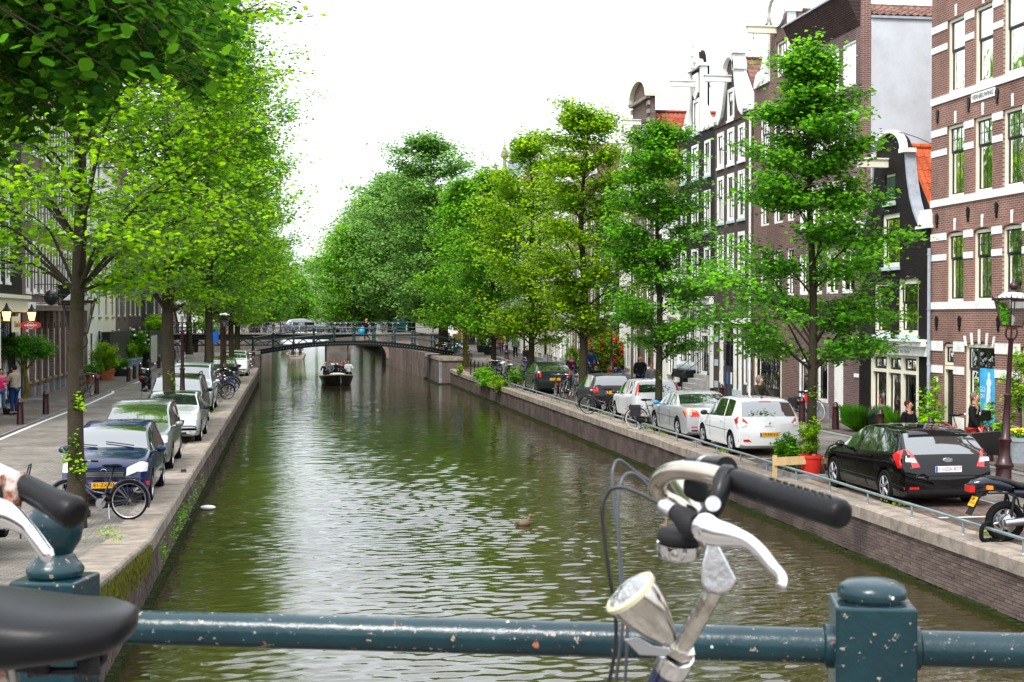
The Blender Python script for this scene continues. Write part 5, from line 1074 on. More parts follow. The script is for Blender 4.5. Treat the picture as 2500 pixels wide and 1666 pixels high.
def make_car(name, label, cat, loc, rz, L, W_, body, top, belt, paintm, xw, wr=.31, roofw=.72, wmax=None, cowl=None, roof=None, dlo=None, group=None, tumble=.13, style='alloy', pillars=(), front=False, sillz=.2, nose_taper=.10, tail_taper=.06, glassm=None, trimz=0):
 """top: silhouette [(x, z)], belt: [(x, z)], x from the tail (0) to the nose (L). cowl: x of windscreen base, roof:(front x, rear x), dlo: (tail base x)."""
 root = empty(name, loc, rz, label, cat, group)
 TP = smoothprof(top); BP = smoothprof(belt)
 n = 56; base_x = [L * i / n for i in range(n + 1)]
 extra = list(roof) + [cowl, dlo] + [p for q in pillars for p in (q - .035, q + .035)]
 xs = sorted(set([round(v, 4) for v in base_x if all(abs(v - e) > .03 for e in extra)] + [round(e, 4) for e in extra]))
 xs[0] = .0
 hw = W_ / 2; rings = []
 def halfw(x):
  t = x / L; a = 1 - tail_taper * max(0, 1 - x / .55) ** 2.2 - nose_taper * max(0, 1 - (L - x) / .8) ** 2.0
  return hw * a
 for x in xs:
  zt = interp(TP, x); zb_ = min(interp(BP, x), zt - .015); w0 = halfw(x)
  endf = min(1, (x + .02) / .16, (L - x + .02) / .22); zbot = sillz + (.10 * (1 - endf) if endf < 1 else 0)
  g = max(0, zt - zb_); gh = max(g - .07, g * .55)
  wb = w0 * .95; wr_ = wb - tumble * min(1, g / .42) * (.85 + .3 * g)
  pts = [(0, zbot), (w0 * .80, zbot), (w0 * .955, zbot + .03), (w0 * .99, zbot + .16), (w0, zbot + (zb_ - zbot) * .55), (w0 * .99, zb_ - .12 if zb_ - .12 > zbot + (zb_ - zbot) * .6 else zbot + (zb_ - zbot) * .8), (w0 * .968, zb_ - .03), (wb, zb_),
 (wb + (wr_ - wb) * .5, zb_ + gh * .5), (wr_, zb_ + gh), (wr_ - .045, zb_ + gh + (g - gh) * .55), (wr_ * .72, zt - (g - gh) * .16 - .004), (wr_ * .4, zt - .003), (0, zt)]
  ring = [(x, p[0], p[1]) for p in pts] + [(x, -p[0], p[1]) for p in reversed(pts[1:-1])]; rings.append(ring)
 k = len(rings[0]); vs = [p for r_ in rings for p in r_]; fs = []; ms = []
 npt = 14
 rx0, rx1 = roof                                           # roof rear x, roof front x
 for i in range(len(rings) - 1):
  xa, xb = xs[i], xs[i + 1]; xm = (xa + xb) / 2
  for j in range(k):
   m = 0; jj = j if j < npt - 1 else k - 1 - j      # mirrored strip index
   g = interp(TP, xm) - interp(BP, xm)
   if jj in (7, 8) and g > .10 and dlo < xm < cowl + .0 and not any(abs(xm - p) < .034 for p in pillars): m = 2
   if jj in (10, 11, 12) and g > .03:
    if rx1 + .06 < xm < cowl: m = 1
    if dlo_t(dlo, rx0, xm): m = 3
   fs.append((i * k + j, i * k + (j + 1) % k, (i + 1) * k + (j + 1) % k, (i + 1) * k + j)); ms.append(m)
 fs.append(tuple(reversed(range(k)))); ms.append(0); fs.append(tuple((len(rings) - 1) * k + j for j in range(k))); ms.append(0)
 me = bpy.data.meshes.new('shell'); me.from_pydata(vs, [], fs)
 gm = glassm or car_glass
 for mt in (paintm, gm, gm, gm, car_trim): me.materials.append(mt)
 me.polygons.foreach_set('material_index', ms); fix_normals(me)
 ob = bpy.data.objects.new('shell', me)
 # wheel arches
 cb = MB()
 for xx in xw:
  for s_ in (-1, 1): cb.lathe([(wr * 1.19, 0), (wr * 1.19, .34)], 26, (xx, s_ * (hw + .05), wr * 1.02), axis=(0, -s_, 0))
 cm = cb.mesh('cut', car_trim); cm.materials.clear()
 for mt in (paintm, gm, gm, gm, car_trim): cm.materials.append(mt)
 cm.polygons.foreach_set('material_index', [4] * len(cm.polygons)); co = bpy.data.objects.new('cut', cm)
 md = ob.modifiers.new('b', 'BOOLEAN'); md.object = co; md.operation = 'DIFFERENCE'; md.solver = 'EXACT'
 full = eval_mesh([ob, co])
 V = [tuple(v.co) for v in full.vertices]; bvh = BVHTree.FromPolygons([Vector(v) for v in V], [tuple(p.vertices) for p in full.polygons])
 nm = {0: 'body', 1: 'windscreen', 2: 'side_windows', 3: 'rear_window', 4: 'wheel_arches'}
 P = {mi: [] for mi in nm}
 for p in full.polygons: P[p.material_index].append(tuple(p.vertices))
 def part(nme, polys, m, off=0):
  used = sorted({v for p in polys for v in p}); mp = {v: i for i, v in enumerate(used)}
  mb = MB(); mb.add([V[v] for v in used], [[mp[v] for v in p] for p in polys]); me2 = bpy.data.meshes.new(nme); me2.from_pydata(mb.v, [], mb.f); me2.materials.append(m)
  me2.polygons.foreach_set('use_smooth', [True] * len(me2.polygons)); me2.set_sharp_from_angle(angle=R(42)); return link_mesh(nme, me2, root)
 part('body', P[0], paintm)
 for xx in xw:
  for s_ in (-1, 1):
   q = [p for p in P[4] if abs(sum(V[v][0] for v in p) / len(p) - xx) < .6 and sum(V[v][1] for v in p) * s_ > 0]
   if q: part('wheel_arch', q, car_trim)
 if P[1]: part('windscreen', P[1], gm)
 if P[3]: part('rear_window', P[3], gm)
 if P[2]:
  for s_ in (-1, 1):
   pp = [p for p in P[2] if sum(V[v][1] for v in p) * s_ > 0]
   if pp:
    edges = sorted([-1e9] + list(pillars) + [1e9])
    for e0, e1 in zip(edges[:-1], edges[1:]):
     q = [p for p in pp if e0 < sum(V[v][0] for v in p) / len(p) <= e1]
     if q: part('side_window', q, gm)
 for xx in xw:
  for s_ in (-1, 1): wheel(root, xx, s_ * (hw - .10), wr, .19, s_, style)
 bpy.data.meshes.remove(full)
 def patch(nme, c4, m, nx=6, ny=4, lift=.008, parent=None):
  a, b, c, d = [Vector(q) for q in c4]; G_ = []
  for i in range(ny + 1):
   for j in range(nx + 1):
    u, v = j / nx, i / ny; p = (a * (1 - u) + b * u) * (1 - v) + (d * (1 - u) + c * u) * v
    co_, no, ix, di = bvh.find_nearest(p); G_.append((co_, no))
  T = nx + 1; vs = [g[0] + g[1] * lift for g in G_] + [g[0] - g[1] * .01 for g in G_]; N_ = len(G_)
  fs = [(i * T + j, i * T + j + 1, (i + 1) * T + j + 1, (i + 1) * T + j) for i in range(ny) for j in range(nx)]
  rim = [j for j in range(T)] + [i * T + nx for i in range(1, ny + 1)] + [ny * T + j for j in range(nx - 1, -1, -1)] + [i * T for i in range(ny - 1, 0, -1)]
  fs += [(rim[i], rim[(i + 1) % len(rim)], rim[(i + 1) % len(rim)] + N_, rim[i] + N_) for i in range(len(rim))]
  return MB().add(vs, fs).build(nme, m, parent or root, True, 40)
 return root, patch, bvh
def dlo_t(dlo, rx0, xm): return (.0 < xm < rx0 - .06) and xm < dlo + 10 and xm > max(0.02, RW[0]) and xm < RW[1]
RW = [0, 0]
def plate(root, M_, txt, m, ink, w_=.52, band=True):
 p = MB().box(-w_ / 2, w_ / 2, -.056, .056, -.004, .006).build('number_plate', m, root); p.matrix_local = M_
 if band: MB().box(-w_ / 2 + .004, -w_ / 2 + .044, -.052, .052, .0062, .008).build('country_band', plate_b, p)
 text_mesh(txt, .10, ink, p, 'plate_characters', Matrix.Translation((.02, 0, .008)), .001, .98)
def mirror_pair(root, x, z, hw, m):
 for s_ in (-1, 1):
  MB().ball((x, s_ * (hw + .10), z), .10, 10, 8, sc=(.65, 1.0, .72)).tube([(x, s_ * (hw - .06), z - .05), (x, s_ * (hw + .06), z - .03)], .025, 6).build('wing_mirror', m, root, True, 60)
def handles(patch, xs_, z, hw, m):
 for x in xs_:
  for s_ in (-1, 1): patch('door_handle', [(x - .09, s_ * hw, z - .012), (x + .09, s_ * hw, z - .012), (x + .09, s_ * hw, z + .018), (x - .09, s_ * hw, z + .018)], m, 4, 1, .022)
def seams(patch, segs, hw, m):
 for (x0, z0, x1, z1) in segs:
  for s_ in (-1, 1):
   dx = .006 if abs(x1 - x0) < abs(z1 - z0) else 0; dz = .006 if dx == 0 else 0
   patch('door_seam', [(x0 - dx, s_ * hw, z0 - dz), (x0 + dx, s_ * hw, z0 + (-dz if dx else dz)), (x1 + dx, s_ * hw, z1 + dz), (x1 - dx, s_ * hw, z1 + (dz if dx else -dz))] if dx else
 [(x0, s_ * hw, z0 - dz), (x1, s_ * hw, z1 - dz), (x1, s_ * hw, z1 + dz), (x0, s_ * hw, z0 + dz)], m, 1 if dx else 8, 8 if dx else 1, .0035)
def rearM(x, z, tilt=0, y=0):                                # plate frame on the tail: text reads left to right from behind
 return Matrix.Translation((x, y, z)) @ Matrix(((0, 0, -1), (-1, 0, 0), (0, 1, 0))).to_4x4() @ Matrix.Rotation(R(tilt), 4, 'X')
def noseM(x, z, tilt=0, y=0):
 return Matrix.Translation((x, y, z)) @ Matrix(((0, 0, 1), (1, 0, 0), (0, 1, 0))).to_4x4() @ Matrix.Rotation(R(tilt), 4, 'X')
 # local x grows from tail to nose, so a car parked tail towards us on the right quay has rz = +90 deg
seam_m = mat('panel_gap', (.01, .01, .01), .6)
RZR = R(90)
 # ---- black hatchback (nearest, right quay)
RW[:] = [.10, .62]
root, patch, bvh = make_car('parked_car', 'shiny black hatchback with big red lights and white Belgian plate 1-HZA-877', 'car', (12.22, 25.55, 0), RZR, 4.36, 1.82, None,
 [(0, .80), (.02, .96), (.10, 1.03), (.30, 1.22), (.55, 1.40), (.9, 1.455), (1.6, 1.48), (2.2, 1.44), (2.6, 1.32), (3.15, 1.02), (3.5, .97), (3.95, .88), (4.2, .76), (4.36, .55)],
 [(0, .78), (.1, .985), (.5, 1.02), (1.2, .985), (2.2, .94), (3.1, .90), (3.6, .86), (4.1, .74), (4.36, .50)], paint('black_car_paint', (.002, .002, .0025), rough=.04), (.86, 3.51), .325,
 cowl=3.12, roof=(.62, 2.3), dlo=.75, pillars=(1.30, 2.2), tumble=.17, sillz=.17)
seams(patch, [(1.28, .30, 1.30, .95), (2.22, .28, 2.22, .93), (3.02, .3, 3.05, .88)], .91, seam_m)
for s_ in (-1, 1):
 patch('tail_light', [(.03, s_ * .52, .84), (.42, s_ * .90, .97), (.16, s_ * .84, 1.05), (.05, s_ * .62, 1.02)] if False else [(.0, s_ * .56, .78), (.22, s_ * .95, .74), (.50, s_ * .90, .98), (.12, s_ * .72, 1.10)], red_lens, 8, 6, .012)
 patch('reverse_lamp', [(.0, s_ * .62, .86), (.08, s_ * .80, .86), (.10, s_ * .80, .93), (.03, s_ * .66, .95)], clear_lens, 4, 3, .016)
 patch('reflector', [(.0, s_ * .58, .36), (.06, s_ * .80, .36), (.06, s_ * .80, .40), (.0, s_ * .58, .40)], red_lens, 4, 1, .01)
patch('bumper_skirt', [(.0, -.78, .20), (.0, .78, .20), (.0, .80, .35), (.0, -.80, .35)], car_trim, 10, 2, .006)
patch('spoiler', [(.58, -.56, 1.46), (.58, .56, 1.46), (.42, .60, 1.36), (.42, -.60, 1.36)], MATS['black_car_paint'], 8, 3, .035)
patch('chrome_crease', [(.0, -.66, .60), (.0, .66, .60), (.0, .66, .615), (.0, -.66, .615)], MATS['black_car_paint'], 8, 1, .012)
plate(root, rearM(-.012, .735), '1-HZA-877', plate_w, plate_red)
bd = MB().lathe([(.072, 0), (.066, .01)], 16, axis=(-1, 0, 0)).build('oval_badge', chrome, root); bd.location = (.018, 0, .905); bd.scale = (1, 1.4, .62)
text_mesh('Focus', .07, chrome, root, 'badge_lettering', rearM(-.008, .60, y=.56), .002, 1.0, .2)
mirror_pair(root, 2.86, .98, .91, MATS['black_car_paint']); handles(patch, (1.55, 2.45), .86, .91, MATS['black_car_paint'])
MB().lathe([(.012, 0), (.004, .22)], 6, (.75, 0, 1.44), axis=(-.7, 0, .7)).build('aerial', black, root)
sticker = patch('yellow_sticker', [(.5, -.03, 1.33), (.5, .05, 1.33), (.47, .05, 1.30), (.47, -.03, 1.30)], plate_y, 2, 2, .004)
 # ---- white hatchback
RW[:] = [.07, .56]
root, patch, bvh = make_car('parked_car', 'white hatchback with yellow plate 19-RRN-6 between the silver coupe and the flower pots', 'car', (12.2, 35.75, 0), RZR, 4.03, 1.71, None,
 [(0, .84), (.02, .98), (.07, 1.02), (.22, 1.22), (.42, 1.41), (.75, 1.475), (1.4, 1.49), (2.0, 1.46), (2.45, 1.33), (2.98, 1.04), (3.3, .98), (3.7, .87), (3.92, .72), (4.03, .52)],
 [(0, .82), (.07, .99), (.45, 1.02), (1.1, .97), (2.1, .93), (2.95, .90), (3.4, .85), (3.8, .72), (4.03, .48)], paint('white_car_paint', (.80, .81, .82), rough=.15), (.66, 3.24), .30,
 cowl=2.95, roof=(.50, 2.12), dlo=.66, pillars=(1.32,), tumble=.14, sillz=.19)
seams(patch, [(1.16, .34, 1.18, .95), (2.50, .30, 2.52, .92)], .855, seam_m); white_car = MATS['white_car_paint']
for s_ in (-1, 1):
 patch('tail_light', [(.0, s_ * .58, .86), (.10, s_ * .86, .72), (.34, s_ * .86, .94), (.16, s_ * .74, 1.00)], red_lens, 7, 6, .012); patch('reverse_lamp', [(.0, s_ * .60, .80), (.08, s_ * .84, .72), (.16, s_ * .86, .83), (.02, s_ * .66, .88)], clear_lens, 5, 3, .016)
 patch('fog_lamp', [(.0, s_ * .48, .38), (.08, s_ * .74, .38), (.08, s_ * .74, .44), (.0, s_ * .56, .44)], red_lens, 4, 2, .01)
patch('brake_light', [(.40, -.16, 1.425), (.40, .16, 1.425), (.36, .16, 1.405), (.36, -.16, 1.405)], red_lens, 4, 1, .012)
plate(root, rearM(-.012, .56), '19-RRN-6', plate_y, plate_ink)
d_ = MB(); d_.add([(0, 0, .055), (0, .035, 0), (0, 0, -.055), (0, -.035, 0), (-.015, 0, 0)], [(0, 1, 4), (1, 2, 4), (2, 3, 4), (3, 0, 4)]); o = d_.build('diamond_badge', chrome, root); o.location = (-.008, 0, .86)
text_mesh('RENAULT', .045, steel, root, 'badge_lettering', rearM(-.008, .775), .002, 1.3)
seams(patch, [(.5, .62, 2.9, .62)], .855, seam_m)
mirror_pair(root, 2.72, .97, .855, black); handles(patch, (1.45,), .84, .855, white_car); MB().lathe([(.05, 0), (.01, .07)], 6, (.66, 0, 1.46)).build('aerial', black, root)
 # ---- silver coupe
silver = paint('silver_car_paint', (.48, .49, .51), .35, .3)
RW[:] = [.98, 1.55]
root, patch, bvh = make_car('parked_car', 'silver two-door coupe with a blue mirror behind the white plated hatchback', 'car', (12.12, 40.35, 0), RZR, 4.49, 1.76, None,
 [(0, .80), (.03, .92), (.12, .965), (.6, 1.0), (.95, 1.03), (1.25, 1.18), (1.6, 1.32), (2.0, 1.37), (2.5, 1.34), (2.85, 1.22), (3.3, .98), (3.8, .92), (4.2, .80), (4.4, .66), (4.49, .5)],
 [(0, .78), (.1, .94), (.9, .97), (1.8, .94), (2.8, .90), (3.3, .87), (3.9, .80), (4.49, .46)], silver, (.93, 3.65), .315, cowl=3.26, roof=(1.56, 2.45), dlo=1.42, pillars=(1.98,), tumble=.15, sillz=.17)
seams(patch, [(1.78, .3, 1.80, .93), (3.0, .28, 3.02, .88), (.3, .62, 3.9, .60)], .88, seam_m)
for s_ in (-1, 1): patch('tail_light', [(.0, s_ * .45, .72), (.10, s_ * .88, .70), (.34, s_ * .88, .86), (.02, s_ * .52, .88)], red_lens, 8, 4, .012); patch('reverse_lamp', [(.0, s_ * .55, .84), (.12, s_ * .86, .82), (.30, s_ * .87, .88), (.06, s_ * .6, .90)], amber, 5, 2, .015); patch('reflector', [(.0, s_ * .5, .40), (.03, s_ * .7, .40), (.03, s_ * .7, .43), (.0, s_ * .5, .43)], red_lens, 3, 1, .01)
patch('bumper_slot', [(.0, -.7, .29), (.0, .7, .29), (.0, .7, .33), (.0, -.7, .33)], car_trim, 8, 1, .008)
plate(root, rearM(-.012, .72), '73-NX-LH', plate_y, plate_ink)
o = MB().lathe([(.04, 0), (.036, .008)], 14, axis=(-1, 0, 0)).build('round_badge', blue_black, root); o.location = (.012, 0, .90)
mirror_pair(root, 3.0, .96, .88, mat('blue_mirror_cover', (.02, .22, .45), .3)); handles(patch, (1.95,), .82, .88, silver)
 # ---- white punto style hatchback
RW[:] = [.07, .50]
root, patch, bvh = make_car('parked_car', 'white hatchback with tall red corner lights, seen left of the slim tree trunk', 'car', (12.2, 47.1, 0), RZR, 3.84, 1.66, None,
 [(0, .86), (.02, 1.0), (.06, 1.05), (.18, 1.26), (.32, 1.42), (.6, 1.475), (1.3, 1.48), (1.9, 1.44), (2.4, 1.28), (2.95, 1.0), (3.3, .93), (3.6, .82), (3.84, .5)],
 [(0, .84), (.06, 1.0), (.45, 1.0), (1.1, .95), (2.1, .91), (2.9, .88), (3.4, .82), (3.84, .46)], white_car, (.62, 3.08), .29, cowl=2.9, roof=(.44, 2.0), dlo=.58, pillars=(1.25,), tumble=.13, sillz=.19)
for s_ in (-1, 1): patch('tail_light', [(.02, s_ * .70, .98), (.12, s_ * .84, .96), (.34, s_ * .68, 1.42), (.25, s_ * .60, 1.42)], red_lens, 4, 8, .014)
seams(patch, [(1.12, .34, 1.14, .93), (2.4, .30, 2.42, .90)], .83, seam_m); patch('bumper', [(.0, -.80, .42), (.0, .80, .42), (.0, .80, .56), (.0, -.80, .56)], white_car, 10, 2, .03)
plate(root, rearM(-.03, .62), '97-XV-KJ', plate_y, plate_ink); mirror_pair(root, 2.66, .95, .83, iron); o = MB().lathe([(.05, 0), (.045, .01)], 14, axis=(-1, 0, 0)).build('round_badge', steel, root); o.location = (-.005, 0, .93)
 # ---- small dark hatchback
RW[:] = [.06, .40]
root, patch, bvh = make_car('parked_car', 'small dark grey hatchback with round red lights and yellow plate behind the leaning bicycle', 'car', (12.0, 53.3, 0), RZR, 3.43, 1.63, None,
 [(0, .84), (.02, .94), (.05, .98), (.14, 1.18), (.26, 1.34), (.5, 1.41), (1.2, 1.43), (1.8, 1.38), (2.3, 1.18), (2.7, .96), (3.0, .88), (3.25, .74), (3.43, .5)],
 [(0, .82), (.05, .94), (.4, .94), (1.1, .90), (2.0, .87), (2.7, .84), (3.1, .74), (3.43, .46)], paint('charcoal_car_paint', (.022, .023, .025), rough=.3), (.55, 2.90), .28, cowl=2.65, roof=(.36, 1.85), dlo=.5, pillars=(1.3,), tumble=.15, sillz=.19, style='steel')
for s_ in (-1, 1): patch('tail_light', [(.0, s_ * .54, .74), (.07, s_ * .76, .74), (.08, s_ * .76, .92), (.0, s_ * .56, .94)], red_lens, 5, 5, .02)
patch('bumper', [(.0, -.78, .38), (.0, .78, .38), (.0, .78, .62), (.0, -.78, .62)], car_trim, 10, 3, .05)
plate(root, rearM(-.02, .74), '13-LB-TZ', plate_y, plate_ink); mirror_pair(root, 2.4, .92, .81, iron)
 # ---- dark green-black hatchback with the bike rack of cycles behind it
RW[:] = [.08, .95]
root, patch, bvh = make_car('parked_car', 'dark sloping hatchback half hidden by the cluster of bicycles on the right quay', 'car', (12.1, 65.9, 0), RZR, 4.45, 1.74, None,
 [(0, .98), (.03, 1.08), (.10, 1.12), (.5, 1.30), (1.0, 1.42), (1.6, 1.48), (2.1, 1.46), (2.6, 1.33), (3.2, 1.03), (3.6, .96), (4.0, .86), (4.45, .5)],
 [(0, .95), (.1, 1.05), (.6, 1.04), (1.3, .99), (2.2, .94), (3.1, .90), (3.7, .82), (4.45, .46)], paint('dark_green_car_paint', (.010, .016, .015), rough=.2), (.9, 3.6), .31, cowl=3.15, roof=(.95, 2.2), dlo=.9, pillars=(1.4, 2.2), tumble=.15)
for s_ in (-1, 1): patch('tail_light', [(.0, s_ * .62, .8), (.08, s_ * .86, .8), (.12, s_ * .82, 1.05), (.02, s_ * .66, 1.05)], red_lens, 3, 5, .012)
plate(root, rearM(-.012, .7), '40-JT-SG', plate_y, plate_ink); mirror_pair(root, 2.9, .98, .87, iron)
 # ================= left quay: noses towards us (local +x = nose, so rz = -90)
RZL = R(-90)
def nose_bits(root, patch, L, hw, zf, m, plate_txt=None, grille=(.25, .34), lamp=(.5, .84), fog=True, lampm=None, pz=.42):
 for s_ in (-1, 1):
  patch('headlight', [(L, s_ * lamp[0] * hw, zf - .10), (L - .25, s_ * lamp[1] * hw * 1.12, zf - .05), (L - .42, s_ * hw * .92, zf + .09), (L - .12, s_ * lamp[0] * hw, zf + .02)], lampm or clear_lens, 8, 6, .012)
  if fog: patch('fog_lamp', [(L, s_ * hw * .66, .30), (L - .1, s_ * hw * .80, .30), (L - .1, s_ * hw * .80, .37), (L, s_ * hw * .66, .37)], chrome, 3, 3, .012)
 patch('grille', [(L, -hw * .46, zf - .14), (L, hw * .46, zf - .14), (L - .1, hw * .50, zf - .01), (L - .1, -hw * .50, zf - .01)], car_trim, 10, 4, .012)
 for k in range(3): patch('grille_bar', [(L, -hw * .44, zf - .115 + k * .035), (L, hw * .44, zf - .115 + k * .035), (L - .03, hw * .44, zf - .105 + k * .035), (L - .03, -hw * .44, zf - .105 + k * .035)], MATS.get('dark_chrome') or mat('dark_chrome', (.1, .1, .11), .2, .8), 8, 1, .02)
 patch('lower_intake', [(L, -hw * .6, .24), (L, hw * .6, .24), (L, hw * .55, .34), (L, -hw * .55, .34)], car_trim, 8, 2, .008)
 if plate_txt: plate(root, noseM(L + .012, pz), plate_txt, plate_y, plate_ink)
 for s_ in (-1, 1): pass
 b = MB()
 for s_ in (.45, -.35):
  co_, no, ix, di = None, None, None, None
 return
def wipers(root, bvh, x, z, hw):
 mb = MB()
 for y0 in (.45, -.25):
  p = []
  for t in (0, .5, 1):
   co_, no, ix, di = bvh.find_nearest(Vector((x + .02 - .14 * t, y0 - .55 * t, z + .03 + .03 * t))); p.append(co_ + no * .025)
  mb.tube(p, .011, 5)
 mb.build('wipers', black, root)
mat('dark_chrome', (.1, .1, .11), .2, .8)
navy = paint('navy_car_paint', (.004, .010, .07), .0, .06)
RW[:] = [0, 0]
root, patch, bvh = make_car('parked_car', 'dark blue hatchback nose-on beside the near tree trunk, bicycle in front', 'car', (-3.52, 31.95, 0), RZL, 3.92, 1.68, None,
 [(0, .8), (.05, 1.0), (.3, 1.28), (.5, 1.42), (1.2, 1.47), (1.8, 1.44), (2.25, 1.32), (2.80, 1.03), (3.1, .98), (3.5, .89), (3.8, .74), (3.92, .48)],
 [(0, .78), (.1, .96), (.8, .95), (1.6, .93), (2.7, .90), (3.2, .86), (3.6, .76), (3.92, .44)], navy, (.62, 3.08), .30, cowl=2.78, roof=(.55, 1.95), dlo=.6, pillars=(1.35,), tumble=.14, nose_taper=.13, glassm=None)
nose_bits(root, patch, 3.92, .84, .70, navy, '81-ZX-RL'); mirror_pair(root, 2.48, .97, .84, navy); wipers(root, bvh, 2.74, 1.03, .8)
seams(patch, [(1.3, .3, 1.3, .9), (2.45, .3, 2.45, .88)], .84, seam_m); patch('bumper_line', [(3.92, -.78, .53), (3.92, .78, .53), (3.92, .78, .545), (3.92, -.78, .545)], car_trim, 10, 1, .006)
o = MB().torus((0, 0, 0), .055, .008, (1, 0, 0), 20, 6).build('round_badge', chrome, root); o.location = (3.86, 0, .66)
grn = paint('silver_green_car_paint', (.14, .16, .16), .3, .3)
root, patch, bvh = make_car('parked_car', 'silver grey compact people carrier with roof aerial directly behind the dark blue car', 'car', (-3.62, 38.0, 0), RZL, 3.95, 1.70, None,
 [(0, .9), (.05, 1.1), (.2, 1.40), (.35, 1.52), (1.2, 1.56), (1.9, 1.53), (2.4, 1.38), (2.95, 1.08), (3.25, .99), (3.65, .88), (3.95, .5)],
 [(0, .88), (.1, 1.0), (.8, 1.0), (1.6, .97), (2.8, .95), (3.3, .86), (3.95, .46)], grn, (.6, 3.1), .30, cowl=2.92, roof=(.4, 2.05), dlo=.5, pillars=(1.4,), tumble=.12)
nose_bits(root, patch, 3.95, .85, .74, grn, '29-PB-XF'); mirror_pair(root, 2.6, 1.03, .85, grn); MB().tube([(2.0, 0, 1.5), (1.85, 0, 1.98)], .006, 5).build('aerial', black, root); wipers(root, bvh, 2.9, 1.05, .8)
sil2 = paint('pale_silver_car_paint', (.48, .49, .51), .3, .28)
root, patch, bvh = make_car('parked_car', 'pale silver saloon with dark bumper strip between the second tree and the water', 'car', (-3.42, 46.0, 0), RZL, 4.35, 1.70, None,
 [(0, .8), (.05, .93), (.2, .98), (.7, 1.02), (1.15, 1.26), (1.5, 1.38), (2.2, 1.41), (2.6, 1.33), (3.1, 1.03), (3.6, .96), (4.0, .86), (4.35, .5)],
 [(0, .78), (.2, .92), (1.0, .93), (2.0, .90), (3.1, .88), (3.7, .80), (4.35, .46)], sil2, (.85, 3.45), .30, cowl=3.06, roof=(1.2, 2.3), dlo=1.2, pillars=(1.9,), tumble=.15)
nose_bits(root, patch, 4.35, .85, .72, sil2, '64-SH-DP'); mirror_pair(root, 2.75, .95, .85, iron); wipers(root, bvh, 3.02, 1.0, .8)
patch('bumper_strip', [(4.35, -.80, .50), (4.35, .80, .50), (4.35, .80, .54), (4.35, -.80, .54)], car_trim, 10, 1, .014)
blk = MATS['charcoal_car_paint']
root, patch, bvh = make_car('parked_car', 'black off-roader with roof rails and big black mirrors behind the silver saloon', 'car', (-3.72, 51.5, 0), RZL, 4.5, 1.82, None,
 [(0, 1.0), (.04, 1.2), (.18, 1.5), (.35, 1.64), (1.4, 1.68), (2.3, 1.65), (2.75, 1.48), (3.25, 1.18), (3.7, 1.10), (4.2, .98), (4.5, .62)],
 [(0, .98), (.1, 1.1), (1.0, 1.1), (2.0, 1.08), (3.2, 1.04), (3.8, .98), (4.5, .58)], paint('black_offroader_paint', (.008, .010, .012), rough=.15), (.8, 3.55), .36, cowl=3.2, roof=(.4, 2.42), dlo=.5, pillars=(1.3, 2.2), tumble=.12, sillz=.28)
nose_bits(root, patch, 4.5, .91, .84, blk, '51-KX-ZV', pz=.55); mirror_pair(root, 2.9, 1.2, .95, black)
for s_ in (-1, 1): MB().tube(catmull([(.5, s_ * .66, 1.64), (.6, s_ * .66, 1.72), (2.1, s_ * .66, 1.72), (2.25, s_ * .66, 1.66)], 3), .02, 6).build('roof_rail', black, root)
van = paint('pale_blue_van_paint', (.42, .48, .52), .35, .3)
root, patch, bvh = make_car('parked_van', 'pale blue-silver van with black roof bars behind the black off-roader', 'van', (-3.80, 59.0, 0), RZL, 4.15, 1.76, None,
 [(0, 1.2), (.03, 1.5), (.08, 1.75), (.2, 1.80), (1.5, 1.84), (2.4, 1.80), (2.75, 1.66), (3.15, 1.22), (3.4, 1.10), (3.8, .96), (4.15, .6)],
 [(0, 1.1), (.1, 1.12), (1.0, 1.1), (2.0, 1.08), (3.1, 1.04), (3.6, .93), (4.15, .56)], van, (.7, 3.4), .32, cowl=3.12, roof=(.2, 2.5), dlo=1.9, pillars=(2.2,), tumble=.10, sillz=.22)
nose_bits(root, patch, 4.15, .88, .82, van, '87-PJ-NT', pz=.5); mirror_pair(root, 2.9, 1.15, .90, van)
for s_ in (-1, 1): MB().tube([(.4, s_ * .66, 1.90), (2.3, s_ * .66, 1.90)], .022, 6).tube([(.5, s_ * .66, 1.78), (.5, s_ * .66, 1.9)], .02, 6).tube([(2.2, s_ * .66, 1.78), (2.2, s_ * .66, 1.9)], .02, 6).build('roof_bar', black, root)
dg_ = MATS['dark_green_car_paint']
root, patch, bvh = make_car('parked_car', 'dark green saloon under the trees beyond the clump of bicycles on the left quay', 'car', (-3.75, 82.4, 0), RZL, 4.4, 1.74, None,
 [(0, .8), (.05, .95), (.6, 1.02), (1.1, 1.28), (1.5, 1.40), (2.2, 1.43), (2.7, 1.32), (3.2, 1.03), (3.7, .95), (4.1, .84), (4.4, .5)],
 [(0, .78), (.2, .92), (1.0, .94), (2.0, .92), (3.2, .89), (4.4, .46)], dg_, (.85, 3.5), .31, cowl=3.16, roof=(1.2, 2.3), dlo=1.2, pillars=(1.9,), tumble=.15)
nose_bits(root, patch, 4.4, .87, .70, dg_, '36-GD-HB'); mirror_pair(root, 2.85, .95, .87, black)
root, patch, bvh = make_car('parked_car', 'white car parked last on the left quay before the footbridge', 'car', (-3.45, 92.3, 0), RZL, 4.1, 1.74, None,
 [(0, .9), (.05, 1.1), (.25, 1.42), (.45, 1.52), (1.4, 1.56), (2.0, 1.52), (2.5, 1.36), (3.0, 1.06), (3.5, .95), (4.1, .5)],
 [(0, .88), (.1, 1.0), (1.0, .98), (2.0, .95), (3.0, .92), (4.1, .46)], white_car, (.7, 3.25), .31, cowl=2.96, roof=(.5, 2.15), dlo=.6, pillars=(1.5,), tumble=.13)
nose_bits(root, patch, 4.1, .87, .74, white_car, '22-LN-VR'); mirror_pair(root, 2.65, 1.0, .87, white_car)
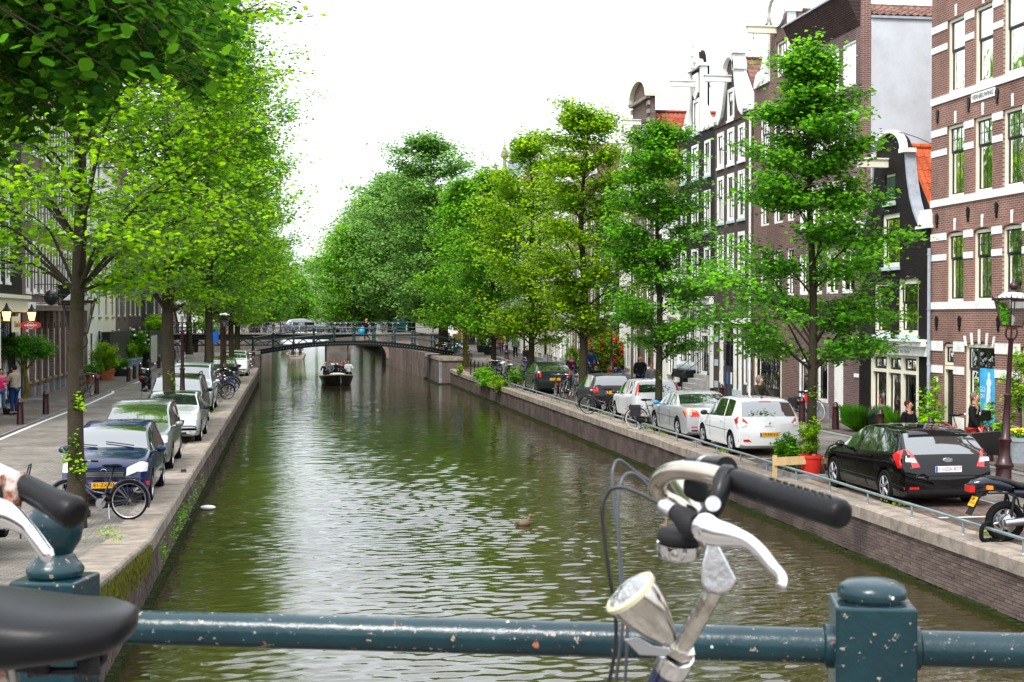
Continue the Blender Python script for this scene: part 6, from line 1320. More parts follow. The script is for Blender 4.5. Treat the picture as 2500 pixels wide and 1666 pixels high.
 # grey-green estate at the lower left, seen from its right rear quarter, heading away from us
root, patch, bvh = make_car('parked_car', 'dark grey-green car at the lower left corner behind the handlebar, nose pointing away', 'car', (-5.15, 19.4, zl(20.5)), RZR, 4.3, 1.74, None,
 [(0, .8), (.05, 1.0), (.3, 1.30), (.5, 1.42), (1.4, 1.47), (2.2, 1.44), (2.65, 1.30), (3.15, 1.03), (3.6, .96), (4.0, .84), (4.3, .5)],
 [(0, .78), (.1, .96), (1.0, .95), (2.0, .93), (3.1, .90), (3.7, .82), (4.3, .46)], paint('grey_green_car_paint', (.02, .028, .028), .3, .2), (.8, 3.4), .31, cowl=3.1, roof=(.5, 2.25), dlo=.6, pillars=(1.3, 2.2), tumble=.14)
root.rotation_euler.x = 0; mirror_pair(root, 2.8, .98, .87, grn); handles(patch, (1.5, 2.4), .85, .87, grn)
 # cars on and beside the far bridge
fc = []
def far_car(x, y, z, rz, m, label, group='cars far off by the stone bridge'):
 r_, p_, b_ = make_car('parked_car', label, 'car', (x, y, z), rz, 4.2, 1.74, None, [(0, .85), (.05, 1.02), (.3, 1.32), (.6, 1.44), (1.6, 1.48), (2.1, 1.42), (2.6, 1.25), (3.1, 1.0), (3.8, .88), (4.2, .5)],
 [(0, .83), (.1, .96), (1.5, .95), (3.0, .9), (3.8, .78), (4.2, .46)], m, (.75, 3.35), .31, cowl=3.05, roof=(.6, 2.1), dlo=.6, pillars=(1.4,), tumble=.13); r_['group'] = group; return r_
far_car(-.6, 143.0, 1.94, 0, grn, 'pale blue-white car crossing the far bridge behind the row of bicycles')
far_car(17.5, 128.0, 1.45, R(60), paint('red_car_paint', (.45, .01, .01), rough=.2), 'bright red car at the corner under the blue parking signs')
far_car(14.2, 131.0, 1.45, R(80), white_car, 'white car beside the red one under the big elm')
 # ---- motorcycle (right edge)
mc = empty('motorcycle', (11.27, 21.55, 0), R(-2), 'black motorcycle with yellow plate and orange indicator at the right edge', 'motorcycle')
dark_blue = paint('motorcycle_paint', (.006, .010, .020), rough=.12)
def mwheel(x, r, w_, name='wheel'):
 t = MB().torus((0, 0, 0), r - w_ / 2, w_ / 2, (0, 1, 0), 36, 10).build(name, rubber, mc, True, 80); t.location = (x, 0, r)
 q = MB(); q.torus((0, 0, 0), r - w_ - .005, .016, (0, 1, 0), 32, 6); q.lathe([(.06, -.06), (.075, -.05), (.075, .05), (.06, .06)], 16, axis=(0, 1, 0))
 for k in range(6): a = k * math.pi / 3 + .2; q.tube([(.05 * math.cos(a), 0, .05 * math.sin(a)), ((r - w_) * math.cos(a), 0, (r - w_) * math.sin(a))], [.03, .018], 6)
 q.build('rim', steel, t, True, 50)
 MB().lathe([(.10, -.055), (.13, -.05), (.13, -.045), (.10, -.04)], 24, axis=(0, 1, 0)).build('brake_disc', steel, t); return t
 # local x forward (= away to the right), rear wheel at x = 0
mwheel(0, .33, .13); mwheel(1.46, .32, .11)
sec = [(-.62, .92, .04, .02), (-.55, .93, .10, .07), (-.35, .96, .13, .09), (-.15, .93, .14, .10), (.05, .88, .13, .08)]
tb = MB(); ringn = 12; vs = []
for x, z, wy, hz in sec:
 for j in range(ringn): a = 2 * math.pi * j / ringn; vs.append((x, wy * math.copysign(abs(math.cos(a)) ** .7, math.cos(a)), z + hz * math.copysign(abs(math.sin(a)) ** .7, math.sin(a))))
tb.add(vs, [(i * ringn + j, i * ringn + (j + 1) % ringn, (i + 1) * ringn + (j + 1) % ringn, (i + 1) * ringn + j) for i in range(len(sec) - 1) for j in range(ringn)] + [tuple(range(ringn)), tuple(range((len(sec) - 1) * ringn, len(sec) * ringn))]); tb.build('tail_fairing', dark_blue, mc, True, 60)
def loft(sec, m, name, parent, n=14, p=.75):
 mb = MB(); vs = []
 for x, z, wy, hz in sec:
  for j in range(n): a = 2 * math.pi * j / n; vs.append((x, wy * math.copysign(abs(math.cos(a)) ** p, math.cos(a)), z + hz * math.copysign(abs(math.sin(a)) ** p, math.sin(a))))
 k = len(sec); mb.add(vs, [(i * n + j, i * n + (j + 1) % n, (i + 1) * n + (j + 1) % n, (i + 1) * n + j) for i in range(k - 1) for j in range(n)] + [tuple(range(n)), tuple(range((k - 1) * n, k * n))]); return mb.build(name, m, parent, True, 60)
loft([(-.34, 1.03, .07, .03), (-.25, 1.03, .13, .045), (0, .98, .14, .05), (.2, .91, .15, .05), (.42, .88, .16, .05), (.58, .92, .14, .06), (.66, 1.0, .11, .06), (.70, 1.05, .08, .03)], mat('black_vinyl', (.02, .02, .022), .5), 'saddle', mc)
loft([(.60, .98, .07, .06), (.68, 1.0, .15, .14), (.85, 1.03, .19, .16), (1.05, 1.02, .18, .13), (1.18, .98, .10, .08)], dark_blue, 'fuel_tank', mc)
loft([(.1, .80, .13, .06), (.35, .78, .14, .10), (.62, .80, .13, .06)], dark_blue, 'side_panel', mc)
loft([(.38, .50, .16, .12), (.50, .48, .22, .20), (.80, .46, .24, .22), (1.0, .48, .18, .16)], car_trim, 'engine', mc)
for y_ in (-.2, .2):
 mb = MB(); mb.tube([(-.1, y_, .33), (.25, y_ * 1.0, .36), (.5, y_ * .9, .42)], [.06, .065, .05], 10); mb.build('exhaust' if y_ > 0 else 'swingarm', steel, mc, True, 60)
mb = MB(); mb.lathe([(.10, -.03), (.13, 0), (.10, .04)], 16, (0, .12, .33), axis=(0, 1, 0)); mb.lathe([(.09, 0), (.12, .03), (.05, .06)], 16, (0, -.13, .33), axis=(0, -1, 0)); mb.build('final_drive', steel, mc, True, 50)
for s_ in (-1, 1): MB().tube([(1.44, s_ * .10, .32), (1.18, s_ * .11, 1.0)], .027, 8).build('fork', steel, mc, True)
for s_ in (-1, 1):
 mb = MB(); mb.tube(catmull([(-.35, s_ * .15, .80), (-.05, s_ * .17, .80), (.12, s_ * .17, .72), (.16, s_ * .17, .60), (.3, s_ * .16, .5)], 4), .016, 6); mb.build('frame', black, mc, True, 60); MB().tube([(.1, s_ * .14, .78), (.02, s_ * .15, .36)], .028, 8).build('shock_absorber', black, mc, True, 60)
for s_ in (-1, 1):
 o = MB().box(-.045, .045, -.035, .035, -.028, .028).tube([(0, 0, 0), (.02, -s_ * .10, .02)], .01, 5).build('indicator', amber, mc); o.location = (-.36, s_ * .22, .90)
o = MB().box(-.03, .05, -.10, .10, -.055, .05).build('tail_light', red_lens, mc, True); o.location = (-.60, 0, .87)
mb = MB(); mb.add([(-.42, -.09, .82), (-.42, .09, .82), (-.62, .10, .45), (-.62, -.10, .45), (-.40, -.09, .82), (-.40, .09, .82), (-.60, .10, .45), (-.60, -.10, .45)], [(0, 1, 2, 3), (7, 6, 5, 4), (0, 1, 5, 4), (1, 2, 6, 5), (2, 3, 7, 6), (3, 0, 4, 7)]); mb.build('mudguard', car_trim, mc)
p = MB().box(-.105, .105, -.085, .085, -.003, .004).build('number_plate', plate_y, mc); p.matrix_local = Matrix.Translation((-.535, 0, .66)) @ Matrix(((0, .47, -.88), (-1, 0, 0), (0, .88, .47))).to_4x4()
text_mesh('MF\n47-XB', .065, plate_ink, p, 'plate_characters', Matrix.Translation((0, 0, .005)), .0008)
mb = MB(); mb.tube(catmull([(1.05, -.36, 1.12), (1.12, -.15, 1.10), (1.15, 0, 1.06), (1.12, .15, 1.10), (1.05, .36, 1.12)], 4), .014, 6); mb.build('handlebar', black, mc, True)
MB().lathe([(.09, -.05), (.10, 0), (.06, .10)], 14, (1.30, 0, .95), axis=(-1, 0, 0)).build('headlight', chrome, mc, True)
mb = MB().tube([(.45, -.15, .25), (.40, -.35, .02)], .014, 6).build('side_stand', black, mc)
ck = MB().tube(catmull([(11.0, 21.52, .34), (10.84, 21.45, .26), (10.86, 21.50, .06), (11.05, 21.56, .04), (11.2, 21.5, .05), (11.28, 21.52, .2)], 7), .035, 8).build('chain_lock', mat('lock_sleeve', (.01, .01, .01), .9, bump=1, bscale=60), None, True); tag(ck, 'thick black chain lock looped round the quay rail behind the motorcycle', 'lock')
 # ---- scooter on the left pavement
sc_ = empty('scooter', gnd(350, 955).to_tuple(), R(82), 'black scooter with chrome mirrors among the planters on the left pavement', 'scooter')
for x in (0, 1.25):
 t = MB().torus((0, 0, 0), .17, .055, (0, 1, 0), 20, 8).lathe([(.12, -.03), (.12, .03)], 12, axis=(0, 1, 0)).build('wheel', rubber, sc_, True); t.location = (x, 0, .225)
loft([(-.35, .62, .05, .04), (-.25, .60, .16, .16), (.05, .58, .19, .20), (.35, .50, .14, .14), (.45, .42, .08, .06)], dark_blue, 'rear_body', sc_); loft([(.4, .28, .16, .04), (.9, .28, .15, .04)], black, 'footboard', sc_)
loft([(.88, .30, .16, .05), (.95, .6, .19, .12), (1.02, .85, .14, .12), (.98, 1.0, .08, .06)], dark_blue, 'leg_shield', sc_); loft([(-.2, .82, .12, .05), (.2, .82, .14, .05), (.42, .80, .08, .03)], rubber, 'saddle', sc_)
MB().tube(catmull([(.88, -.33, 1.08), (.98, 0, 1.02), (.88, .33, 1.08)], 4), .02, 6).tube([(.98, 0, 1.0), (1.2, 0, .3)], .03, 6).tube([(.9, .28, 1.08), (.86, .34, 1.28)], .01, 5).tube([(.9, -.28, 1.08), (.86, -.34, 1.28)], .01, 5).ball((.86, .36, 1.3), .06, 8, 6, sc=(.3, 1, .8)).ball((.86, -.36, 1.3), .06, 8, 6, sc=(.3, 1, .8)).build('handlebar', chrome, sc_, True)
o = MB().box(-.02, .02, -.08, .08, -.05, .05).build('tail_light', red_lens, sc_); o.location = (-.36, 0, .66)
 # ================================================================== PEOPLE
def skin_mesh(name, V, E, Rr, m, sub=1):
 me = bpy.data.meshes.new('sk'); me.from_pydata([tuple(v) for v in V], E, []); ob = bpy.data.objects.new('sk', me)
 md = ob.modifiers.new('s', 'SKIN'); md.branch_smoothing = .6; md.use_smooth_shade = True
 for i, sv in enumerate(me.skin_vertices[0].data):
  r_ = Rr[i]; sv.radius = r_ if isinstance(r_, tuple) else (r_, r_); sv.use_root = (i == 0)
 sb = ob.modifiers.new('b', 'SUBSURF'); sb.levels = sub; sb.render_levels = sub
 out = eval_mesh([ob]); bpy.data.meshes.remove(me)
 out.name = name; out.materials.clear(); out.materials.append(m); out.polygons.foreach_set('use_smooth', [True] * len(out.polygons)); return out
CL = {}
def cloth(name, c): return mat('cloth_' + name, c, .9, var=.18, scale=12, bump=.3, bscale=25)
def person(loc, rz, label, h=1.75, top=('black', (.012, .012, .014)), legs=('jeans', (.03, .06, .15)), hair=(.03, .018, .012), group=None, arms='down', stance='walk', hairlen=0, coat=0, fingers=False, sex='m', hat=None, shoes=(.02, .02, .02), hood=None, bulk=1.0, sit=0, bow=0, skirt=None, bald=False, headturn=0):
 """faces local +y; origin between the feet"""
 k = h / 1.75; root = empty('person', loc, rz, label, 'person', group); Vc = lambda x, y, z: Vector((x * k, y * k, z * k))
 sh = .195 if sex == 'm' else .17; hp = .09; zp = .93 - sit * .0; bw = bulk
 lean = bow
 pel = Vc(0, 0, .95); sp1 = Vc(0, lean * .3, 1.14); ch = Vc(0, lean * .7, 1.34); nk = Vc(0, lean, 1.49); hb = Vc(0, lean + .015, 1.54); hd = Vc(0, lean + .03, 1.62); ht = Vc(0, lean + .02, 1.70)
 LS, RS = Vc(-sh, lean * .85, 1.43), Vc(sh, lean * .85, 1.43)
 A = {'down': (Vc(-sh - .05, lean + .0, 1.15), Vc(-sh - .05, lean + .07, .92), Vc(sh + .05, lean, 1.15), Vc(sh + .05, lean + .05, .92)),
 'swing': (Vc(-sh - .06, lean - .08, 1.16), Vc(-sh - .05, lean + .02, .94), Vc(sh + .06, lean + .06, 1.16), Vc(sh + .04, lean + .22, .98)),
 'forward': (Vc(-sh - .07, lean + .08, 1.18), Vc(-sh + .02, lean + .32, 1.20), Vc(sh + .07, lean + .08, 1.18), Vc(sh - .02, lean + .32, 1.20)),
 'hold': (Vc(-sh - .08, lean + .04, 1.16), Vc(-.08, lean + .26, 1.16), Vc(sh + .10, lean + .02, 1.18), Vc(sh + .12, lean + .24, 1.08)),
 'bars': (Vc(-sh - .08, lean + .20, 1.18), Vc(-.24, lean + .42, 1.06), Vc(sh + .08, lean + .20, 1.18), Vc(.24, lean + .42, 1.06)),
 'carry': (Vc(-sh - .07, lean - .02, 1.15), Vc(-sh - .10, lean + .0, .90), Vc(sh + .06, lean + .05, 1.17), Vc(sh + .03, lean + .18, .97))}[arms]
 LE, LW, RE, RW_ = A
 if stance == 'walk': lk, la, rk, ra = Vc(-hp, .12, .50), Vc(-hp, .10, .10), Vc(hp, .02, .50), Vc(hp * .9, -.26, .16)
 elif stance == 'stand': lk, la, rk, ra = Vc(-hp - .01, .02, .50), Vc(-hp - .03, 0, .08), Vc(hp + .01, .02, .50), Vc(hp + .03, .02, .08)
 elif stance == 'ride': lk, la, rk, ra = Vc(-hp, .38, .80), Vc(-hp, .26, .42), Vc(hp, .34, .62), Vc(hp, .22, .22)
 else: lk, la, rk, ra = Vc(-hp, .42, .90), Vc(-hp, .42, .48), Vc(hp, .42, .90), Vc(hp, .42, .48)
 def toe(a): return a + Vc(0, .15, -.045)
 def hand(W_, E_, V, E, Rr, wi):
  d = (W_ - E_).normalized(); pm = W_ + d * .075 * k; V.append(pm); Rr.append((.036 * k, .020 * k)); E.append((wi, len(V) - 1)); pi = len(V) - 1
  if fingers:
   u, w_ = frame_from(d)
   for q, ln in ((-1.5, .062), (-.5, .075), (.5, .07), (1.5, .055)):
    b = pm + u * q * .019 * k + d * .02 * k; t = b + d * ln * .6 * k + w_ * .006 * k; t2 = t + d * ln * .35 * k + w_ * .022 * k; n0 = len(V); V.extend([b, t, t2]); Rr.extend([.0095 * k, .009 * k, .007 * k]); E.extend([(pi, n0), (n0, n0 + 1), (n0 + 1, n0 + 2)])
   th = W_ + d * .03 * k + u * -.035 * k; t2 = th + d * .04 * k - u * .012 * k; n0 = len(V); V.extend([th, t2]); Rr.extend([.012 * k, .009 * k]); E.extend([(wi, n0), (n0, n0 + 1)])
  else: V.append(pm + d * .07 * k); Rr.append((.03 * k, .014 * k)); E.append((pi, len(V) - 1))
 V = [pel, sp1, ch, nk, hb, hd, ht, LS, LE, LW, RS, RE, RW_, Vc(-hp, 0, .90), lk, la, toe(la), Vc(hp, 0, .90), rk, ra, toe(ra)]
 E = [(0, 1), (1, 2), (2, 3), (3, 4), (4, 5), (5, 6), (2, 7), (7, 8), (8, 9), (2, 10), (10, 11), (11, 12), (0, 13), (13, 14), (14, 15), (15, 16), (0, 17), (17, 18), (18, 19), (19, 20)]
 Rr = [(.14, .10), (.125, .095), (.15, .10), .056, .062, (.078, .098), (.055, .07), .056, .042, .030, .056, .042, .030, .082, .055, .038, .034, .082, .055, .038, .034]
 Rr = [tuple(q * k for q in r_) if isinstance(r_, tuple) else r_ * k for r_ in Rr]
 hand(LW, LE, V, E, Rr, 9); hand(RW_, RE, V, E, Rr, 12)
 link_mesh('body', skin_mesh('body', V, E, Rr, skin, 1), root)
 # top garment
 tm = cloth(*top); g = 1.18 * bw; hem = Vc(0, 0, .90 - coat * .38); c0 = (.165, .125)
 V = [ch, sp1, pel, hem, nk + Vc(0, 0, .0), LS, LE, LW - (LW - LE) * .06, RS, RE, RW_ - (RW_ - RE) * .06]
 E = [(0, 1), (1, 2), (2, 3), (0, 4), (0, 5), (5, 6), (6, 7), (0, 8), (8, 9), (9, 10)]
 hw_ = .165 + .05 * (coat > 0)
 Rr = [(.168 * g, .125 * g), (.15 * g, .12 * g), (.165 * g, .13 * g), (hw_ * g, .14 * g), .075, .078, .062, .050, .078, .062, .050]
 Rr = [tuple(q * k for q in r_) if isinstance(r_, tuple) else r_ * k for r_ in Rr]; link_mesh('jacket', skin_mesh('jacket', V, E, Rr, tm, 1), root)
 lm = cloth(*legs); V = [pel, Vc(-hp, 0, .89), lk, la + Vc(0, 0, .03), Vc(hp, 0, .89), rk, ra + Vc(0, 0, .03)]; E = [(0, 1), (1, 2), (2, 3), (0, 4), (4, 5), (5, 6)]
 Rr = [(.15 * k, .12 * k), .105 * k, .072 * k, .056 * k, .105 * k, .072 * k, .056 * k]; link_mesh('trousers', skin_mesh('trousers', V, E, Rr, lm, 1), root)
 sm = mat('shoe_%.2f' % shoes[0], shoes, .5)
 for a in (la, ra):
  d = toe(a) - a; V = [a + Vc(0, -.03, -.02), a + d * .5 + Vc(0, 0, -.01), toe(a) + Vc(0, .03, -.0)]; link_mesh('shoe', skin_mesh('shoe', V, [(0, 1), (1, 2)], [.046 * k, (.045 * k, .04 * k), (.042 * k, .03 * k)], sm, 1), root)
 # hair, face
 hm_ = mat('hair_%.3f_%.3f' % (hair[0], hair[1]), hair, .7, bump=.6, bscale=60)
 c = hd; hb_ = MB()
 if not bald: hb_.ball(c + Vc(0, -.042, .030), .094 * k, 14, 10, sc=(.98, .98, 1.0))
 else: hb_.ball(c + Vc(0, -.060, -.015), .075 * k, 12, 8, sc=(1.02, .9, .8))
 if hairlen:
  hb_.lathe([(.06 * k, -hairlen * k), (.095 * k, -hairlen * .6 * k), (.09 * k, 0), (.07 * k, .05 * k)], 12, c + Vc(0, -.075, -.0))
 if not hat: hb_.build('hair', hm_, root, True, 80)
 f = MB(); f.ball(c + Vc(0, .098, -.010), .013 * k, 8, 6, sc=(.8, 1.2, 1.6)); f.ball(c + Vc(-.082, .0, -.01), .018 * k, 8, 6, sc=(.5, 1, 1.5)); f.ball(c + Vc(.082, .0, -.01), .018 * k, 8, 6, sc=(.5, 1, 1.5)); f.build('nose_and_ears', skin, root, True, 80)
 for s_ in (-1, 1): MB().ball(c + Vc(s_ * .030, .086, .010), .010 * k, 8, 6, sc=(1.3, .5, .7)).build('eye', mat('eye_dark', (.02, .015, .012), .3), root)
 MB().ball(c + Vc(0, .088, -.048), .018 * k, 8, 6, sc=(1.3, .4, .35)).build('mouth', mat('lips', (.30, .09, .08), .5), root)
 if hat: MB().ball(c + Vc(0, -.01, .03), .105 * k, 14, 8, sc=(.95, 1.05, 1.0)).box(-.06 * k, .06 * k, (lean + .10) * k, (lean + .19) * k, 1.675 * k, 1.685 * k).build('cap', cloth(*hat), root, True, 60)
 if hood: MB().ball(c + Vc(0, -.06, .02), .125 * k, 14, 10, sc=(.95, .92, 1.12)).build('hood', cloth(*hood), root, True, 80)
 root['_c'] = 0; del root['_c']; return root
 # right side, nearest first
ZR = .06
P1 = person((14.3, 32.0, 0), R(-150), 'woman in a loose black top with short auburn hair walking behind the black car', 1.66, ('black_knit', (.008, .008, .009)), ('black_trousers', (.01, .01, .011)), (.07, .02, .012), arms='hold', fingers=True, sex='f', bulk=1.12, coat=.35, stance='walk')
MB().tube(catmull([(-.06, .12, 1.40), (0, .15, 1.15), (.06, .12, 1.40)], 5), .004, 4).ball((0, .155, 1.12), .018, 8, 6).build('necklace', black, P1)
P2 = person((15.7, 31.5, 0), R(-135), 'tall grey-haired man in a black sweater and red trousers carrying a flat black case', 1.86, ('black_sweater', (.009, .009, .010)), ('coral_red_trousers', (.50, .05, .05)), (.16, .13, .10), arms='carry', fingers=True, stance='walk')
MB().tube(catmull([(-.12, .10, 1.35), (-.13, .12, 1.52), (-.12, -.08, 1.55)], 4), .018, 6).tube(catmull([(.12, .10, 1.35), (.13, .12, 1.52), (.12, -.08, 1.55)], 4), .018, 6).build('rucksack_straps', cloth('khaki_strap', (.25, .2, .12)), P2)
MB().lathe([(.04, 0), (.034, .006)], 12, (.10, .168, 1.36), axis=(0, 1, 0)).build('chest_emblem', white, P2)
cs = empty('instrument_case', (15.75, 31.05, .42), R(-60), 'flat black case with a bright edge carried by the man in red trousers', 'case')
MB().box(-.05, .05, -.55, .55, 0, .52).build('case_body', black, cs); MB().tube([(0, -.56, .02), (0, -.56, .53), (0, .56, .53), (0, .56, .02), (0, -.56, .02)], .012, 6).build('metal_edge', steel, cs); MB().tube(catmull([(0, -.08, .53), (0, -.05, .60), (0, .05, .60), (0, .08, .53)], 4), .012, 6).build('handle', black, cs)
P3 = person((13.75, 41.4, .12), R(205), 'cyclist in a dark olive hooded coat with grey rucksack straps behind the white hatchback', 1.72, ('olive_parka', (.03, .03, .02)), ('dark_jeans', (.02, .02, .03)), (.06, .05, .045), arms='bars', stance='ride', hood=('grey_hood', (.14, .13, .12)), bow=.10)
P4 = person((15.7, 64.0, .0), R(170), 'bald elderly man in a black coat and jeans walking past the white shop front', 1.83, ('black_coat', (.010, .010, .013)), ('blue_jeans', (.03, .05, .13)), (.45, .43, .40), arms='down', coat=.5, bald=True, bulk=1.1)
P5 = person((15.3, 60.4, .0), R(175), 'woman in a grey hooded coat left of the slim tree trunk', 1.62, ('grey_coat', (.16, .17, .19)), ('grey_tights', (.05, .05, .06)), (.20, .09, .05), sex='f', coat=.9)
P6 = person((14.0, 71.7, 0), R(180), 'woman with long fair hair in a purple cardigan and jeans', 1.68, ('purple_cardigan', (.08, .012, .06)), ('light_jeans', (.12, .18, .30)), (.35, .20, .10), sex='f', hairlen=.24, arms='hold')
P7 = person((15.4, 73.6, .15), R(185), 'cyclist in blue jacket and navy cap beside the red flowering bush', 1.78, ('blue_jacket', (.02, .04, .14)), ('dark_jeans', (.02, .02, .03)), arms='bars', stance='ride', hat=('navy_cap', (.02, .03, .10)), bow=.08)
P8 = person((12.65, 59.4, .0), R(185), 'dark-haired walker in a black jacket and grey scarf behind the small dark hatchback', 1.60, ('black_jacket', (.012, .012, .016)), ('dark_jeans', (.02, .02, .03)), (.02, .015, .012))
P9 = person((13.2, 59.0, .0), R(170), 'woman in black with a rust scarf beside the lamp post', 1.60, ('black_jacket', (.012, .012, .016)), ('dark_jeans', (.02, .02, .03)), (.10, .05, .03), sex='f', hairlen=.18, arms='hold')
MB().torus((0, .02, 1.36), .09, .045, (0, .2, 1), 14, 8).build('scarf', cloth('rust_scarf', (.16, .03, .02)), P9, True)
P10 = person((16.2, 79, .0), R(185), 'blonde person in a pale blue shirt behind the dark tree trunk', 1.72, ('pale_blue_shirt', (.35, .50, .68)), ('light_jeans', (.12, .18, .30)), (.5, .30, .10), sex='f', hairlen=.16)
P11 = person((13.7, 84, .15), R(190), 'cyclist in a black jacket beyond the bicycle cluster', 1.76, ('black_jacket', (.012, .012, .016)), ('blue_jeans', (.03, .05, .13)), arms='bars', stance='ride', bow=.08)
P12 = person((17.4, 119.5, .5), R(0), 'person in a coral pink coat walking away past the cream house', 1.70, ('coral_coat', (.72, .20, .13)), ('blue_jeans', (.03, .05, .13)), (.10, .05, .03), sex='f', coat=.6)
P13 = person((17.2, 110.6, .3), R(5), 'man in a green jacket walking away right of the far lamp post', 1.80, ('green_jacket', (.05, .09, .05)), ('black_trousers', (.01, .01, .011)), arms='down')
P14 = person((13.4, 123.4, .45), R(180), 'man in a dark suit and white shirt among the parked bicycles', 1.80, ('dark_suit', (.015, .016, .022)), ('suit_trousers', (.03, .03, .04)), (.15, .12, .10))
MB().obox((0, .155, 1.30), (.10, .03, .28)).build('shirt_front', white, P14)
P16 = person((-9.9, 54.2, .05), R(60), 'man in a beige sweater and blue jeans feeding the woman in pink', 1.82, ('beige_sweater', (.32, .26, .19)), ('dark_blue_jeans', (.015, .04, .13)), (.012, .010, .010), arms='forward', stance='stand', fingers=True)
P17 = person((-10.55, 55.1, .05), R(-150), 'woman with long dark curls in a bright pink sweater and blue jeans', 1.66, ('pink_sweater', (.75, .02, .16)), ('mid_blue_jeans', (.05, .12, .26)), (.02, .010, .010), sex='f', hairlen=.26, arms='hold', stance='stand', fingers=True, shoes=(.7, .7, .7))
tag(MB().lathe([(.12, 0), (.14, .22), (.02, .30)], 10, (-10.25, 54.6, .05)).build('handbag', black, None, True), 'small black bag standing between the couple on the left pavement', 'bag')
 # ================================================================== BRIDGES, BOATS
girder = mat('bridge_girder_paint', (.012, .016, .016), .5); brg = mat('bridge_green_iron', (.012, .045, .045), .4, var=.2, scale=6)
fb = empty('arched_footbridge', (4.2, 104.5, 1.2), 0, 'arched iron footbridge with green railings spanning the canal in the middle distance', 'bridge', world=True)
bxa, bxb = XL - .4, XR + .9; by0, by1 = 103.2, 105.6
def bz(x): t = (x - bxa) / (bxb - bxa); return 1.18 + 3.1 * t * (1 - t) - .12 * t
N_ = 28; mbd = MB();
for yy in (by0, by1 - .18):
 g_ = MB(); vs = []
 for i in range(N_ + 1): x = bxa + (bxb - bxa) * i / N_; z = bz(x); vs += [(x, yy, z), (x, yy + .18, z), (x, yy + .18, z - .34), (x, yy, z - .34)]
 g_.add(vs, [(i * 4 + k, i * 4 + (k + 1) % 4, i * 4 + 4 + (k + 1) % 4, i * 4 + 4 + k) for i in range(N_) for k in range(4)] + [(0, 1, 2, 3), tuple(len(vs) - 4 + k for k in range(4))])
 g_.build('girder', girder, fb)
vs = []
for i in range(N_ + 1): x = bxa + (bxb - bxa) * i / N_; z = bz(x); vs += [(x, by0 + .2, z - .02), (x, by1 - .2, z - .02), (x, by1 - .2, z - .14), (x, by0 + .2, z - .14)]
MB().add(vs, [(i * 4 + k, i * 4 + (k + 1) % 4, i * 4 + 4 + (k + 1) % 4, i * 4 + 4 + k) for i in range(N_) for k in range(4)]).build('deck', mat('bridge_deck', (.12, .10, .08), .9), fb)
for yy in (by0 + .05, by1 - .05):
 for i in range(11):
  x = bxa + (bxb - bxa) * (i + .0) / 10; z = bz(x); MB().lathe([(.10, 0), (.10, .12), (.065, .16), (.065, .55), (.085, .58), (.06, .62), (.06, .88), (.09, .92), (.09, 1.0), (.03, 1.05)], 8, (x, yy, z)).build('railing_post', brg, fb)
 for dz, r_ in ((.90, .045), (.47, .035)): MB().tube([(bxa + (bxb - bxa) * i / N_, yy, bz(bxa + (bxb - bxa) * i / N_) + dz) for i in range(N_ + 1)], r_, 8).build('rail', brg, fb, True)
for k in range(60):
 x = bxa + .3 + (bxb - bxa - .6) * k / 59
lights = MB()
for k in range(70): x = bxa + (bxb - bxa) * (k + .5) / 70; lights.box(x - .02, x + .02, by0 - .03, by0 - .003, bz(x) - .20, bz(x) - .16)
tag(lights.build('rivet_row', mat('rivet_grey', (.4, .42, .42), .5), fb), kind='stuff')
 # abutments of the footbridge
abm = brick_mat('abutment_brick', (.14, .10, .09), (.10, .075, .07), (.17, .155, .14), 'xz', dirt=.4, dscale=1.2)
ab = empty('bridge_abutment', (XR - .2, 98.6, WZ), 0, 'projecting stone-edged brick pier where the footbridge meets the right quay', 'pier', world=True)
MB().box(XR - .75, XR + .8, 97.6, 108, -2.6, .62).build('pier_wall', abm, ab); MB().box(XR - .80, XR + .85, 97.5, 108.1, .622, .85).build('coping', stone, ab); MB().box(XR - .78, XR - .60, 97.57, 97.75, -2.6, .62).build('corner_stone', grey_plinth, ab)
MB().box(XR - .9, XR + .5, 97.4, 108, WZ - .5, WZ + .1).build('mossy_footing', moss, ab)
ab = empty('bridge_abutment', (XL - .3, 104, WZ), 0, 'brick abutment of the footbridge on the left quay', 'pier', world=True)
MB().box(XL - .8, XL + .12, 101.0, 108, -2.6, 1.0).build('pier_wall', abm, ab); MB().box(XL - .85, XL + .16, 100.95, 108.05, 1.002, 1.2).build('coping', stone, ab)
ww = mat('right_wing_wall_brick', (.16, .115, .10), .9, col2=(.09, .07, .06), scale=.9, thr=(.4, .6), bump=.4, bscale=30)
strip('right_wing_wall', lambda y: XR - (y - 98) * .025 - .55, lambda y: XR + .6, lambda y: .9 if y < 130 else 1.3, ww, depth=3.6, y0=108, y1=137)
 # stone bridge at the back with an arch and a steel span
sb_ = empty('stone_bridge', (7.5, 139, WZ), 0, 'stone bridge with a round arch and flat dark steel span loaded with parked bicycles', 'bridge', world=True)
by = 137.5; arch = arc(7.2, -.35, 1.75, 1.75, 0, 180, 14); stb = mat('bridge_stone', (.16, .14, .125), .9, col2=(.09, .08, .07), scale=1.4, bump=.5, bscale=12)
out = [(3.7, -2.4), (3.7, 1.55), (8.0, 1.95), (13.5, 1.9), (13.5, -2.4), (8.95, -2.4)] + arch + [(5.45, -2.4)]
mb = MB(); solid(out, [], lambda a, z: (a, by, z), lambda a, z: (a, by + 7.5, z), mb); mb.build('arch_wall', stb, sb_)
ring = arc(7.2, -.35, 1.76, 1.76, 0, 180, 14); ro = arc(7.2, -.35, 2.15, 2.15, 180, 0, 14); mb = MB(); solid(ring + ro, [], lambda a, z: (a, by - .08, z), lambda a, z: (a, by - .003, z), mb); mb.build('arch_ring', stone, sb_)
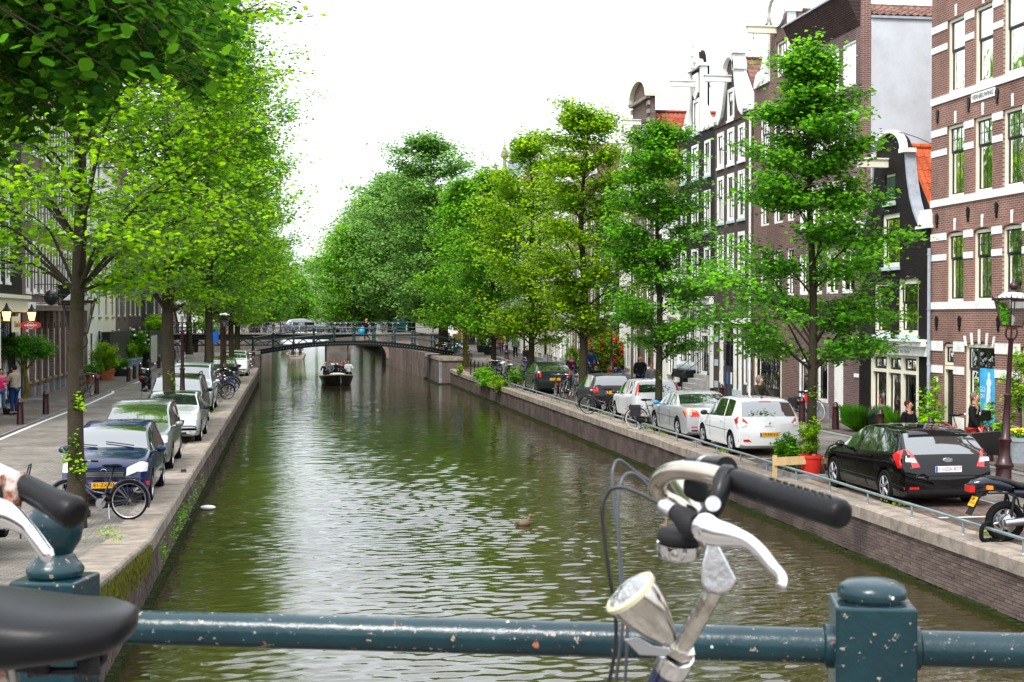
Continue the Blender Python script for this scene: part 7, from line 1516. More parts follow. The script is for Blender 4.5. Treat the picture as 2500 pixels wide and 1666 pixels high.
MB().box(3.3, 5.2, by - .5, by + 8, -2.4, 1.25).build('pier', stb, sb_); MB().box(9.6, 10.5, by - .05, by - .004, .55, 1.25).build('stone_plaque', offwhite, sb_)
MB().box(-26, 3.75, by, by + .35, 1.45, 1.95).build('steel_girder', girder, sb_); MB().box(-26, 3.75, by + .36, by + 7.2, 1.5, 1.93).build('road_deck', mat('far_asphalt', (.09, .09, .088), .9), sb_); MB().box(-26, 14, by - .12, by + .5, 1.952, 2.1).build('edge_stone', stone, sb_)
mb = MB(); x = -25.5
while x < 3.4: mb.tube([(x, by + .1, 1.46), (x + .7, by + .1, .95)], .05, 4); mb.tube([(x + .7, by + .1, .95), (x + 1.4, by + .1, 1.46)], .05, 4); x += 1.4
mb.tube([(-25.5, by + .1, .95), (3.3, by + .1, .95)], .07, 5); tag(mb.build('lattice', girder, sb_), kind='stuff')
MB().box(3.75, 15, by + .5, by + 7.3, 1.5, 1.94).build('arch_deck', MATS['far_asphalt'], sb_)
for x in (-9.5, -19): MB().box(x - .5, x + .5, by + .4, by + 6.5, -2.5, 1.45).build('pier', stb, sb_)
MB().box(-30, -14.0, by - .3, by + 8, -2.5, 1.9).build('left_abutment', stb, sb_)
for i in range(17): x = -25 + i * 2.4; MB().lathe([(.08, 0), (.06, .1), (.05, .95), (.08, 1.0), (.03, 1.08)], 8, (x, by + .15, 2.1)).build('railing_post', brg, sb_)
for z in (2.6, 3.08): MB().tube([(-26, by + .15, z), (13.5, by + .15, z)], .035, 6).build('rail', brg, sb_)
 # boats
wood = mat('varnished_rail', (.42, .30, .16), .4)
def boat(loc, rz, L, W_, label, hullm, group=None, seat=True):
 """bow towards local -y"""
 r_ = empty('open_boat', loc, rz, label, 'boat', group); mb = MB(); n = 12; S = []
 for i in range(n + 1):
  t = i / n; y = -L / 2 + L * t; w_ = W_ / 2 * (1 - (1 - min(1, t / .45)) ** 2.2) * (1 - .15 * max(0, t - .7) / .3); w_ = max(w_, .04); zt = .46 + .24 * (1 - t) ** 2; S.append((y, w_, zt))
 vs = []
 for y, w_, zt in S: vs += [(-w_, y, zt), (-w_ * .82, y + .0, .0), (0, y, -.16), (w_ * .82, y, .0), (w_, y, zt), (w_ - .05 if w_ > .1 else w_ * .5, y, zt), ((w_ * .75), y, .1), (0, y, .02), (-(w_ * .75), y, .1), (-w_ + .05 if w_ > .1 else -w_ * .5, y, zt)]
 mb.add(vs, [(i * 10 + k, i * 10 + (k + 1) % 10, i * 10 + 10 + (k + 1) % 10, i * 10 + 10 + k) for i in range(n) for k in range(10)] + [tuple(range(10)), tuple(n * 10 + k for k in range(10))]); mb.build('hull', hullm, r_, True, 40)
 for s_ in (-1, 1): MB().tube([(s_ * (w_ + .01), y, zt + .03) for y, w_, zt in S], .045, 6).build('gunwale', wood, r_, True)
 MB().obox((0, L * .18, .32), (W_ * .8, .35, .05)).build('bench', wood, r_); MB().obox((0, -L * .12, .32), (W_ * .75, .35, .05)).build('bench', wood, r_); return r_
b1 = boat((3.05, 99.2, WZ + .02), R(4), 5.6, 2.2, 'black open boat with wooden rail, full of passengers, heading towards the viewer', black)
cream_c = MB().ball((0, 0, 0), .42, 12, 8, sc=(1.3, .8, .25)).build('boat_cushion', cream, None, True); cream_c.location = (3.05, 97.9, WZ + .62); tag(cream_c, 'pale cover over the bow of the full passenger boat', 'cover')
bp = [(-.75, .6, 'black_jacket', (.012, .012, .016), (.45, .30, .12), 'passenger in black with blond hair at the left rim of the boat'), (-.45, -.3, 'grey_blue_jacket', (.10, .16, .20), (.03, .02, .015), 'passenger in a grey-blue jacket in the left half of the boat'), (-.1, 1.2, 'white_shirt', (.7, .7, .72), (.10, .06, .04), 'passenger in white at the back left of the boat'),
 (-.05, -.2, 'black_jacket', (.012, .012, .016), (.06, .03, .02), 'dark dressed passenger low in the middle of the boat'), (.35, .7, 'dark_brown_top', (.05, .025, .02), (.10, .05, .03), 'woman in dark brown with long hair in the middle of the boat'), (.6, 1.3, 'maroon_top', (.10, .02, .025), (.08, .05, .04), 'passenger in maroon at the back right of the boat'),
 (.62, .1, 'navy_top', (.02, .03, .08), (.12, .07, .05), 'passenger in navy right of the centre of the boat'), (.78, -.8, 'white_shirt', (.7, .7, .72), (.12, .08, .05), 'man in a white shirt at the right front of the boat')]
for i, (x, y, cn, cc_, hr, lb) in enumerate(bp):
 person((3.05 + x, 99.4 + y, WZ - .14 + .05 * (i % 3)), R(180 + 15 * math.sin(i * 2.1)), lb, 1.66 + .03 * (i % 4), (cn, cc_), ('dark_jeans', (.02, .02, .03)), hr, 'passengers in the black open boat', arms='forward' if i % 2 else 'hold', stance='sit', hairlen=.2 if i == 4 else 0)
b2 = boat((.55, 160, WZ + .02), R(180), 4.6, 2.1, 'small grey open boat with two people in dark clothes, motoring away', mat('grey_boat_hull', (.22, .20, .18), .5))
for dx, lb in ((-.38, 'left of the two dark dressed people in the small grey boat'), (.42, 'right of the two dark dressed people in the small grey boat')): person((.55 + dx, 159.2, WZ - .15), R(5), lb, 1.7, ('navy_top', (.012, .014, .03)), ('dark_jeans', (.02, .02, .03)), (.02, .015, .012), 'people in the small grey boat', stance='sit', arms='hold')
b3 = boat((.2, 196, WZ + .02), R(20), 5.0, 2.0, 'white moored boat under the steel span of the stone bridge', white)
P15 = person((5.35, 104.3, bz(5.35) - .05), R(80), 'woman in black with a bright blue carrier bag crossing the footbridge', 1.66, ('black_jacket', (.012, .012, .016)), ('dark_jeans', (.02, .02, .03)), (.45, .18, .06), sex='f', arms='hold')
o = MB().lathe([(.10, 0), (.20, .10), (.20, .38), (.10, .50), (.03, .56)], 10).build('carrier_bag', mat('blue_plastic', (.01, .38, .75), .4), None, True, 80); o.location = (5.0, 103.85, bz(5.0) + .42); tag(o, 'bright blue plastic bag held by the woman on the footbridge', 'bag')
 # ducks
dk = mat('duck_brown', (.16, .11, .07), .8, var=.4, scale=30);
for x, y, rz, lb in ((5.05, 31.3, 20, 'brown duck with a long wake in mid canal'), (7.95, 30.2, 60, 'brown duck swimming nearer the right wall, behind the handlebar')):
 r_ = empty('duck', (x, y, WZ), R(rz), lb, 'duck', 'ducks on the canal'); mb = MB(); mb.ball((0, 0, .05), .11, 12, 8, sc=(1.5, .85, .75)); mb.tube([(-.14, 0, .08), (-.22, 0, .13)], [.05, .01], 6); mb.tube([(.11, 0, .08), (.15, 0, .19)], [.045, .032], 8); mb.ball((.165, 0, .21), .04, 10, 8, sc=(1.2, 1, 1)); mb.build('body', dk, r_, True, 80)
 MB().tube([(.20, 0, .205), (.25, 0, .195)], [.018, .010], 6).build('beak', mat('duck_beak', (.35, .22, .04), .5), r_)
pb = MB().ball((0, 0, .03), .16, 10, 7, sc=(1.2, .8, .35)).build('floating_litter', mat('white_plastic', (.75, .75, .75), .5, bump=1, bscale=12), None, True, 80); pb.location = gnd(507, 1245, WZ); tag(pb, 'white crumpled plastic floating near the left quay', 'litter')
 # ================================================================== BICYCLES
def make_bike(colm, label, group=None, basket=0, white_wall=False, step=True, rackbag=None, lamp=True):
 """x forward, wheels at x = +-0.55"""
 r_ = empty('bicycle', (0, 0, -50), 0, label, 'bicycle', group); rad = .345
 tyre = mat('cream_tyre', (.62, .58, .50), .7) if white_wall else rubber
 for x in (-.55, .56):
  t = MB().torus((0, 0, 0), rad - .018, .019, (0, 1, 0), 30, 6).build('wheel', tyre, r_, True, 80); t.location = (x, 0, rad)
  q = MB(); q.torus((0, 0, 0), rad - .045, .012, (0, 1, 0), 30, 5); q.lathe([(.022, -.035), (.022, .035)], 8, axis=(0, 1, 0))
  for k in range(18): a = 2 * math.pi * k / 18; q.tube([(.02 * math.cos(a + .6), .03 * (-1) ** k, .02 * math.sin(a + .6)), ((rad - .05) * math.cos(a), 0, (rad - .05) * math.sin(a))], .0016, 3, False)
  q.build('rim', steel, t, True)
 hd_, bb, st = Vector((.38, 0, .86)), Vector((-.05, 0, .29)), Vector((-.23, 0, .80)); ra, fa = Vector((-.55, 0, rad)), Vector((.56, 0, rad)); hb_ = Vector((.41, 0, .66))
 f = MB(); f.tube([st, bb], .016, 8); f.tube([hd_, hb_], .019, 8); f.tube([hb_, bb], .018, 8)
 if step: f.tube(catmull([hb_ + Vector((-.01, 0, .06)), Vector((.15, 0, .52)), Vector((-.10, 0, .46))], 4), .016, 8)
 else: f.tube([hd_ + Vector((.01, 0, -.05)), st + Vector((.02, 0, -.04))], .016, 8)
 for s_ in (-1, 1): f.tube([bb, ra + Vector((0, s_ * .05, 0))], .010, 6); f.tube([st + Vector((.03, 0, -.10)), ra + Vector((0, s_ * .05, 0))], .008, 6); f.tube(catmull([hb_, hb_ + Vector((.04, s_ * .045, -.09)), fa + Vector((0, s_ * .05, 0))], 3), .011, 6)
 f.build('frame', colm, r_, True, 60)
 for c_, a0, a1 in ((ra, 20, 205), (fa, 0, 160)):
  pts = [c_ + Vector((math.cos(R(a)) * (rad + .022), 0, math.sin(R(a)) * (rad + .022))) for a in range(a0, a1, 12)]; MB().tube(pts, .024, 6, sx=.45).build('mudguard', colm, r_, True, 80)
 MB().tube([(-.55, -.055, rad + .06), (-.05, -.06, .37), (.04, -.06, .30), (-.05, -.06, .22), (-.55, -.055, rad - .05)], .030, 6, sx=.4).build('chain_guard', black, r_, True)
 h = MB(); h.tube([hd_, hd_ + Vector((-.04, 0, .17))], .013, 6); h.tube(catmull([(.16, -.29, 1.03), (.26, -.27, 1.04), (.36, -.12, 1.05), (.36, 0, 1.04), (.36, .12, 1.05), (.26, .27, 1.04), (.16, .29, 1.03)], 3), .012, 6); h.build('handlebar', steel, r_, True)
 for s_ in (-1, 1): MB().tube([(.26, s_ * .275, 1.04), (.13, s_ * .295, 1.03)], .018, 7).build('grip', rubber, r_)
 s = MB(); s.tube([st, st + Vector((-.03, 0, .13))], .013, 6); s.ball((-.28, 0, .955), .12, 12, 6, sc=(1.1, .78, .30)); s.ball((-.15, 0, .955), .07, 8, 6, sc=(1.6, .5, .4)); s.build('saddle', rubber, r_, True, 60)
 k = MB(); k.tube([(-.34, -.06, .74), (-.85, -.06, .73)], .007, 5); k.tube([(-.34, .06, .74), (-.85, .06, .73)], .007, 5)
 for x in (-.45, -.6, -.75): k.tube([(x, -.06, .735), (x, .06, .735)], .006, 5)
 for s_ in (-1, 1): k.tube([(-.70, s_ * .06, .73), (-.55, s_ * .06, rad)], .006, 5)
 k.build('rack', black, r_); o = MB().box(-.02, .02, -.035, .035, -.03, .03).build('tail_light', red_lens, r_); o.location = (-.88, 0, .66)
 if lamp: o = MB().lathe([(.045, 0), (.05, .01), (.03, .06), (.01, .08)], 12, (.44, 0, .90), axis=(-1, 0, 0)).build('headlamp', chrome, r_, True)
 p = MB(); p.lathe([(.09, -.003), (.09, .003)], 16, bb + Vector((0, .04, 0)), axis=(0, 1, 0)); p.tube([bb + Vector((0, -.07, 0)), bb + Vector((.10, -.07, -.13))], .009, 5); p.tube([bb + Vector((0, .07, 0)), bb + Vector((-.10, .07, .13))], .009, 5); p.obox(bb + Vector((.10, -.12, -.13)), (.08, .09, .02)); p.obox(bb + Vector((-.10, .12, .13)), (.08, .09, .02)); p.build('cranks', steel, r_)
 MB().tube([(-.20, .05, .28), (-.26, .17, .015)], .008, 5).build('kickstand', steel, r_)
 if basket == 1: MB().box(.42, .74, -.20, .20, .86, .88).box(.42, .44, -.20, .20, .88, 1.10).box(.72, .74, -.20, .20, .88, 1.10).box(.44, .72, -.20, -.18, .88, 1.10).box(.44, .72, .18, .20, .88, 1.10).build('crate', black, r_)
 if rackbag:
  for s_ in (-1, 1): MB().obox((-.58, s_ * .13, .60), (.34, .11, .32)).build('pannier', rackbag, r_)
 return r_
bk_black = mat('bicycle_black', (.012, .012, .013), .3, coat=.5); bk_red = mat('bicycle_red', (.5, .02, .02), .3, coat=.5); bk_blue = mat('bicycle_blue', (.02, .10, .38), .3, coat=.5); bk_silver = mat('bicycle_silver', (.5, .5, .52), .3, .6); bk_green = mat('bicycle_teal', (.02, .28, .22), .35); bk_purple = mat('bicycle_dark_violet', (.02, .015, .04), .3, coat=.5)
B = {}
B['black'] = make_bike(bk_black, 'x'); B['silver'] = make_bike(bk_silver, 'x', step=False); B['blue'] = make_bike(bk_blue, 'x', basket=1); B['red'] = make_bike(bk_red, 'x', basket=1); B['teal'] = make_bike(bk_green, 'x'); B['bag'] = make_bike(bk_black, 'x', white_wall=True, rackbag=cloth('dark_pannier', (.03, .03, .035)), step=False); B['violet'] = make_bike(bk_purple, 'x', lamp=False)
used_b = set()
ORD = ['first', 'second', 'third', 'fourth', 'fifth', 'sixth', 'seventh', 'eighth', 'ninth', 'tenth', 'eleventh', 'twelfth', 'thirteenth', 'fourteenth', 'fifteenth', 'sixteenth', 'seventeenth', 'eighteenth', 'nineteenth', 'twentieth']
ORD += ['twenty-' + q for q in ORD[:9]] + ['thirtieth'] + ['thirty-' + q for q in ORD[:9]] + ['fortieth'] + ['forty-' + q for q in ORD[:9]]
KN = {'black': 'black', 'silver': 'silver framed', 'blue': 'blue crate-fronted', 'red': 'red crate-fronted', 'teal': 'teal green', 'bag': 'pannier laden', 'violet': 'dark violet'}
def bike(kind, x, y, z, rz, label, group, lean=0):
 src = B[kind]
 if kind not in used_b: used_b.add(kind); o = src; o.location = (x, y, z); o['label'] = label
 else: o = copy_tree(src); o.location = (x, y, z); o['label'] = label
 if group: o['group'] = group
 elif 'group' in o: del o['group']
 o.rotation_mode = 'XYZ'; o.rotation_euler = Matrix.Rotation(rz, 3, 'Z').to_4x4().to_euler() if not lean else (Matrix.Rotation(rz, 3, 'Z') @ Matrix.Rotation(lean, 3, 'X')).to_euler(); return o
bike('violet', -3.40, 26.35, 0, R(168), 'dark violet bicycle leaning on the knotty trunk before the blue car', None, R(6))
bike('red', 17.45, 35.6, .06, R(-60), 'red delivery bicycle with black front crate behind the man in red trousers', None, R(5))
q = gnd(2035 - 160, 1022, .06); bike('bag', 17.55, 47.4, .06, R(-70), 'grey bicycle with red pannier against the brick wall', None, R(6))
red_p = cloth('red_pannier', (.65, .02, .03))
o = MB().obox((0, 0, 0), (.26, .30, .30), taper=.8).build('pannier_bag', red_p, None); o.location = (17.4, 46.95, .66); tag(o, 'bright red pannier bag on the grey bicycle by the brick wall', 'bag')
bike('black', 11.65, 49.9 - 2.2, 0, R(150), 'black bicycle with silver rims leaning between the dark and the white hatchbacks', None, R(-8)).location = (11.35, 52.0, 0)
bb_ = bike('bag', 11.45, 44.9, 0, R(-12), 'black bicycle with cream tyres and big dark panniers beside the silver coupe', None, R(7))
rr = random.Random(12); kinds = ['black', 'silver', 'black', 'blue', 'black', 'violet', 'silver', 'red', 'teal']
for i in range(8): bike(kk := ['black', 'silver', 'violet', 'black'][i % 4], 11.55 + i * .42, 62.8 + rr.uniform(-.3, .3), 0, R(78 + rr.uniform(-14, 14)), '%s bicycle, %s from the left in the cluster behind the dark sloping hatchback' % (KN[kk], ORD[i]), 'bicycles clustered by the right quay', R(rr.uniform(-7, 7)))
for i in range(9): bike(kk := kinds[(i * 2) % 9], 11.55 + rr.uniform(-.1, .5), 76 + i * 1.15, 0, R(60 + rr.uniform(-25, 25)), '%s bicycle, %s from the near end of the row chained to the iron fence' % (KN[kk], ORD[i]), 'bicycles chained to the quay rail', R(rr.uniform(-8, 8)))
for i in range(10): bike(kk := kinds[(i * 5 + 1) % 9], 11.9 + rr.uniform(-.3, 1.5), 101 + i * 1.4, .2 + i * .03, R(80 + rr.uniform(-50, 50)), '%s bicycle, %s nearest of those at the right end of the footbridge' % (KN[kk], ORD[i]), 'bicycles by the footbridge', R(rr.uniform(-8, 8)))
for i in range(11): bike(kk := ['black', 'silver', 'violet', 'black', 'blue', 'red'][i % 6], -3.35 - (i % 2) * .25 + rr.uniform(-.1, .1), 63.5 + i * .95, 0, R(30 + rr.uniform(-18, 18)), '%s bicycle, %s nearest in the pack beside the water behind the pale van' % (KN[kk], ORD[i]), 'bicycles packed on the left quay', R(rr.uniform(-7, 7)))
for i in range(6): bike(kk := ['black', 'silver', 'red'][i % 3], -3.1 + rr.uniform(-.2, .2), 98.2 + i * .7, zl(100), R(70 + rr.uniform(-30, 30)), '%s bicycle, %s nearest at the left end of the footbridge' % (KN[kk], ORD[i]), 'bicycles at the left end of the footbridge', R(rr.uniform(-8, 8)))
for i in range(49): bike(kk := kinds[(i * 7 + i // 5) % 9], -14 + i * .50 + rr.uniform(-.2, .2), 138.7 + rr.uniform(-.2, .3), 1.96, R(75 + rr.uniform(-35, 35) + 180 * (i % 2)), '%s bicycle, %s from the left along the railing of the stone bridge' % (KN[kk], ORD[i]), 'bicycles lined up on the stone bridge', R(rr.uniform(-8, 8)))
for i in range(6): bike(kk := kinds[(i * 4) % 9], -9 - i * 1.3, 117 + rr.uniform(-1, 1), .5, R(60 + rr.uniform(-40, 40)), '%s bicycle, %s from the right at the crest of the left road' % (KN[kk], ORD[i]), 'bicycles at the bend of the left road', R(rr.uniform(-8, 8)))
bike('black', -8.95, 66.0, .05, R(80), 'black bicycle standing between two bollards on the left pavement', None, R(8))
bike('black', 13.75, 41.5, 0, R(-65), 'bicycle ridden by the hooded cyclist', None); bike('violet', 15.4, 73.8, 0, R(-85), 'bicycle ridden by the man in the navy cap', None); bike('black', 13.7, 84.2, 0, R(-80), 'bicycle ridden by the man in the black jacket', None)
 # cargo box bike front
cb_ = MB().box(-.42, .42, -.32, .32, 0, .55).build('cargo_box', mat('pale_blue_box', (.25, .55, .70), .5, col2=(.7, .75, .78), scale=3), None); cb_.location = (12.1, 69.8, .3); tag(cb_, 'pale blue and white delivery box standing among the bicycles on the right quay', 'box')
 # rear bicycle rack lying by the trunk
rk = MB()
for y_ in (0, .12, .24, .36): rk.tube([(-4.3, 24.1 + y_, .75 + y_ * .02), (-4.9, 24.0 + y_, .72)], .012, 5)
for x_ in (-4.3, -4.6, -4.9): rk.tube([(x_, 24.1, .75), (x_, 24.46, .75)], .012, 5)
rk.tube([(-4.3, 24.1, .75), (-4.2, 24.2, 1.2)], .012, 5); rk.tube([(-4.3, 24.46, .75), (-4.2, 24.4, 1.2)], .012, 5); rk.tube([(-4.2, 24.2, 1.2), (-4.2, 24.4, 1.2)], .012, 5)
for x_ in (-4.35, -4.85): rk.tube([(x_, 24.28, .73), (x_, 24.28, 0)], .014, 5)
tag(rk.build('bicycle_stand', black), 'black tubular bicycle stand left of the knotty trunk', 'stand')
 # ================================================================== STREET FURNITURE, PLANTS, MARKINGS
def paintline(pts, w_, name, zf, dz=.006):
 P = [Vector(p) for p in pts]; vs = []
 for i, p in enumerate(P):
  d = (P[min(i + 1, len(P) - 1)] - P[max(i - 1, 0)]); d.z = 0; d.normalize(); q = Vector((-d.y, d.x, 0)) * w_ / 2; z = zf(p.y) + dz; vs += [(p.x + q.x, p.y + q.y, z), (p.x - q.x, p.y - q.y, z)]
 o = MB().add(vs, [(2 * i, 2 * i + 1, 2 * i + 3, 2 * i + 2) for i in range(len(P) - 1)]).build(name, line_m, None, base=(0, 0, 0)); return tag(o, kind='structure')
g_ = lambda u, v: gnd(u, v)
paintline(catmull([(-8.42, 30, 0), g_(56, 1050), g_(167, 1006), g_(209, 990), g_(258, 968), g_(276, 959), g_(270, 954), g_(255, 952), g_(231, 951)], 6), .12, 'road_line', zl)
paintline(catmull([g_(235, 938), g_(280, 938), g_(312, 937), g_(338, 933), g_(371, 913), g_(402, 899), (-8.3, 112, 0), (-8.8, 124, 0)], 6), .12, 'road_line', zl)
for y in (24.3, 31.2, 35.2, 40.3, 46.2, 52.7): paintline([(XR + .75, y, 0), (12, y, 0), (13.3, y, 0)], .10, 'parking_line', zr)
for y in (33.0, 40.6): paintline([(XL - .75, y, 0), (-3.5, y, 0), (-4.5, y, 0)], .10, 'parking_line', zl)
for x0 in (-4.5, 13.4): paintline([(x0, 26, 0), (x0, 60, 0), (x0, 90, 0)], .04, 'gutter_line', zl if x0 < 0 else zr, .004)
 # bollards
def bollard(x, y, label, group, zf, first=[]):
 z = zf(y) + .05
 if not first:
  o = MB().lathe([(.125, 0), (.12, .02), (.105, .60), (.10, .68), (.115, .70), (.115, .74), (.09, .76), (.085, .80), (.05, .86), (.0, .88)], 12, (0, 0, 0)).build('bollard', darkred, None, True, 50); first.append(o)
 else: o = first[0].copy(); COL.objects.link(o)
 o.location = (x, y, z); return tag(o, label, 'bollard', group)
BL = 'maroon iron bollards along the left pavement'; BR_ = 'maroon iron bollards along the right pavement'
for y, lb in ((44.6, 'bollard cut by the left edge of the photo'), (49.5, 'bollard directly right of the one at the left edge'), (54.5, 'bollard just left of the knotty trunk, in front of the cafe corner'), (63.5, 'bollard just right of the knotty trunk, before the parked bicycle'), (68.4, 'bollard at the tip of the white line loop'), (81.5, 'bollard in front of the terracotta pots'), (84.6, 'bollard left of the steps beside the planters'), (87.9, 'bollard beside the scooter, nearer side'), (92.5, 'bollard directly behind the scooter'), (99.9, 'bollard right of the scooter before the second trunk'), (113, 'last bollard at the crest of the left road')): bollard(-8.86, y, lb, BL, zl)
for u, lb in ((2415, 'bollard between the lamp post and the galvanised tub'), (2274, 'bollard half hidden behind the black hatchback roof'), (2151, 'bollard beside the woman in black'), (2041, 'bollard left of the grassy bush'), (1959, 'bollard beside the bicycle with the red pannier'), (1762, 'bollard in front of the blue-black double door'), (1184, 'bollard by the round potted shrubs, right one'), (1168, 'bollard by the round potted shrubs, left one')): bollard(16.9, yat(u, 16.9), lb, BR_, zr)
 # Amsterdam lanterns
def lamp_post(x, y, z, label, h=4.35, tilt=0, s=1.0):
 r_ = empty('street_lamp', (x, y, z), 0, label, 'street lamp', 'old style street lamps'); r_.rotation_euler = (0, R(tilt), R(12)); r_.scale = (s, s, s); hb_ = h - 1.25
 MB().lathe([(.20, 0), (.20, .10), (.17, .14), (.16, .42), (.20, .46), (.21, .50), (.17, .54), (.12, .70), (.11, .95), (.13, .99), (.135, 1.03), (.10, 1.07), (.075, 1.5), (.07, 1.9), (.085, 1.93), (.085, 1.97), (.055, 2.0), (.05, hb_ - .05), (.08, hb_), (.03, hb_ + .02)], 14, (0, 0, 0)).build('pole', darkred, r_, True, 40)
 br_ = MB()
 for k in range(4):
  a = k * math.pi / 2; c, s_ = math.cos(a), math.sin(a); br_.tube(catmull([(c * .03, s_ * .03, hb_ - .05), (c * .15, s_ * .15, hb_ + .06), (c * .13, s_ * .13, hb_ + .22), (c * .05, s_ * .05, hb_ + .20)], 4), .013, 5)
 br_.tube([(0, 0, hb_), (0, 0, hb_ + .28)], .02, 6); br_.build('scroll_bracket', darkred, r_, True)
 z0, z1 = hb_ + .26, hb_ + .82; fr = MB(); c4 = [(1, 1), (-1, 1), (-1, -1), (1, -1)]
 for i, (a, b) in enumerate(c4):
  c, d = c4[(i + 1) % 4]; fr.tube([(a * .15, b * .15, z0), (a * .27, b * .27, z1)], .014, 5); fr.tube([(a * .15, b * .15, z0), (c * .15, d * .15, z0)], .016, 5); fr.tube([(a * .29, b * .29, z1), (c * .29, d * .29, z1)], .026, 5)
  fr.tube([(a * .29, b * .29, z1), (a * .31, b * .31, z1 + .11)], [.02, .004], 5)
  for t in (.25, .5, .75): fr.tube([(a * .29 + (c - a) * .29 * t, b * .29 + (d - b) * .29 * t, z1), (a * .29 + (c - a) * .29 * t, b * .29 + (d - b) * .29 * t, z1 + .07)], [.018, .005], 5)
 fr.build('lantern_frame', darkred, r_)
 MB().add([(-.27, -.27, z1 + .01), (.27, -.27, z1 + .01), (.27, .27, z1 + .01), (-.27, .27, z1 + .01), (-.12, -.12, z1 + .15), (.12, -.12, z1 + .15), (.12, .12, z1 + .15), (-.12, .12, z1 + .15)], [(0, 1, 5, 4), (1, 2, 6, 5), (2, 3, 7, 6), (3, 0, 4, 7), (4, 5, 6, 7)]).build('lantern_roof', mat('milk_glass', (.6, .6, .62), .35), r_)
 MB().lathe([(.13, z1 + .15), (.11, z1 + .19), (.06, z1 + .21), (.09, z1 + .25), (.10, z1 + .30), (.05, z1 + .36), (.03, z1 + .38), (.025, z1 + .43), (.0, z1 + .46)], 10).build('finial', darkred, r_, True, 50)
 gp = MB()
 for i, (a, b) in enumerate(c4):
  c, d = c4[(i + 1) % 4]; gp.add([(a * .145, b * .145, z0 + .01), (c * .145, d * .145, z0 + .01), (c * .262, d * .262, z1 - .01), (a * .262, b * .262, z1 - .01)], [(0, 1, 2, 3)])
 gp.build('lantern_glass', lant_g, r_)
 MB().lathe([(.04, z0), (.035, z0 + .06), (.06, z0 + .12), (.05, z0 + .2), (.01, z0 + .24)], 10).build('lamp_bulb', mat('bulb_glass', (.7, .7, .7), .3), r_, True); return r_
lant_g = glass_mat('lantern_glass_m', .72)
lamp_post(14.75, 28.3, 0, 'tall maroon street lamp leaning beside the black hatchback at the right edge', 4.4, 3.5)
lamp_post(16.0, yat(1493, 16.0), .03, 'maroon street lamp in front of the red flowering bush', 4.1)
lamp_post(16.4, yat(1237, 16.4), zr(115), 'distant street lamp between the coral coat and the green jacket', 4.1)
lamp_post(-3.78, 26.75, 0, 'street lamp whose big dark lantern shows behind the knotty trunk', 4.3, 0)
lamp_post(-3.42, 46.75, 0, 'street lamp right of the second trunk on the left quay, clear glass lantern', 4.4)
lamp_post(-3.45, yat(547, -3.45), 0, 'street lamp beside the green car under the left trees', 4.1); lamp_post(-9.2, yat(456, -9.2), .4, 'street lamp at the crest of the left road', 4.0)
 # low quay rail on the right coping
galv = mat('galvanised_rail', (.25, .33, .35), .35, .5, var=.2, scale=3)
def quay_rail(y0, y1, label):
 r_ = empty('quay_rail', (10.95, y0, 0), 0, label, 'railing', 'low steel rails on the right quay'); L_ = y1 - y0; n = int(L_ / 1.95)
 pts = [(0, 0, .06), (0, .10, .17), (0, .28, .23)] + [(0, L_ * i / 40, .24 + .006 * math.sin(i)) for i in range(1, 40)] + [(0, L_ - .28, .23), (0, L_ - .10, .17), (0, L_, .06)]
 MB().tube(pts, .028, 8).build('rail', galv, r_, True, 60)
 for i in range(n + 1): MB().lathe([(.035, 0), (.022, .02), (.022, .23)], 7, (0, .4 + (L_ - .8) * i / n, 0)).build('rail_post', galv, r_)
 return r_
quay_rail(12.0, 44.6, 'near section of the low steel rail on the right quay coping'); quay_rail(44.7, yat(1218, 10.95), 'far section of the low steel rail on the right quay coping')
fnc = empty('iron_fence', (10.95, 73.2, 0), 0, 'black iron fence with bicycles chained to it above the hanging plants', 'fence')
for i in range(9): MB().lathe([(.05, 0), (.035, .1), (.03, .85), (.05, .9), (.02, .98)], 8, (0, i * 1.9, 0)).build('fence_post', black, fnc)
for z in (.45, .85): MB().tube([(0, 0, z), (0, 15.2, z)], .022, 6).build('fence_rail', black, fnc)
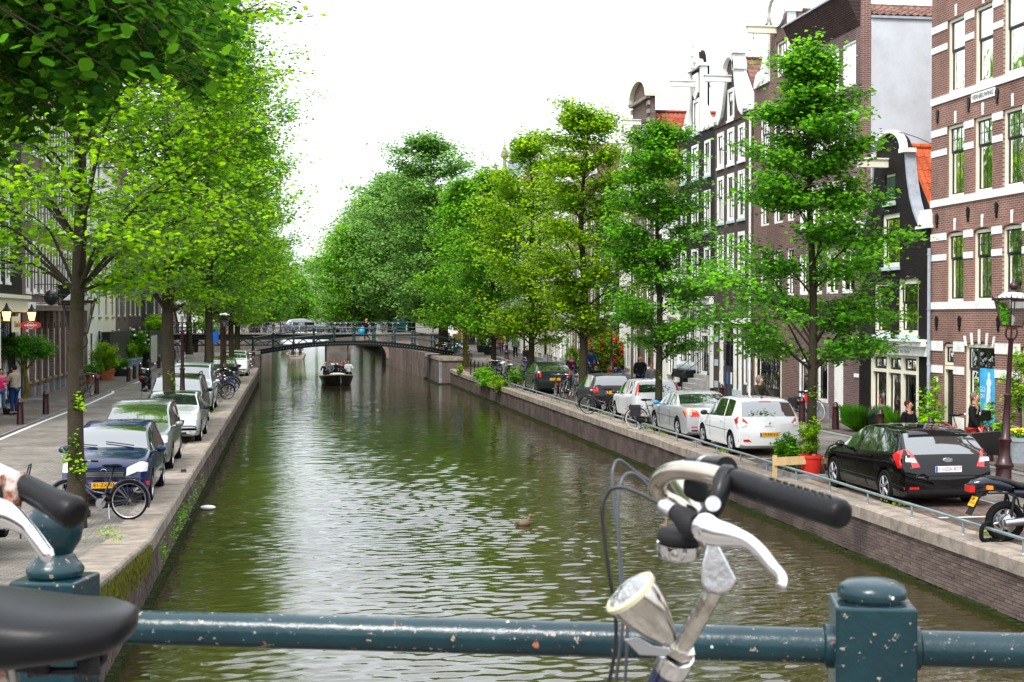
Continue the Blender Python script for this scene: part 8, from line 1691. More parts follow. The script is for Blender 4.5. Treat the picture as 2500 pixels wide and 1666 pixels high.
 # foliage
def bush(x, y, z, r_, n, size, kind, label, name='shrub', cat='shrub', group=None, seed=1, flower=None, sig=None, stems=True, parent=None, pot=None, potr=.25, poth=.4, shape='ball', mound=0):
 rs = np.random.default_rng(seed); rx, ry, rz = r_; base = z
 root = empty(name, (x, y, z), 0, label, cat, group); zz = poth if pot else 0
 if pot: MB().lathe([(potr * .78, 0), (potr, poth * .85), (potr * 1.08, poth * .86), (potr * 1.08, poth), (potr * .95, poth), (potr * .9, poth * .9), (.01, poth * .9)], 18).build('pot', pot, root, True, 40)
 k = max(10, n // 70); D = rs.normal(0, 1, (k, 3)); D /= np.linalg.norm(D, axis=1, keepdims=True); rad = rs.random((k, 1)) ** .33
 C = D * rad * np.array([rx, ry, rz]) + np.array([0, 0, zz + rz * (1.0 if shape != 'grass' else .8)]); C[:, 2] = np.maximum(C[:, 2], zz * .8 + .03)
 V, T = leaves_arrays(C, n, sig or (rx * .14, ry * .14, rz * .12), size, rs, rs.random(k), droop=.5 if shape != 'grass' else .0)
 if shape == 'grass':                                       # long upright blades
  V = []; T = []
  for i in range(n):
   a = rs.random() * 6.28; q = rs.random() ** .5; bx, by_ = math.cos(a) * q * rx * .45, math.sin(a) * q * ry * .45; h = rz * 2 * (.35 + .65 * rs.random()); ox, oy = math.cos(a) * q * rx * .8, math.sin(a) * q * ry * .8; w_ = .006
   V += [(bx - w_, by_, 0), (bx + w_, by_, 0), (bx + ox * .6 + w_, by_ + oy * .6, h * .7), (bx + ox * 1.1, by_ + oy * 1.1, h)]; t = rs.random() * .35; T += [(t, rs.random() * .6, 0, 1)] * 4
  V = np.array(V); T = np.array(T)
 o = link_mesh('foliage', quads_mesh('foliage', V, np.arange(len(V)).reshape(-1, 4), LM[kind], False, T), root); tag(o, kind='stuff')
 sm = MB()
 for i in range(7): a = i * .9; sm.tube([(0, 0, zz * .8), (math.cos(a) * rx * .3, math.sin(a) * ry * .3, zz + rz * .8), (math.cos(a) * rx * .6, math.sin(a) * ry * .6, zz + rz * 1.4)], [.02, .012, .004], 5)
 sm.build('stems', bark, root)
 if flower:
  fm = MB(); nf = flower[1]
  for i in range(nf):
   d = rs.normal(0, 1, 3); d /= np.linalg.norm(d); d[2] = abs(d[2]) if flower[3:] else d[2]; p = d * np.array([rx, ry, rz]) * (.9 + .15 * rs.random()) + np.array([0, 0, zz + rz]); fm.ball(p, flower[2] * (.7 + .6 * rs.random()), 6, 4, sc=(1, 1, .7))
  tag(fm.build('flowers', flower[0], root), kind='stuff')
 return root
terra = mat('terracotta', (.42, .13, .06), .8, var=.2); redpot = mat('red_glazed_pot', (.55, .025, .015), .35); zincp = mat('zinc_tub', (.35, .40, .44), .45, .3, var=.2); bluepl = mat('blue_grey_planter', (.22, .28, .36), .7); darkpot = mat('dark_pot', (.03, .035, .04), .6)
fl_red = mat('red_flowers', (.55, .015, .03), .7); fl_y = mat('yellow_flowers', (.80, .62, .02), .7); fl_p = mat('purple_flowers', (.22, .10, .50), .7); fl_w = mat('white_flowers', (.75, .75, .72), .7)
bush(11.62, 31.2, .02, (.28, .28, .36), 1700, .06, 'yellow', 'red pot with feathery yellow-green plant at the foot of the slim tree', 'potted_plant', 'potted plant', seed=2, pot=redpot, potr=.25, poth=.46)
bush(11.45, 32.2, .02, (.36, .36, .42), 2600, .07, 'mid', 'dark green shrub behind the pale wooden board by the white hatchback', seed=3); bush(12.75, 31.4, .02, (.52, .45, .36), 2800, .08, 'mid', 'low leafy shrub right of the red pot, before the black hatchback', seed=4, flower=(fl_y, 10, .03))
wd = mat('pale_pine_board', (.55, .38, .18), .7, var=.15, scale=5)
tb_ = empty('plank_barrier', (11.15, 31.0, 0), R(12), 'low pale wooden plank barrier protecting the plants by the red pot', 'barrier'); MB().box(-.5, .55, -.02, .02, .28, .46).build('plank', wd, tb_); MB().box(-.5, -.42, .022, .09, 0, .50).build('post', wd, tb_); MB().box(.50, .58, .022, .09, 0, .50).build('post', wd, tb_)
kb = MB(); kb.box(10.98, 13.1, 30.5, 30.62, 0, .10); kb.box(10.98, 13.1, 33.0, 33.12, 0, .10); kb.box(10.98, 11.1, 30.62, 33.0, 0, .10); kb.box(12.98, 13.1, 30.62, 33.0, 0, .10); tag(kb.build('tree_pit_kerb', kerb_m, base=(0, 0, 0)), kind='structure')
tag(MB().box(11.1, 12.98, 30.62, 33.0, 0, .05).build('tree_pit_soil', mat('soil', (.035, .025, .018), 1), base=(0, 0, 0)), kind='structure')
bush(17.5, 42.3, .06, (.62, .7, .42), 3000, .08, 'deep', 'tall spiky grass clump beside the shop front of the small black house', shape='grass', seed=6)
bush(17.7, 40.2, .06, (.45, .5, .42), 900, .08, 'deep', 'thin grass clump in front of the shop window behind the woman in black', shape='grass', seed=7)
def hollyhock(x, y, h, label, seed):
 rr_ = random.Random(seed); r_ = empty('hollyhock', (x, y, .06), 0, label, 'plant', 'tall leafy plants before the banded brick building'); V = []; T = []; rs = np.random.default_rng(seed); C = []
 for s_ in range(3):
  a = s_ * 2.1; hh = h * (1 - .18 * s_)
  MB().tube([(math.cos(a) * .12, math.sin(a) * .12, 0), (math.cos(a) * .18, math.sin(a) * .18, hh)], [.02, .006], 5).build('stem', LM['mid'], r_)
  for i in range(int(hh / .09)): C.append((math.cos(a) * .16 + rr_.uniform(-.14, .14) * (1.2 - i * .09 / hh), math.sin(a) * .16 + rr_.uniform(-.14, .14) * (1.2 - i * .09 / hh), i * .09))
 V, T = leaves_arrays(np.array(C), 420, (.07, .07, .04), .15, rs, rs.random(len(C)) * .6 + .4); tag(link_mesh('foliage', quads_mesh('foliage', V, np.arange(len(V)).reshape(-1, 4), LM['lime'], False, T), r_), kind='stuff')
hollyhock(17.9, 38.6, 1.95, 'tall hollyhock against the first brick pier of the banded building', 1); hollyhock(17.6, 38.0, 1.3, 'shorter hollyhock beside the taller one by the drainpipe', 2); hollyhock(18.0, 34.6, 1.1, 'broad leaved plant behind the bollard near the lamp post', 3); hollyhock(17.9, 35.4, 1.4, 'slender stalked plant under the poster window', 4)
bush(18.1, 33.9, 1.2, (.3, .9, .75), 1500, .09, 'lime', 'yellow-green creeper on the brick front behind the street lamp', 'creeper', 'creeper', seed=9)
bush(17.5, 32.7, .06, (.36, .36, .10), 300, .06, 'mid', 'galvanised tub of yellow flowers beside the street lamp', 'flower_tub', 'flower tub', seed=10, pot=zincp, potr=.33, poth=.62, flower=(fl_y, 60, .035, 1))
bush(17.4, yat(1470, 17.4), .05, (1.25, 1.25, 1.35), 9000, .12, 'mid', 'big bush covered in red flowers beside the middle street lamp', seed=11, flower=(fl_red, 230, .085))
bush(17.3, yat(1503, 17.3), .05, (.5, .5, .4), 900, .09, 'mid', 'low purple flowers at the foot of the white pilaster', 'flowers', 'flowers', seed=12, flower=(fl_p, 70, .06)); bush(17.4, yat(1404, 17.4), .05, (.7, .7, .9), 3000, .11, 'yellow', 'yellowish bush left of the dark tree trunk before the white portal', seed=13)
for i, u in enumerate((1176, 1193)): bush(16.2, yat(u, 16.2), zr(110), (.48, .48, .45), 2600, .07, 'deep', ('left' if i == 0 else 'right') + ' one of two round clipped shrubs in dark pots by the cream house', 'potted_shrub', 'potted plant', 'round potted shrubs by the cream house', seed=14 + i, pot=darkpot, potr=.42, poth=.85)
bush(10.75, 79.5, -.3, (.55, 2.2, .55), 5000, .11, 'mid', 'leafy plants spilling over the right quay wall left of the fence', seed=16); bush(10.7, 74.6, -.35, (.45, 1.5, .42), 3000, .10, 'yellow', 'yellow-green plants spilling over the right quay wall below the fence', seed=17); bush(11.2, 72.0, .1, (.5, .8, .5), 1600, .10, 'mid', 'green shoots growing between the chained bicycles', seed=18)
bush(10.6, 92, -.1, (.3, .8, .3), 900, .1, 'yellow', 'small tuft on top of the wing wall near the footbridge', seed=33)
 # left side greenery
tp_ = empty('topiary_tree', (-11.0, 62.6, .05), 0, 'umbrella shaped clipped tree behind the couple on the left pavement', 'tree'); MB().tube(catmull([(0, 0, 0), (.05, .05, .8), (-.05, 0, 1.5), (.1, .1, 1.9)], 4), [.11 - .004 * i for i in range(13)], 8).build('trunk', bark_y, tp_, True, 80)
rs = np.random.default_rng(5); k = 140; D = rs.normal(0, 1, (k, 3)); D /= np.linalg.norm(D, axis=1, keepdims=True); C = D * (rs.random((k, 1)) ** .33) * np.array([1.0, 1.0, .55]) + np.array([.15, .1, 2.25]); V, T = leaves_arrays(C, 8000, (.14, .14, .08), .09, rs, rs.random(k) * .6)
tag(link_mesh('crown', quads_mesh('crown', V, np.arange(len(V)).reshape(-1, 4), LM['deep'], False, T), tp_), kind='stuff'); MB().tube([(0, 0, 1.3), (.5, .2, 1.9)], [.05, .02], 6).tube([(0, 0, 1.3), (-.4, -.2, 1.9)], [.05, .02], 6).build('limbs', bark_y, tp_)
tag(MB().box(-11.35, -10.2, 62.0, 63.3, .05, .17).build('tree_pit', kerb_m), kind='structure')
bush(-10.3, 83.5, .05, (.75, .75, .85), 5200, .09, 'yellow', 'bamboo-like bush in the nearest big terracotta pot', 'potted_plant', 'potted plant', seed=21, pot=terra, potr=.48, poth=.52); bush(-10.6, 86.0, .05, (.5, .5, .5), 2400, .09, 'mid', 'bush in the second terracotta pot behind the first', 'potted_plant', 'potted plant', seed=22, pot=terra, potr=.45, poth=.55); bush(-10.5, 79.5, .05, (.5, .5, .35), 1900, .09, 'deep', 'small leafy plant in a terracotta pot just right of the knotty trunk', 'potted_plant', 'potted plant', seed=23, pot=terra, potr=.38, poth=.45)
bush(-10.2, 89, .05, (.7, .7, .35), 2200, .09, 'mid', 'low plants in a dark trough right of the terracotta pots', 'potted_plant', 'potted plant', seed=24, pot=darkpot, potr=.6, poth=.4)
for i, (y, x) in enumerate(((97.5, -10.6), (100.5, -10.5), (103.5, -10.4), (108.0, -10.0))): bush(x, y, .1, (.55, .55, .5), 2200, .08, ('yellow', 'mid', 'deep', 'mid')[i], ('first', 'second', 'third', 'last')[i] + ' clipped shrub in a blue-grey planter by the black terrace', 'potted_shrub', 'potted plant', 'clipped shrubs in blue-grey planters', seed=25 + i, pot=bluepl, potr=.5, poth=.75)
bush(-10.6, 101, .9, (1.1, 1.1, .9), 3600, .11, 'mid', 'rose bush with pale blooms above the planters', seed=29, flower=(fl_w, 22, .09)); bush(-10.1, yat(380, -10.1), 2.6, (.8, 3.2, .55), 5200, .12, 'lime', 'green plants overflowing the top of the black terrace box', seed=30); bush(-10.9, yat(300, -10.9), .1, (.6, 1.0, 1.0), 2400, .12, 'mid', 'leafy climber beside the black shed on the left', seed=31)
tag(MB().box(-11.3, -9.6, 90, 93.5, .04, .42).build('doorstep', grey_plinth), 'stone doorstep beside the dark trough on the left pavement', 'step')
 # weeds on the left wall and in the joints
rs = np.random.default_rng(8); C = []
for y in (25.2, 25.5, 27.5, 28.6, 29.4, 30.3, 31.4, 33.5, 36, 47):
 for k in range(5): C.append((XL + .10 + .04 * rs.random(), y + rs.normal(0, .10), -.30 - .25 * rs.random()))
V, T = leaves_arrays(np.array(C), 620, (.03, .07, .07), .05, rs, rs.random(len(C)) * .4 + .6); tag(link_mesh('wall_weeds', quads_mesh('wall_weeds', V, np.arange(len(V)).reshape(-1, 4), LM['mid'], False, T)), 'green ferns growing from the left quay wall', 'weeds', kind='stuff')
C = [(XL - CW - .05 + rs.normal(0, .12), y, .02) for y in (23.5, 24.6, 31, 38, 44, 55, 58.5, 66, 80, 86, 90) for k in range(4)] + [(XR + CW + rs.normal(0, .1), y, .02) for y in (22, 26, 33.2, 37, 43, 45, 52, 54, 56, 60) for k in range(4)] + [(16.75 + rs.normal(0, .1), y, .07) for y in (36, 44, 45, 46, 47, 49, 58, 66) for k in range(3)] + [(11.3, 20.2, .02)] * 5
V, T = leaves_arrays(np.array(C), 1500, (.07, .22, .02), .055, rs, rs.random(len(C)) * .5 + .3, droop=-.3); tag(link_mesh('joint_weeds', quads_mesh('joint_weeds', V, np.arange(len(V)).reshape(-1, 4), LM['yellow'], False, T)), 'small weeds in the joints along both quay copings', 'weeds', kind='stuff')
 # shoots on the trunks
C = [(-3.64 + .17 * math.cos(a), 25.4 - .17 * abs(math.sin(a)), z) for a, z in ((1.2, 2.15), (1.5, 1.5), (.9, .95), (1.4, 1.1), (2.7, 1.25))] + [(-3.6 + .2 * math.cos(a), 43.9 - .2 * abs(math.sin(a)), z) for a, z in ((1, .9), (1.4, 1.3), (.6, 1.6), (1.2, 1.9), (.8, .5), (1.6, 1.1))] + [(11.6, 44.65, 1.7), (11.9, 31.8, 1.2), (11.85, 31.8, .8), (11.95, 31.75, 1.9)]
V, T = leaves_arrays(np.array(C), 420, (.05, .03, .09), .08, rs, rs.random(len(C)) * .3 + .7); tag(link_mesh('trunk_shoots', quads_mesh('trunk_shoots', V, np.arange(len(V)).reshape(-1, 4), LM['lime'], False, T)), 'bright green shoots sprouting from the quay tree trunks', 'shoots', kind='stuff')
 # burls on the knotty trunk
tr_ = [o for o in bpy.data.objects if o.get('label', '').startswith('nearest lime-leaved')][0]
for a, z, r_ in ((.1, 2.35, .075), (.5, 2.62, .07), (-.2, 2.15, .055), (2.8, 3.1, .05), (.2, 2.5, .07)):
 ob = MB().ball((.10 * math.cos(a), -.10 * math.sin(abs(a)), z), r_, 10, 7, sc=(1, 1, 1.6)).build('burl', bark, tr_, True, 80)
 # signs and boxes by the stone bridge
sg_blue = mat('sign_blue', (.01, .12, .62), .4); sg_yel = mat('sign_yellow', (.85, .60, .03), .4)
for u, x, lb in ((1119, 14.6, 'left'), (1170, 16.4, 'right')):
 y = yat(u, x); r_ = empty('parking_sign', (x, y, zr(y)), 0, lb + ' blue and yellow parking sign on a pole near the cream house', 'sign', 'blue parking signs'); MB().tube([(0, 0, 0), (0, 0, 3.2)], .035, 6).build('pole', steel, r_); MB().box(-.45, .45, -.06, -.04, 2.1, 3.15).build('sign_panel', sg_blue, r_); MB().box(-.40, .40, -.06, -.04, 1.75, 2.09).build('lower_panel', sg_yel, r_)
 o = text_mesh('P', .8, white, r_, 'lettering', axes((0, -.064, 2.62), (1, 0, 0), (0, 0, 1)), .002)
y = yat(1115, 13.6); r_ = empty('parking_meter', (13.6, y, zr(y)), 0, 'yellow topped teal parking machine beside the lichen trunk', 'parking meter'); MB().box(-.3, .3, -.25, .25, 0, 1.25).build('cabinet', bk_green, r_); MB().box(-.33, .33, -.28, .28, 1.252, 1.7).build('top', sg_yel, r_)
y = yat(975, 11.0); r_ = empty('utility_box', (ray(975, 774).x / ray(975, 774).y * 140, 140, 1.96), 0, 'dark green utility cabinet under the big elms at the right of the bridge', 'cabinet'); MB().box(-.6, .6, -.4, .4, 0, 1.5).build('cabinet', mat('teal_cabinet', (.005, .04, .035), .5), r_); MB().box(-.65, .65, -.45, .45, 1.502, 1.6).build('lid', iron, r_)
r_ = empty('litter_bin', (-3.3, 96.5, zl(96)), 0, 'dark green litter bin beside the bicycles at the left end of the footbridge', 'bin'); MB().lathe([(.26, 0), (.30, .1), (.30, .95), (.33, 1.0), (.25, 1.1)], 12).build('bin_body', iron, r_); MB().lathe([(.305, .45), (.305, .7)], 12).build('bin_label', white, r_)
r_ = empty('traffic_sign', (-5.0, 96, zl(96)), 0, 'narrow blue sign on a pale pole right of the thin young tree', 'sign'); MB().tube([(0, 0, 0), (0, 0, 2.6)], .035, 6).build('pole', steel, r_); MB().box(-.3, .3, -.06, -.04, 1.9, 2.6).build('sign_panel', sg_blue, r_)
 # small litter on the left coping
o = MB().lathe([(.035, 0), (.035, .13)], 10, axis=(1, .1, 0)).build('drink_can', blue_black, None); o.location = gnd(448, 1152, .03); tag(o, 'small dark blue can lying on the left quay beside the dark blue car', 'can')
 # spire far right of the elms
sp = empty('church_spire', (34, 230, 0), 0, 'slender pale finial rising above the trees behind the right houses', 'spire'); MB().box(-2, 2, -2, 2, 0, 22).build('tower', brown_brick, sp); MB().lathe([(1.6, 22), (1.2, 24), (.3, 28), (.25, 29), (.7, 29.4), (.5, 30.2), (.1, 31), (.05, 32.5)], 8).build('finial', stone, sp)
 # ================================================================== FOREGROUND: BRIDGE RAILING AND TWO BICYCLES
def paint_chipped():
 m, t, b = nodes_of('chipped_green_rail_paint'); L = t.links.new; N = t.nodes.new; tc = N('ShaderNodeTexCoord')
 def noise(s, d=6): n = N('ShaderNodeTexNoise'); n.inputs['Scale'].default_value = s; n.inputs['Detail'].default_value = d; n.inputs['Roughness'].default_value = .6; L(tc.outputs['Object'], n.inputs['Vector']); return n
 def mix(f, a, bcol):
  q = N('ShaderNodeMix'); q.data_type = 'RGBA'; L(f, q.inputs[0])
  (L(a, q.inputs[6]) if not isinstance(a, tuple) else setattr(q.inputs[6], 'default_value', (*a, 1))); q.inputs[7].default_value = (*bcol, 1); return q.outputs[2]
 def rng_(n, lo, hi): r_ = N('ShaderNodeMapRange'); r_.inputs[1].default_value = lo; r_.inputs[2].default_value = hi; L(n.outputs[0], r_.inputs[0]); return r_.outputs[0]
 c = mix(rng_(noise(9), .35, .7), (.003, .020, .027), (.006, .034, .042)); c = mix(rng_(noise(60, 8), .64, .66), c, (.30, .24, .19)); rust = rng_(noise(22, 7), .665, .69); c = mix(rust, c, (.36, .13, .075))
 vo = N('ShaderNodeTexVoronoi'); vo.inputs['Scale'].default_value = 26; L(tc.outputs['Object'], vo.inputs['Vector']); r_ = N('ShaderNodeMapRange'); r_.inputs[1].default_value = .10; r_.inputs[2].default_value = .085; L(vo.outputs[0], r_.inputs[0])
 no2 = noise(5, 2); r2 = N('ShaderNodeMapRange'); r2.inputs[1].default_value = .54; r2.inputs[2].default_value = .58; L(no2.outputs[0], r2.inputs[0]); mu = N('ShaderNodeMath'); mu.operation = 'MULTIPLY'; L(r_.outputs[0], mu.inputs[0]); L(r2.outputs[0], mu.inputs[1]); c = mix(mu.outputs[0], c, (.55, .58, .58))
 L(c, b.inputs['Base Color']); b.inputs['Roughness'].default_value = .24; b.inputs['Specular IOR Level'].default_value = .42
 bp = N('ShaderNodeBump'); bp.inputs['Distance'].default_value = .004; bp.inputs['Strength'].default_value = .5; L(noise(30, 6).outputs[0], bp.inputs['Height']); L(bp.outputs[0], b.inputs['Normal']); return m
chip = paint_chipped()
A_ = at(329, 1532, 2.786); B_ = at(2500, 1590, 2.588); zr_ = (A_.z + B_.z) / 2; A_.z = B_.z = zr_; rd = (B_ - A_).normalized(); rn = Vector((-rd.y, rd.x, 0))
def on_rail(u): r_ = ray(u, 1560); P0 = Vector((0, 0, EYE)); t = ((A_ - P0).dot(rn)) / r_.dot(rn); p = P0 + r_ * t; p.z = zr_; return p
rot = math.atan2(rd.y, rd.x); deckz = 1.95
br = empty('bridge_railing', (0, A_.y, deckz), 0, 'dark green chipped bridge railing across the whole foreground', 'railing', world=True)
pL, pR = on_rail(136), on_rail(2128); span = (pR - pL).length
MB().tube([pL - rd * span * 1.0, pL - rd * span * .5, pL, pL.lerp(pR, .25), pL.lerp(pR, .5), pL.lerp(pR, .75), pR, pR + rd * span * .6], .0325, 28).build('top_rail', chip, br, True, 60)
for dz in (-.35, -.70): MB().tube([pL - rd * span + Vector((0, 0, dz)), pR + rd * span * .6 + Vector((0, 0, dz))], .018, 14).build('lower_rail', chip, br, True, 60)
M3 = Matrix.Rotation(rot, 3, 'Z')
for i, (p, w_, ztop) in enumerate(((pL, .130, zr_ + .095), (pR, .142, zr_ + .085), (pL - rd * span, .13, zr_ + .095))):
 o = MB(); h = ztop - deckz + .1
 o.obox((0, 0, -h / 2), (w_, w_, h), M3); e = w_ / 2
 me = o.mesh('post', chip); po = link_mesh('post', me, br); po.location = Vector((p.x, p.y, ztop)) - Vector(br.location)
 md = po.modifiers.new('bevel', 'BEVEL'); md.width = .006; md.segments = 3
 if i == 1: prof = [(.046, -.004), (.046, .004), (.061, .007), (.0625, .016), (.058, .028), (.044, .036), (.02, .040), (.001, .041)]; nm_ = 'post_cap'
 else: prof = [(.048, -.002), (.054, .006), (.055, .016), (.048, .026), (.042, .032), (.038, .040), (.033, .046), (.039, .056), (.049, .072), (.053, .094), (.051, .116), (.041, .136), (.024, .148), (.008, .152), (.001, .153)]; nm_ = 'ball_finial'
 c = MB().lathe(prof, 32).build(nm_, chip, po, True, 60)
 for s_ in (-1, 1): f_ = MB().lathe([(.040, 0), (.040, .012), (.034, .016)], 24, (M3 @ Vector((s_ * w_ / 2, 0, 0))) + Vector((0, 0, zr_ - ztop)), axis=rd * s_).build('flange', chip, po, True, 50)
 if i != 1: MB().lathe([(.024, 0), (.022, .008), (.01, .014)], 16, (M3 @ Vector((0, -w_ / 2 - .001, 0))) + Vector((0, 0, zr_ - ztop)), axis=-rn).build('boss', chip, po, True, 50)
 # bridge deck underneath (out of frame below)
dk_ = empty('road_bridge', (0, 0, 1.6), 0, kind='structure', world=True); q0, q1 = pL - rd * 14 + rn * .25, pR + rd * 14 + rn * .25
vs = [(q0.x, q0.y, deckz), (q1.x, q1.y, deckz), (q1.x, -8, deckz), (q0.x, -8, deckz)]; MB().add(vs + [(a, b, c - .5) for a, b, c in vs], [(0, 1, 2, 3), (7, 6, 5, 4)] + [(i, (i + 1) % 4, (i + 1) % 4 + 4, i + 4) for i in range(4)]).build('bridge_deck', road_m, dk_)
 # ---- right bicycle
alu = mat('brushed_aluminium', (.62, .62, .64), .28, .9, var=.12, scale=30, bump=.1, bscale=120); champ = mat('champagne_bar', (.46, .42, .35), .2, .95, var=.1, scale=20); gripm = mat('black_grip', (.006, .006, .007), .40, bump=.05, bscale=220, spec=.2)
cable = mat('cable_sleeve', (.012, .012, .013), .35); cable_g = mat('grey_cable_sleeve', (.045, .05, .06), .3); worn = mat('worn_chrome', (.62, .60, .55), .16, 1, col2=(.30, .25, .18), scale=28, thr=(.5, .7), bump=.15, bscale=90)
def Q(X, Y, d): return at(1400 + X * .3737, 1080 + Y * .3737, d)
rb_ = empty('bicycle', Q(620, 1560, 1.75) - Vector((0, 0, .9)), 0, 'bicycle in the foreground right with silver brake lever and bullet headlamp', 'bicycle', world=True)
gp = [Q(1035, 252, 1.62), Q(1100, 272, 1.61), Q(1240, 315, 1.59), Q(1262, 322, 1.585), Q(1284, 329, 1.58), Q(1500, 395, 1.545), Q(1700, 456, 1.51), Q(1745, 470, 1.503), Q(1764, 476, 1.50), Q(1770, 478, 1.499)]
gr_ = MB().tube(gp, [.0140, .0148, .0152, .0146, .0154, .0158, .0162, .0158, .0138, .009], 28).build('grip', gripm, rb_, True, 60)
nubs = MB()
for i in range(9):
 for j in (-1, 1):
  t = i / 9; c = gp[4].lerp(gp[6], t); nubs.ball(c + Vector((0, -.004 * j - .006, .0158)), .0016, 6, 4)
nubs.build('grip_nubs', gripm, gr_, True)
bar = catmull([Q(1050, 256, 1.62), Q(900, 208, 1.64), Q(760, 185, 1.665), Q(650, 190, 1.69), Q(570, 235, 1.715), Q(548, 310, 1.73), Q(600, 375, 1.735), Q(690, 420, 1.725), Q(770, 490, 1.70), Q(880, 640, 1.68)], 7)
MB().tube(bar, .0112, 20).build('handlebar', champ, rb_, True, 80)
bar2 = catmull([Q(880, 640, 1.68), Q(800, 430, 1.86), Q(690, 270, 2.00), Q(660, 190, 2.10), Q(740, 160, 2.12), Q(800, 158, 2.10)], 7); MB().tube(bar2, .0112, 14).build('far_handlebar', champ, rb_, True, 80)
g2 = MB().tube([Q(780, 158, 2.10), Q(1000, 172, 1.98)], .0165, 18).build('far_grip', gripm, rb_, True, 60); MB().tube([Q(862, 164, 2.055), Q(888, 166, 2.04)], .0172, 18).build('grip_band', alu, g2, True)
def plate3(poly, d, th, m, name, parent, bev=.003):
 P = [Q(x, y, d) for x, y in poly]; c = sum(P, Vector()) / len(P); n = ray(1700, 1300).normalized(); o = MB().add([p - n * th / 2 - c for p in P] + [p + n * th / 2 - c for p in P], [tuple(range(len(P))), tuple(reversed(range(len(P), 2 * len(P))))] + [(i, (i + 1) % len(P), (i + 1) % len(P) + len(P), i + len(P)) for i in range(len(P))]).build(name, m, None, True, 40, base=(0, 0, 0))
 o.parent = parent; o.location = c - (Vector(parent.location) if parent.name in WORLD_ROOTS else Vector((0, 0, 0))); md = o.modifiers.new('b', 'BEVEL'); md.width = bev; md.segments = 3; return o
plate3([(878, 655), (900, 642), (928, 648), (945, 668), (1058, 885), (1062, 905), (1040, 945), (1000, 975), (945, 985), (890, 972), (846, 940), (834, 905), (842, 790)], 1.665, .030, alu, 'stem', rb_, .005)
MB().tube([Q(925, 950, 1.67), Q(810, 1160, 1.70), Q(705, 1350, 1.73)], [.0118, .0112, .0112], 20).build('quill', worn, rb_, True, 80)
MB().tube([Q(712, 1335, 1.73), Q(690, 1378, 1.735)], .0175, 6).build('lock_nut', worn, rb_); MB().tube([Q(686, 1385, 1.735), Q(672, 1410, 1.74), Q(640, 1480, 1.75)], [.020, .0225, .0215], 24).build('headset_cup', chrome, rb_, True, 50)
MB().tube([Q(642, 1476, 1.75), Q(560, 1640, 1.78), Q(480, 1800, 1.80)], .0205, 24).build('head_tube', mat('navy_frame_paint', (.008, .015, .06), .2, coat=1), rb_, True, 80)
 # clamp, lever body, lever
MB().tube([Q(955, 215, 1.63), Q(1000, 238, 1.625), Q(1032, 250, 1.62)], [.0135, .0165, .0150], 18).tube(catmull([Q(985, 235, 1.61), Q(960, 330, 1.60), Q(925, 420, 1.60), Q(860, 500, 1.60)], 4), [.0125] * 13, 12, sx=.8).build('lever_clamp', black, rb_, True, 60)
MB().tube(catmull([Q(640, 445, 1.63), Q(715, 490, 1.615), Q(790, 555, 1.605), Q(850, 520, 1.60), Q(930, 445, 1.595)], 4), [.0075, .009, .010, .0115, .013, .014, .015, .0155, .015, .0135, .012, .010, .009, .008, .007, .0065, .006], 14).build('lever_body', car_trim, rb_, True, 60)
MB().tube([Q(570, 405, 1.64), Q(600, 422, 1.635), Q(655, 452, 1.625)], [.0055, .0092, .0092], 12).build('cable_adjuster', alu, rb_, True, 40)
MB().tube([Q(912, 402, 1.595), Q(912, 402, 1.582)], .0085, 16).build('pivot_bolt', alu, rb_, True, 40)
lv = catmull([Q(800, 615, 1.585), Q(855, 570, 1.58), Q(930, 590, 1.57), Q(1040, 612, 1.555), Q(1140, 650, 1.54), Q(1230, 725, 1.525), Q(1300, 812, 1.51), Q(1358, 880, 1.50), Q(1362, 925, 1.495), Q(1348, 950, 1.493)], 5); nl = len(lv)
MB().tube(lv, [float(np.interp(i / (nl - 1), [0, .12, .25, .4, .6, .8, .9, .96, 1], [.008, .019, .015, .0098, .0082, .0070, .0075, .009, .0055])) for i in range(nl)], 18, sx=.62).build('brake_lever', mat('polished_lever', (.78, .79, .82), .14, .95), rb_, True, 80)
plate3([(790, 600), (868, 515), (905, 560), (975, 600), (960, 645), (850, 660), (800, 640)], 1.583, .010, MATS['polished_lever'], 'lever_root', rb_, .004)
o = plate3([(722, 232), (770, 225), (885, 262), (880, 300), (868, 400), (800, 390), (715, 345)], 1.70, .03, car_trim, 'gear_shifter', rb_, .006)
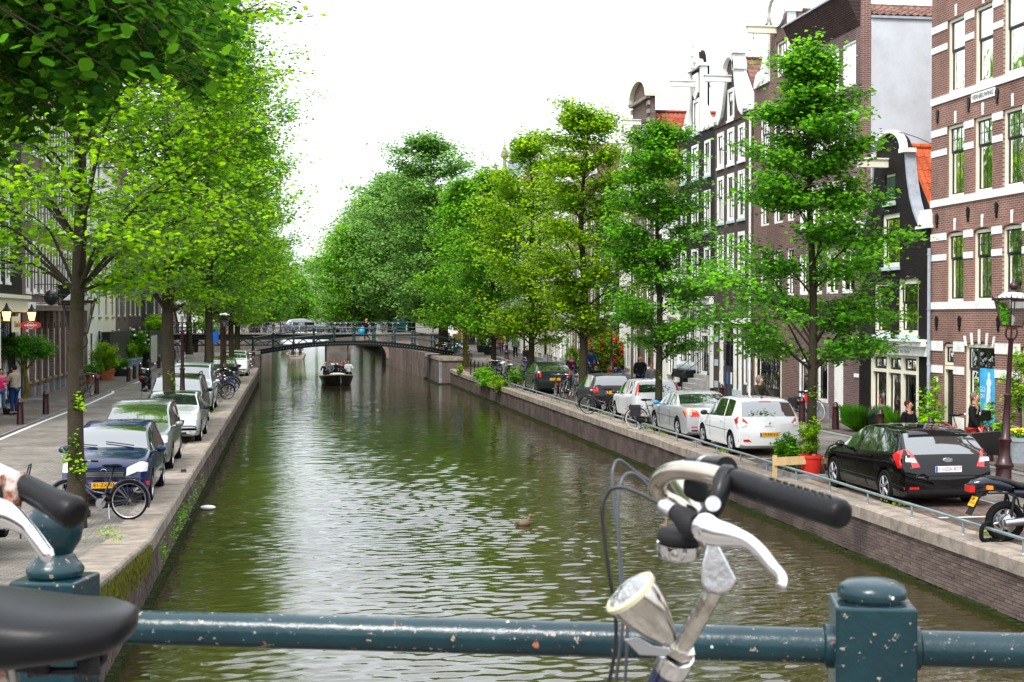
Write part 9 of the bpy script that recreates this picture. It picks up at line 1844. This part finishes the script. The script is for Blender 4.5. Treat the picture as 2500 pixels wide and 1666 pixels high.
 # bell
bc = Q(690, 645, 1.76); up_ = Vector((.05, -.1, 1)).normalized(); MB().lathe([(.001, .016), (.020, .015), (.026, .009), (.0262, .0), (.024, -.002)], 28, bc, axis=up_).build('bell_cap', car_trim, rb_, True, 50); MB().lathe([(.027, -.003), (.0275, -.008), (.026, -.018), (.022, -.022), (.001, -.023)], 28, bc, axis=up_).build('bell_dome', chrome, rb_, True, 50)
MB().tube([Q(760, 610, 1.74), Q(800, 560, 1.70)], .006, 8).build('bell_bracket', black, rb_)
for nm_, m_, r_, pts in (('brake_cable', cable, .0023, [(575, 407, 1.64), (430, 335, 1.66), (320, 298, 1.68), (235, 318, 1.69), (190, 420, 1.69), (198, 580, 1.69), (225, 800, 1.69), (255, 1000, 1.70), (278, 1200, 1.71), (265, 1400, 1.72), (222, 1620, 1.73)]),
 ('rear_brake_cable', cable_g, .0023, [(540, 350, 1.85), (450, 245, 1.85), (370, 203, 1.84), (315, 255, 1.83), (290, 440, 1.82), (298, 700, 1.81), (312, 950, 1.80), (325, 1150, 1.79), (300, 1380, 1.79), (270, 1620, 1.80)]),
 ('gear_cable', cable_g, .0021, [(520, 270, 1.90), (400, 190, 1.90), (300, 118, 1.89), (258, 180, 1.88), (258, 340, 1.87), (285, 560, 1.86), (312, 800, 1.85), (340, 1000, 1.84), (352, 1250, 1.83), (335, 1620, 1.83)])): MB().tube(catmull([Q(*p) for p in pts], 8), r_, 10).build(nm_, m_, rb_, True, 80)
 # headlamp
lc, tl = Q(372, 985, 1.66), Q(635, 1305, 1.67); ax = (lc - tl); ln = ax.length; ax.normalize(); ax = ax.normalized()
hl = MB().lathe([(.002, -.002), (.009, 0), (.014, ln * .12), (.0215, ln * .35), (.0275, ln * .60), (.0305, ln * .82), (.0312, ln * .96)], 36, tl, axis=ax).build('headlamp', mat('lamp_chrome', (.66, .65, .62), .10, 1, col2=(.45, .40, .33), scale=20, thr=(.5, .7)), rb_, True, 60)
MB().lathe([(.0314, ln * .955), (.0335, ln * .965), (.0335, ln * 1.03), (.030, ln * 1.06), (.0285, ln * 1.05)], 36, tl, axis=ax).build('lamp_rim', mat('yellowed_rim', (.50, .46, .30), .35), hl, True, 40)
MB().lathe([(.0285, ln * 1.045), (.024, ln * 1.10), (.014, ln * 1.14), (.001, ln * 1.155)], 36, tl, axis=ax).build('lamp_lens', mat('ribbed_lens', (.42, .43, .43), .10, .75, bump=.9, bscale=110, coat=1), hl, True, 60)
plate3([(330, 1288), (420, 1275), (520, 1330), (620, 1345), (650, 1370), (600, 1400), (430, 1390)], 1.72, .004, steel, 'lamp_bracket', rb_, .001)
 # rest of the right bicycle below the frame: fork, wheel
ht = Q(480, 1800, 1.80); wc = ht + Vector((-.16, .10, -.36)); fw = MB().torus(wc, .33, .02, (.35, .94, .25), 40, 10).build('wheel', rubber, rb_, True); MB().tube([ht, ht.lerp(wc, .5), wc], [.018, .014, .010], 10).build('fork', MATS['navy_frame_paint'], rb_, True)
 # ---- left bicycle: grip, lever, saddle
def Q2(X, Y, d): return at(X * .361, 1100 + Y * .361, d)
lb_ = empty('bicycle', Q2(200, 1900, 1.5) - Vector((0, 0, .5)), 0, 'bicycle in the foreground left with black saddle, rusty clamp and silver lever', 'bicycle', world=True)
MB().tube(catmull([Q2(-260, 40, 1.93), Q2(-60, 130, 1.91), Q2(60, 185, 1.90), Q2(150, 228, 1.89)], 5), .0128, 20).build('handlebar', alu, lb_, True, 80)
MB().tube([Q2(122, 222, 1.89), Q2(180, 255, 1.885), Q2(330, 335, 1.865), Q2(430, 388, 1.85), Q2(490, 418, 1.845), Q2(520, 434, 1.842), Q2(530, 440, 1.841)], [.0160, .0168, .0180, .0205, .0220, .0200, .012], 26).build('grip', gripm, lb_, True, 60)
rusty = mat('rusty_clamp', (.50, .46, .42), .5, .6, col2=(.25, .07, .02), scale=60, thr=(.45, .6)); MB().tube([Q2(95, 175, 1.89), Q2(100, 290, 1.88), Q2(85, 380, 1.88)], [.018, .014, .010], 14).build('lever_clamp', rusty, lb_, True)
lv = catmull([Q2(-80, 430, 1.87), Q2(20, 430, 1.865), Q2(100, 465, 1.86), Q2(185, 530, 1.855), Q2(250, 610, 1.85), Q2(320, 705, 1.845), Q2(352, 735, 1.843)], 5); nl = len(lv); MB().tube(lv, [float(np.interp(i / (nl - 1), [0, .2, .5, .85, 1], [.022, .020, .0105, .0105, .006])) for i in range(nl)], 16, sx=.7).build('brake_lever', MATS['polished_lever'], lb_, True, 80)
secs = [(912, 1165, 8), (895, 1170, 60), (860, 1180, 105), (780, 1195, 142), (640, 1195, 165), (430, 1205, 185), (200, 1205, 215), (0, 1190, 245), (-250, 1160, 255), (-550, 1120, 200), (-800, 1110, 130)]; n = 22; vs = []
axd = (Q2(-800, 1110, 1.38) - Q2(900, 1170, 1.38)).normalized(); sdv = Vector((axd.y, -axd.x, 0)).normalized(); upv = axd.cross(sdv); upv = upv if upv.z > 0 else -upv
for X, Y, h in secs:
 c = Q2(X, Y, 1.42); hh = h * .361 * 1.42 / 3520 ; wd_ = float(np.interp(X, [-800, -300, 200, 700, 860, 912], [.028, .050, .085, .075, .045, .006]))
 for j in range(n):
  a = 2 * math.pi * j / n; cz = math.sin(a); vs.append(c + sdv * math.copysign(abs(math.cos(a)) ** .75, math.cos(a)) * wd_ + upv * (hh * (math.copysign(abs(cz) ** (.8 if cz > 0 else .6), cz))))
k = len(secs); MB().add(vs, [(i * n + j, i * n + (j + 1) % n, (i + 1) * n + (j + 1) % n, (i + 1) * n + j) for i in range(k - 1) for j in range(n)] + [tuple(range(n)), tuple((k - 1) * n + j for j in range(n))]).build('saddle', mat('black_saddle_vinyl', (.007, .007, .008), .38, bump=.04, bscale=260, spec=.22), lb_, True, 80)
for X0 in (600, 260):
 pts = [Q2(X0 + 70 * math.cos(t * .9), 1395 + t * 3.2, 1.42 + .020 * math.sin(t * .9)) for t in range(40)]; MB().tube(pts, .0032, 8).build('saddle_spring', black, lb_, True, 80)
MB().tube(catmull([Q2(700, 1370, 1.42), Q2(680, 1430, 1.42), Q2(500, 1490, 1.42), Q2(200, 1480, 1.42), Q2(-100, 1440, 1.42)], 5), .0042, 8).build('saddle_rails', black, lb_, True, 80)
MB().tube([Q2(30, 1440, 1.42), Q2(60, 1900, 1.45)], .0135, 16).build('seat_post', steel, lb_, True); MB().tube([Q2(-20, 1450, 1.42), Q2(80, 1450, 1.42)], .018, 12).build('saddle_clamp', rusty, lb_)
for sc2 in [s for s in bpy.data.scenes if s != scene]: bpy.data.scenes.remove(sc2)
for k_, o in B.items():
 if k_ not in used_b: pass
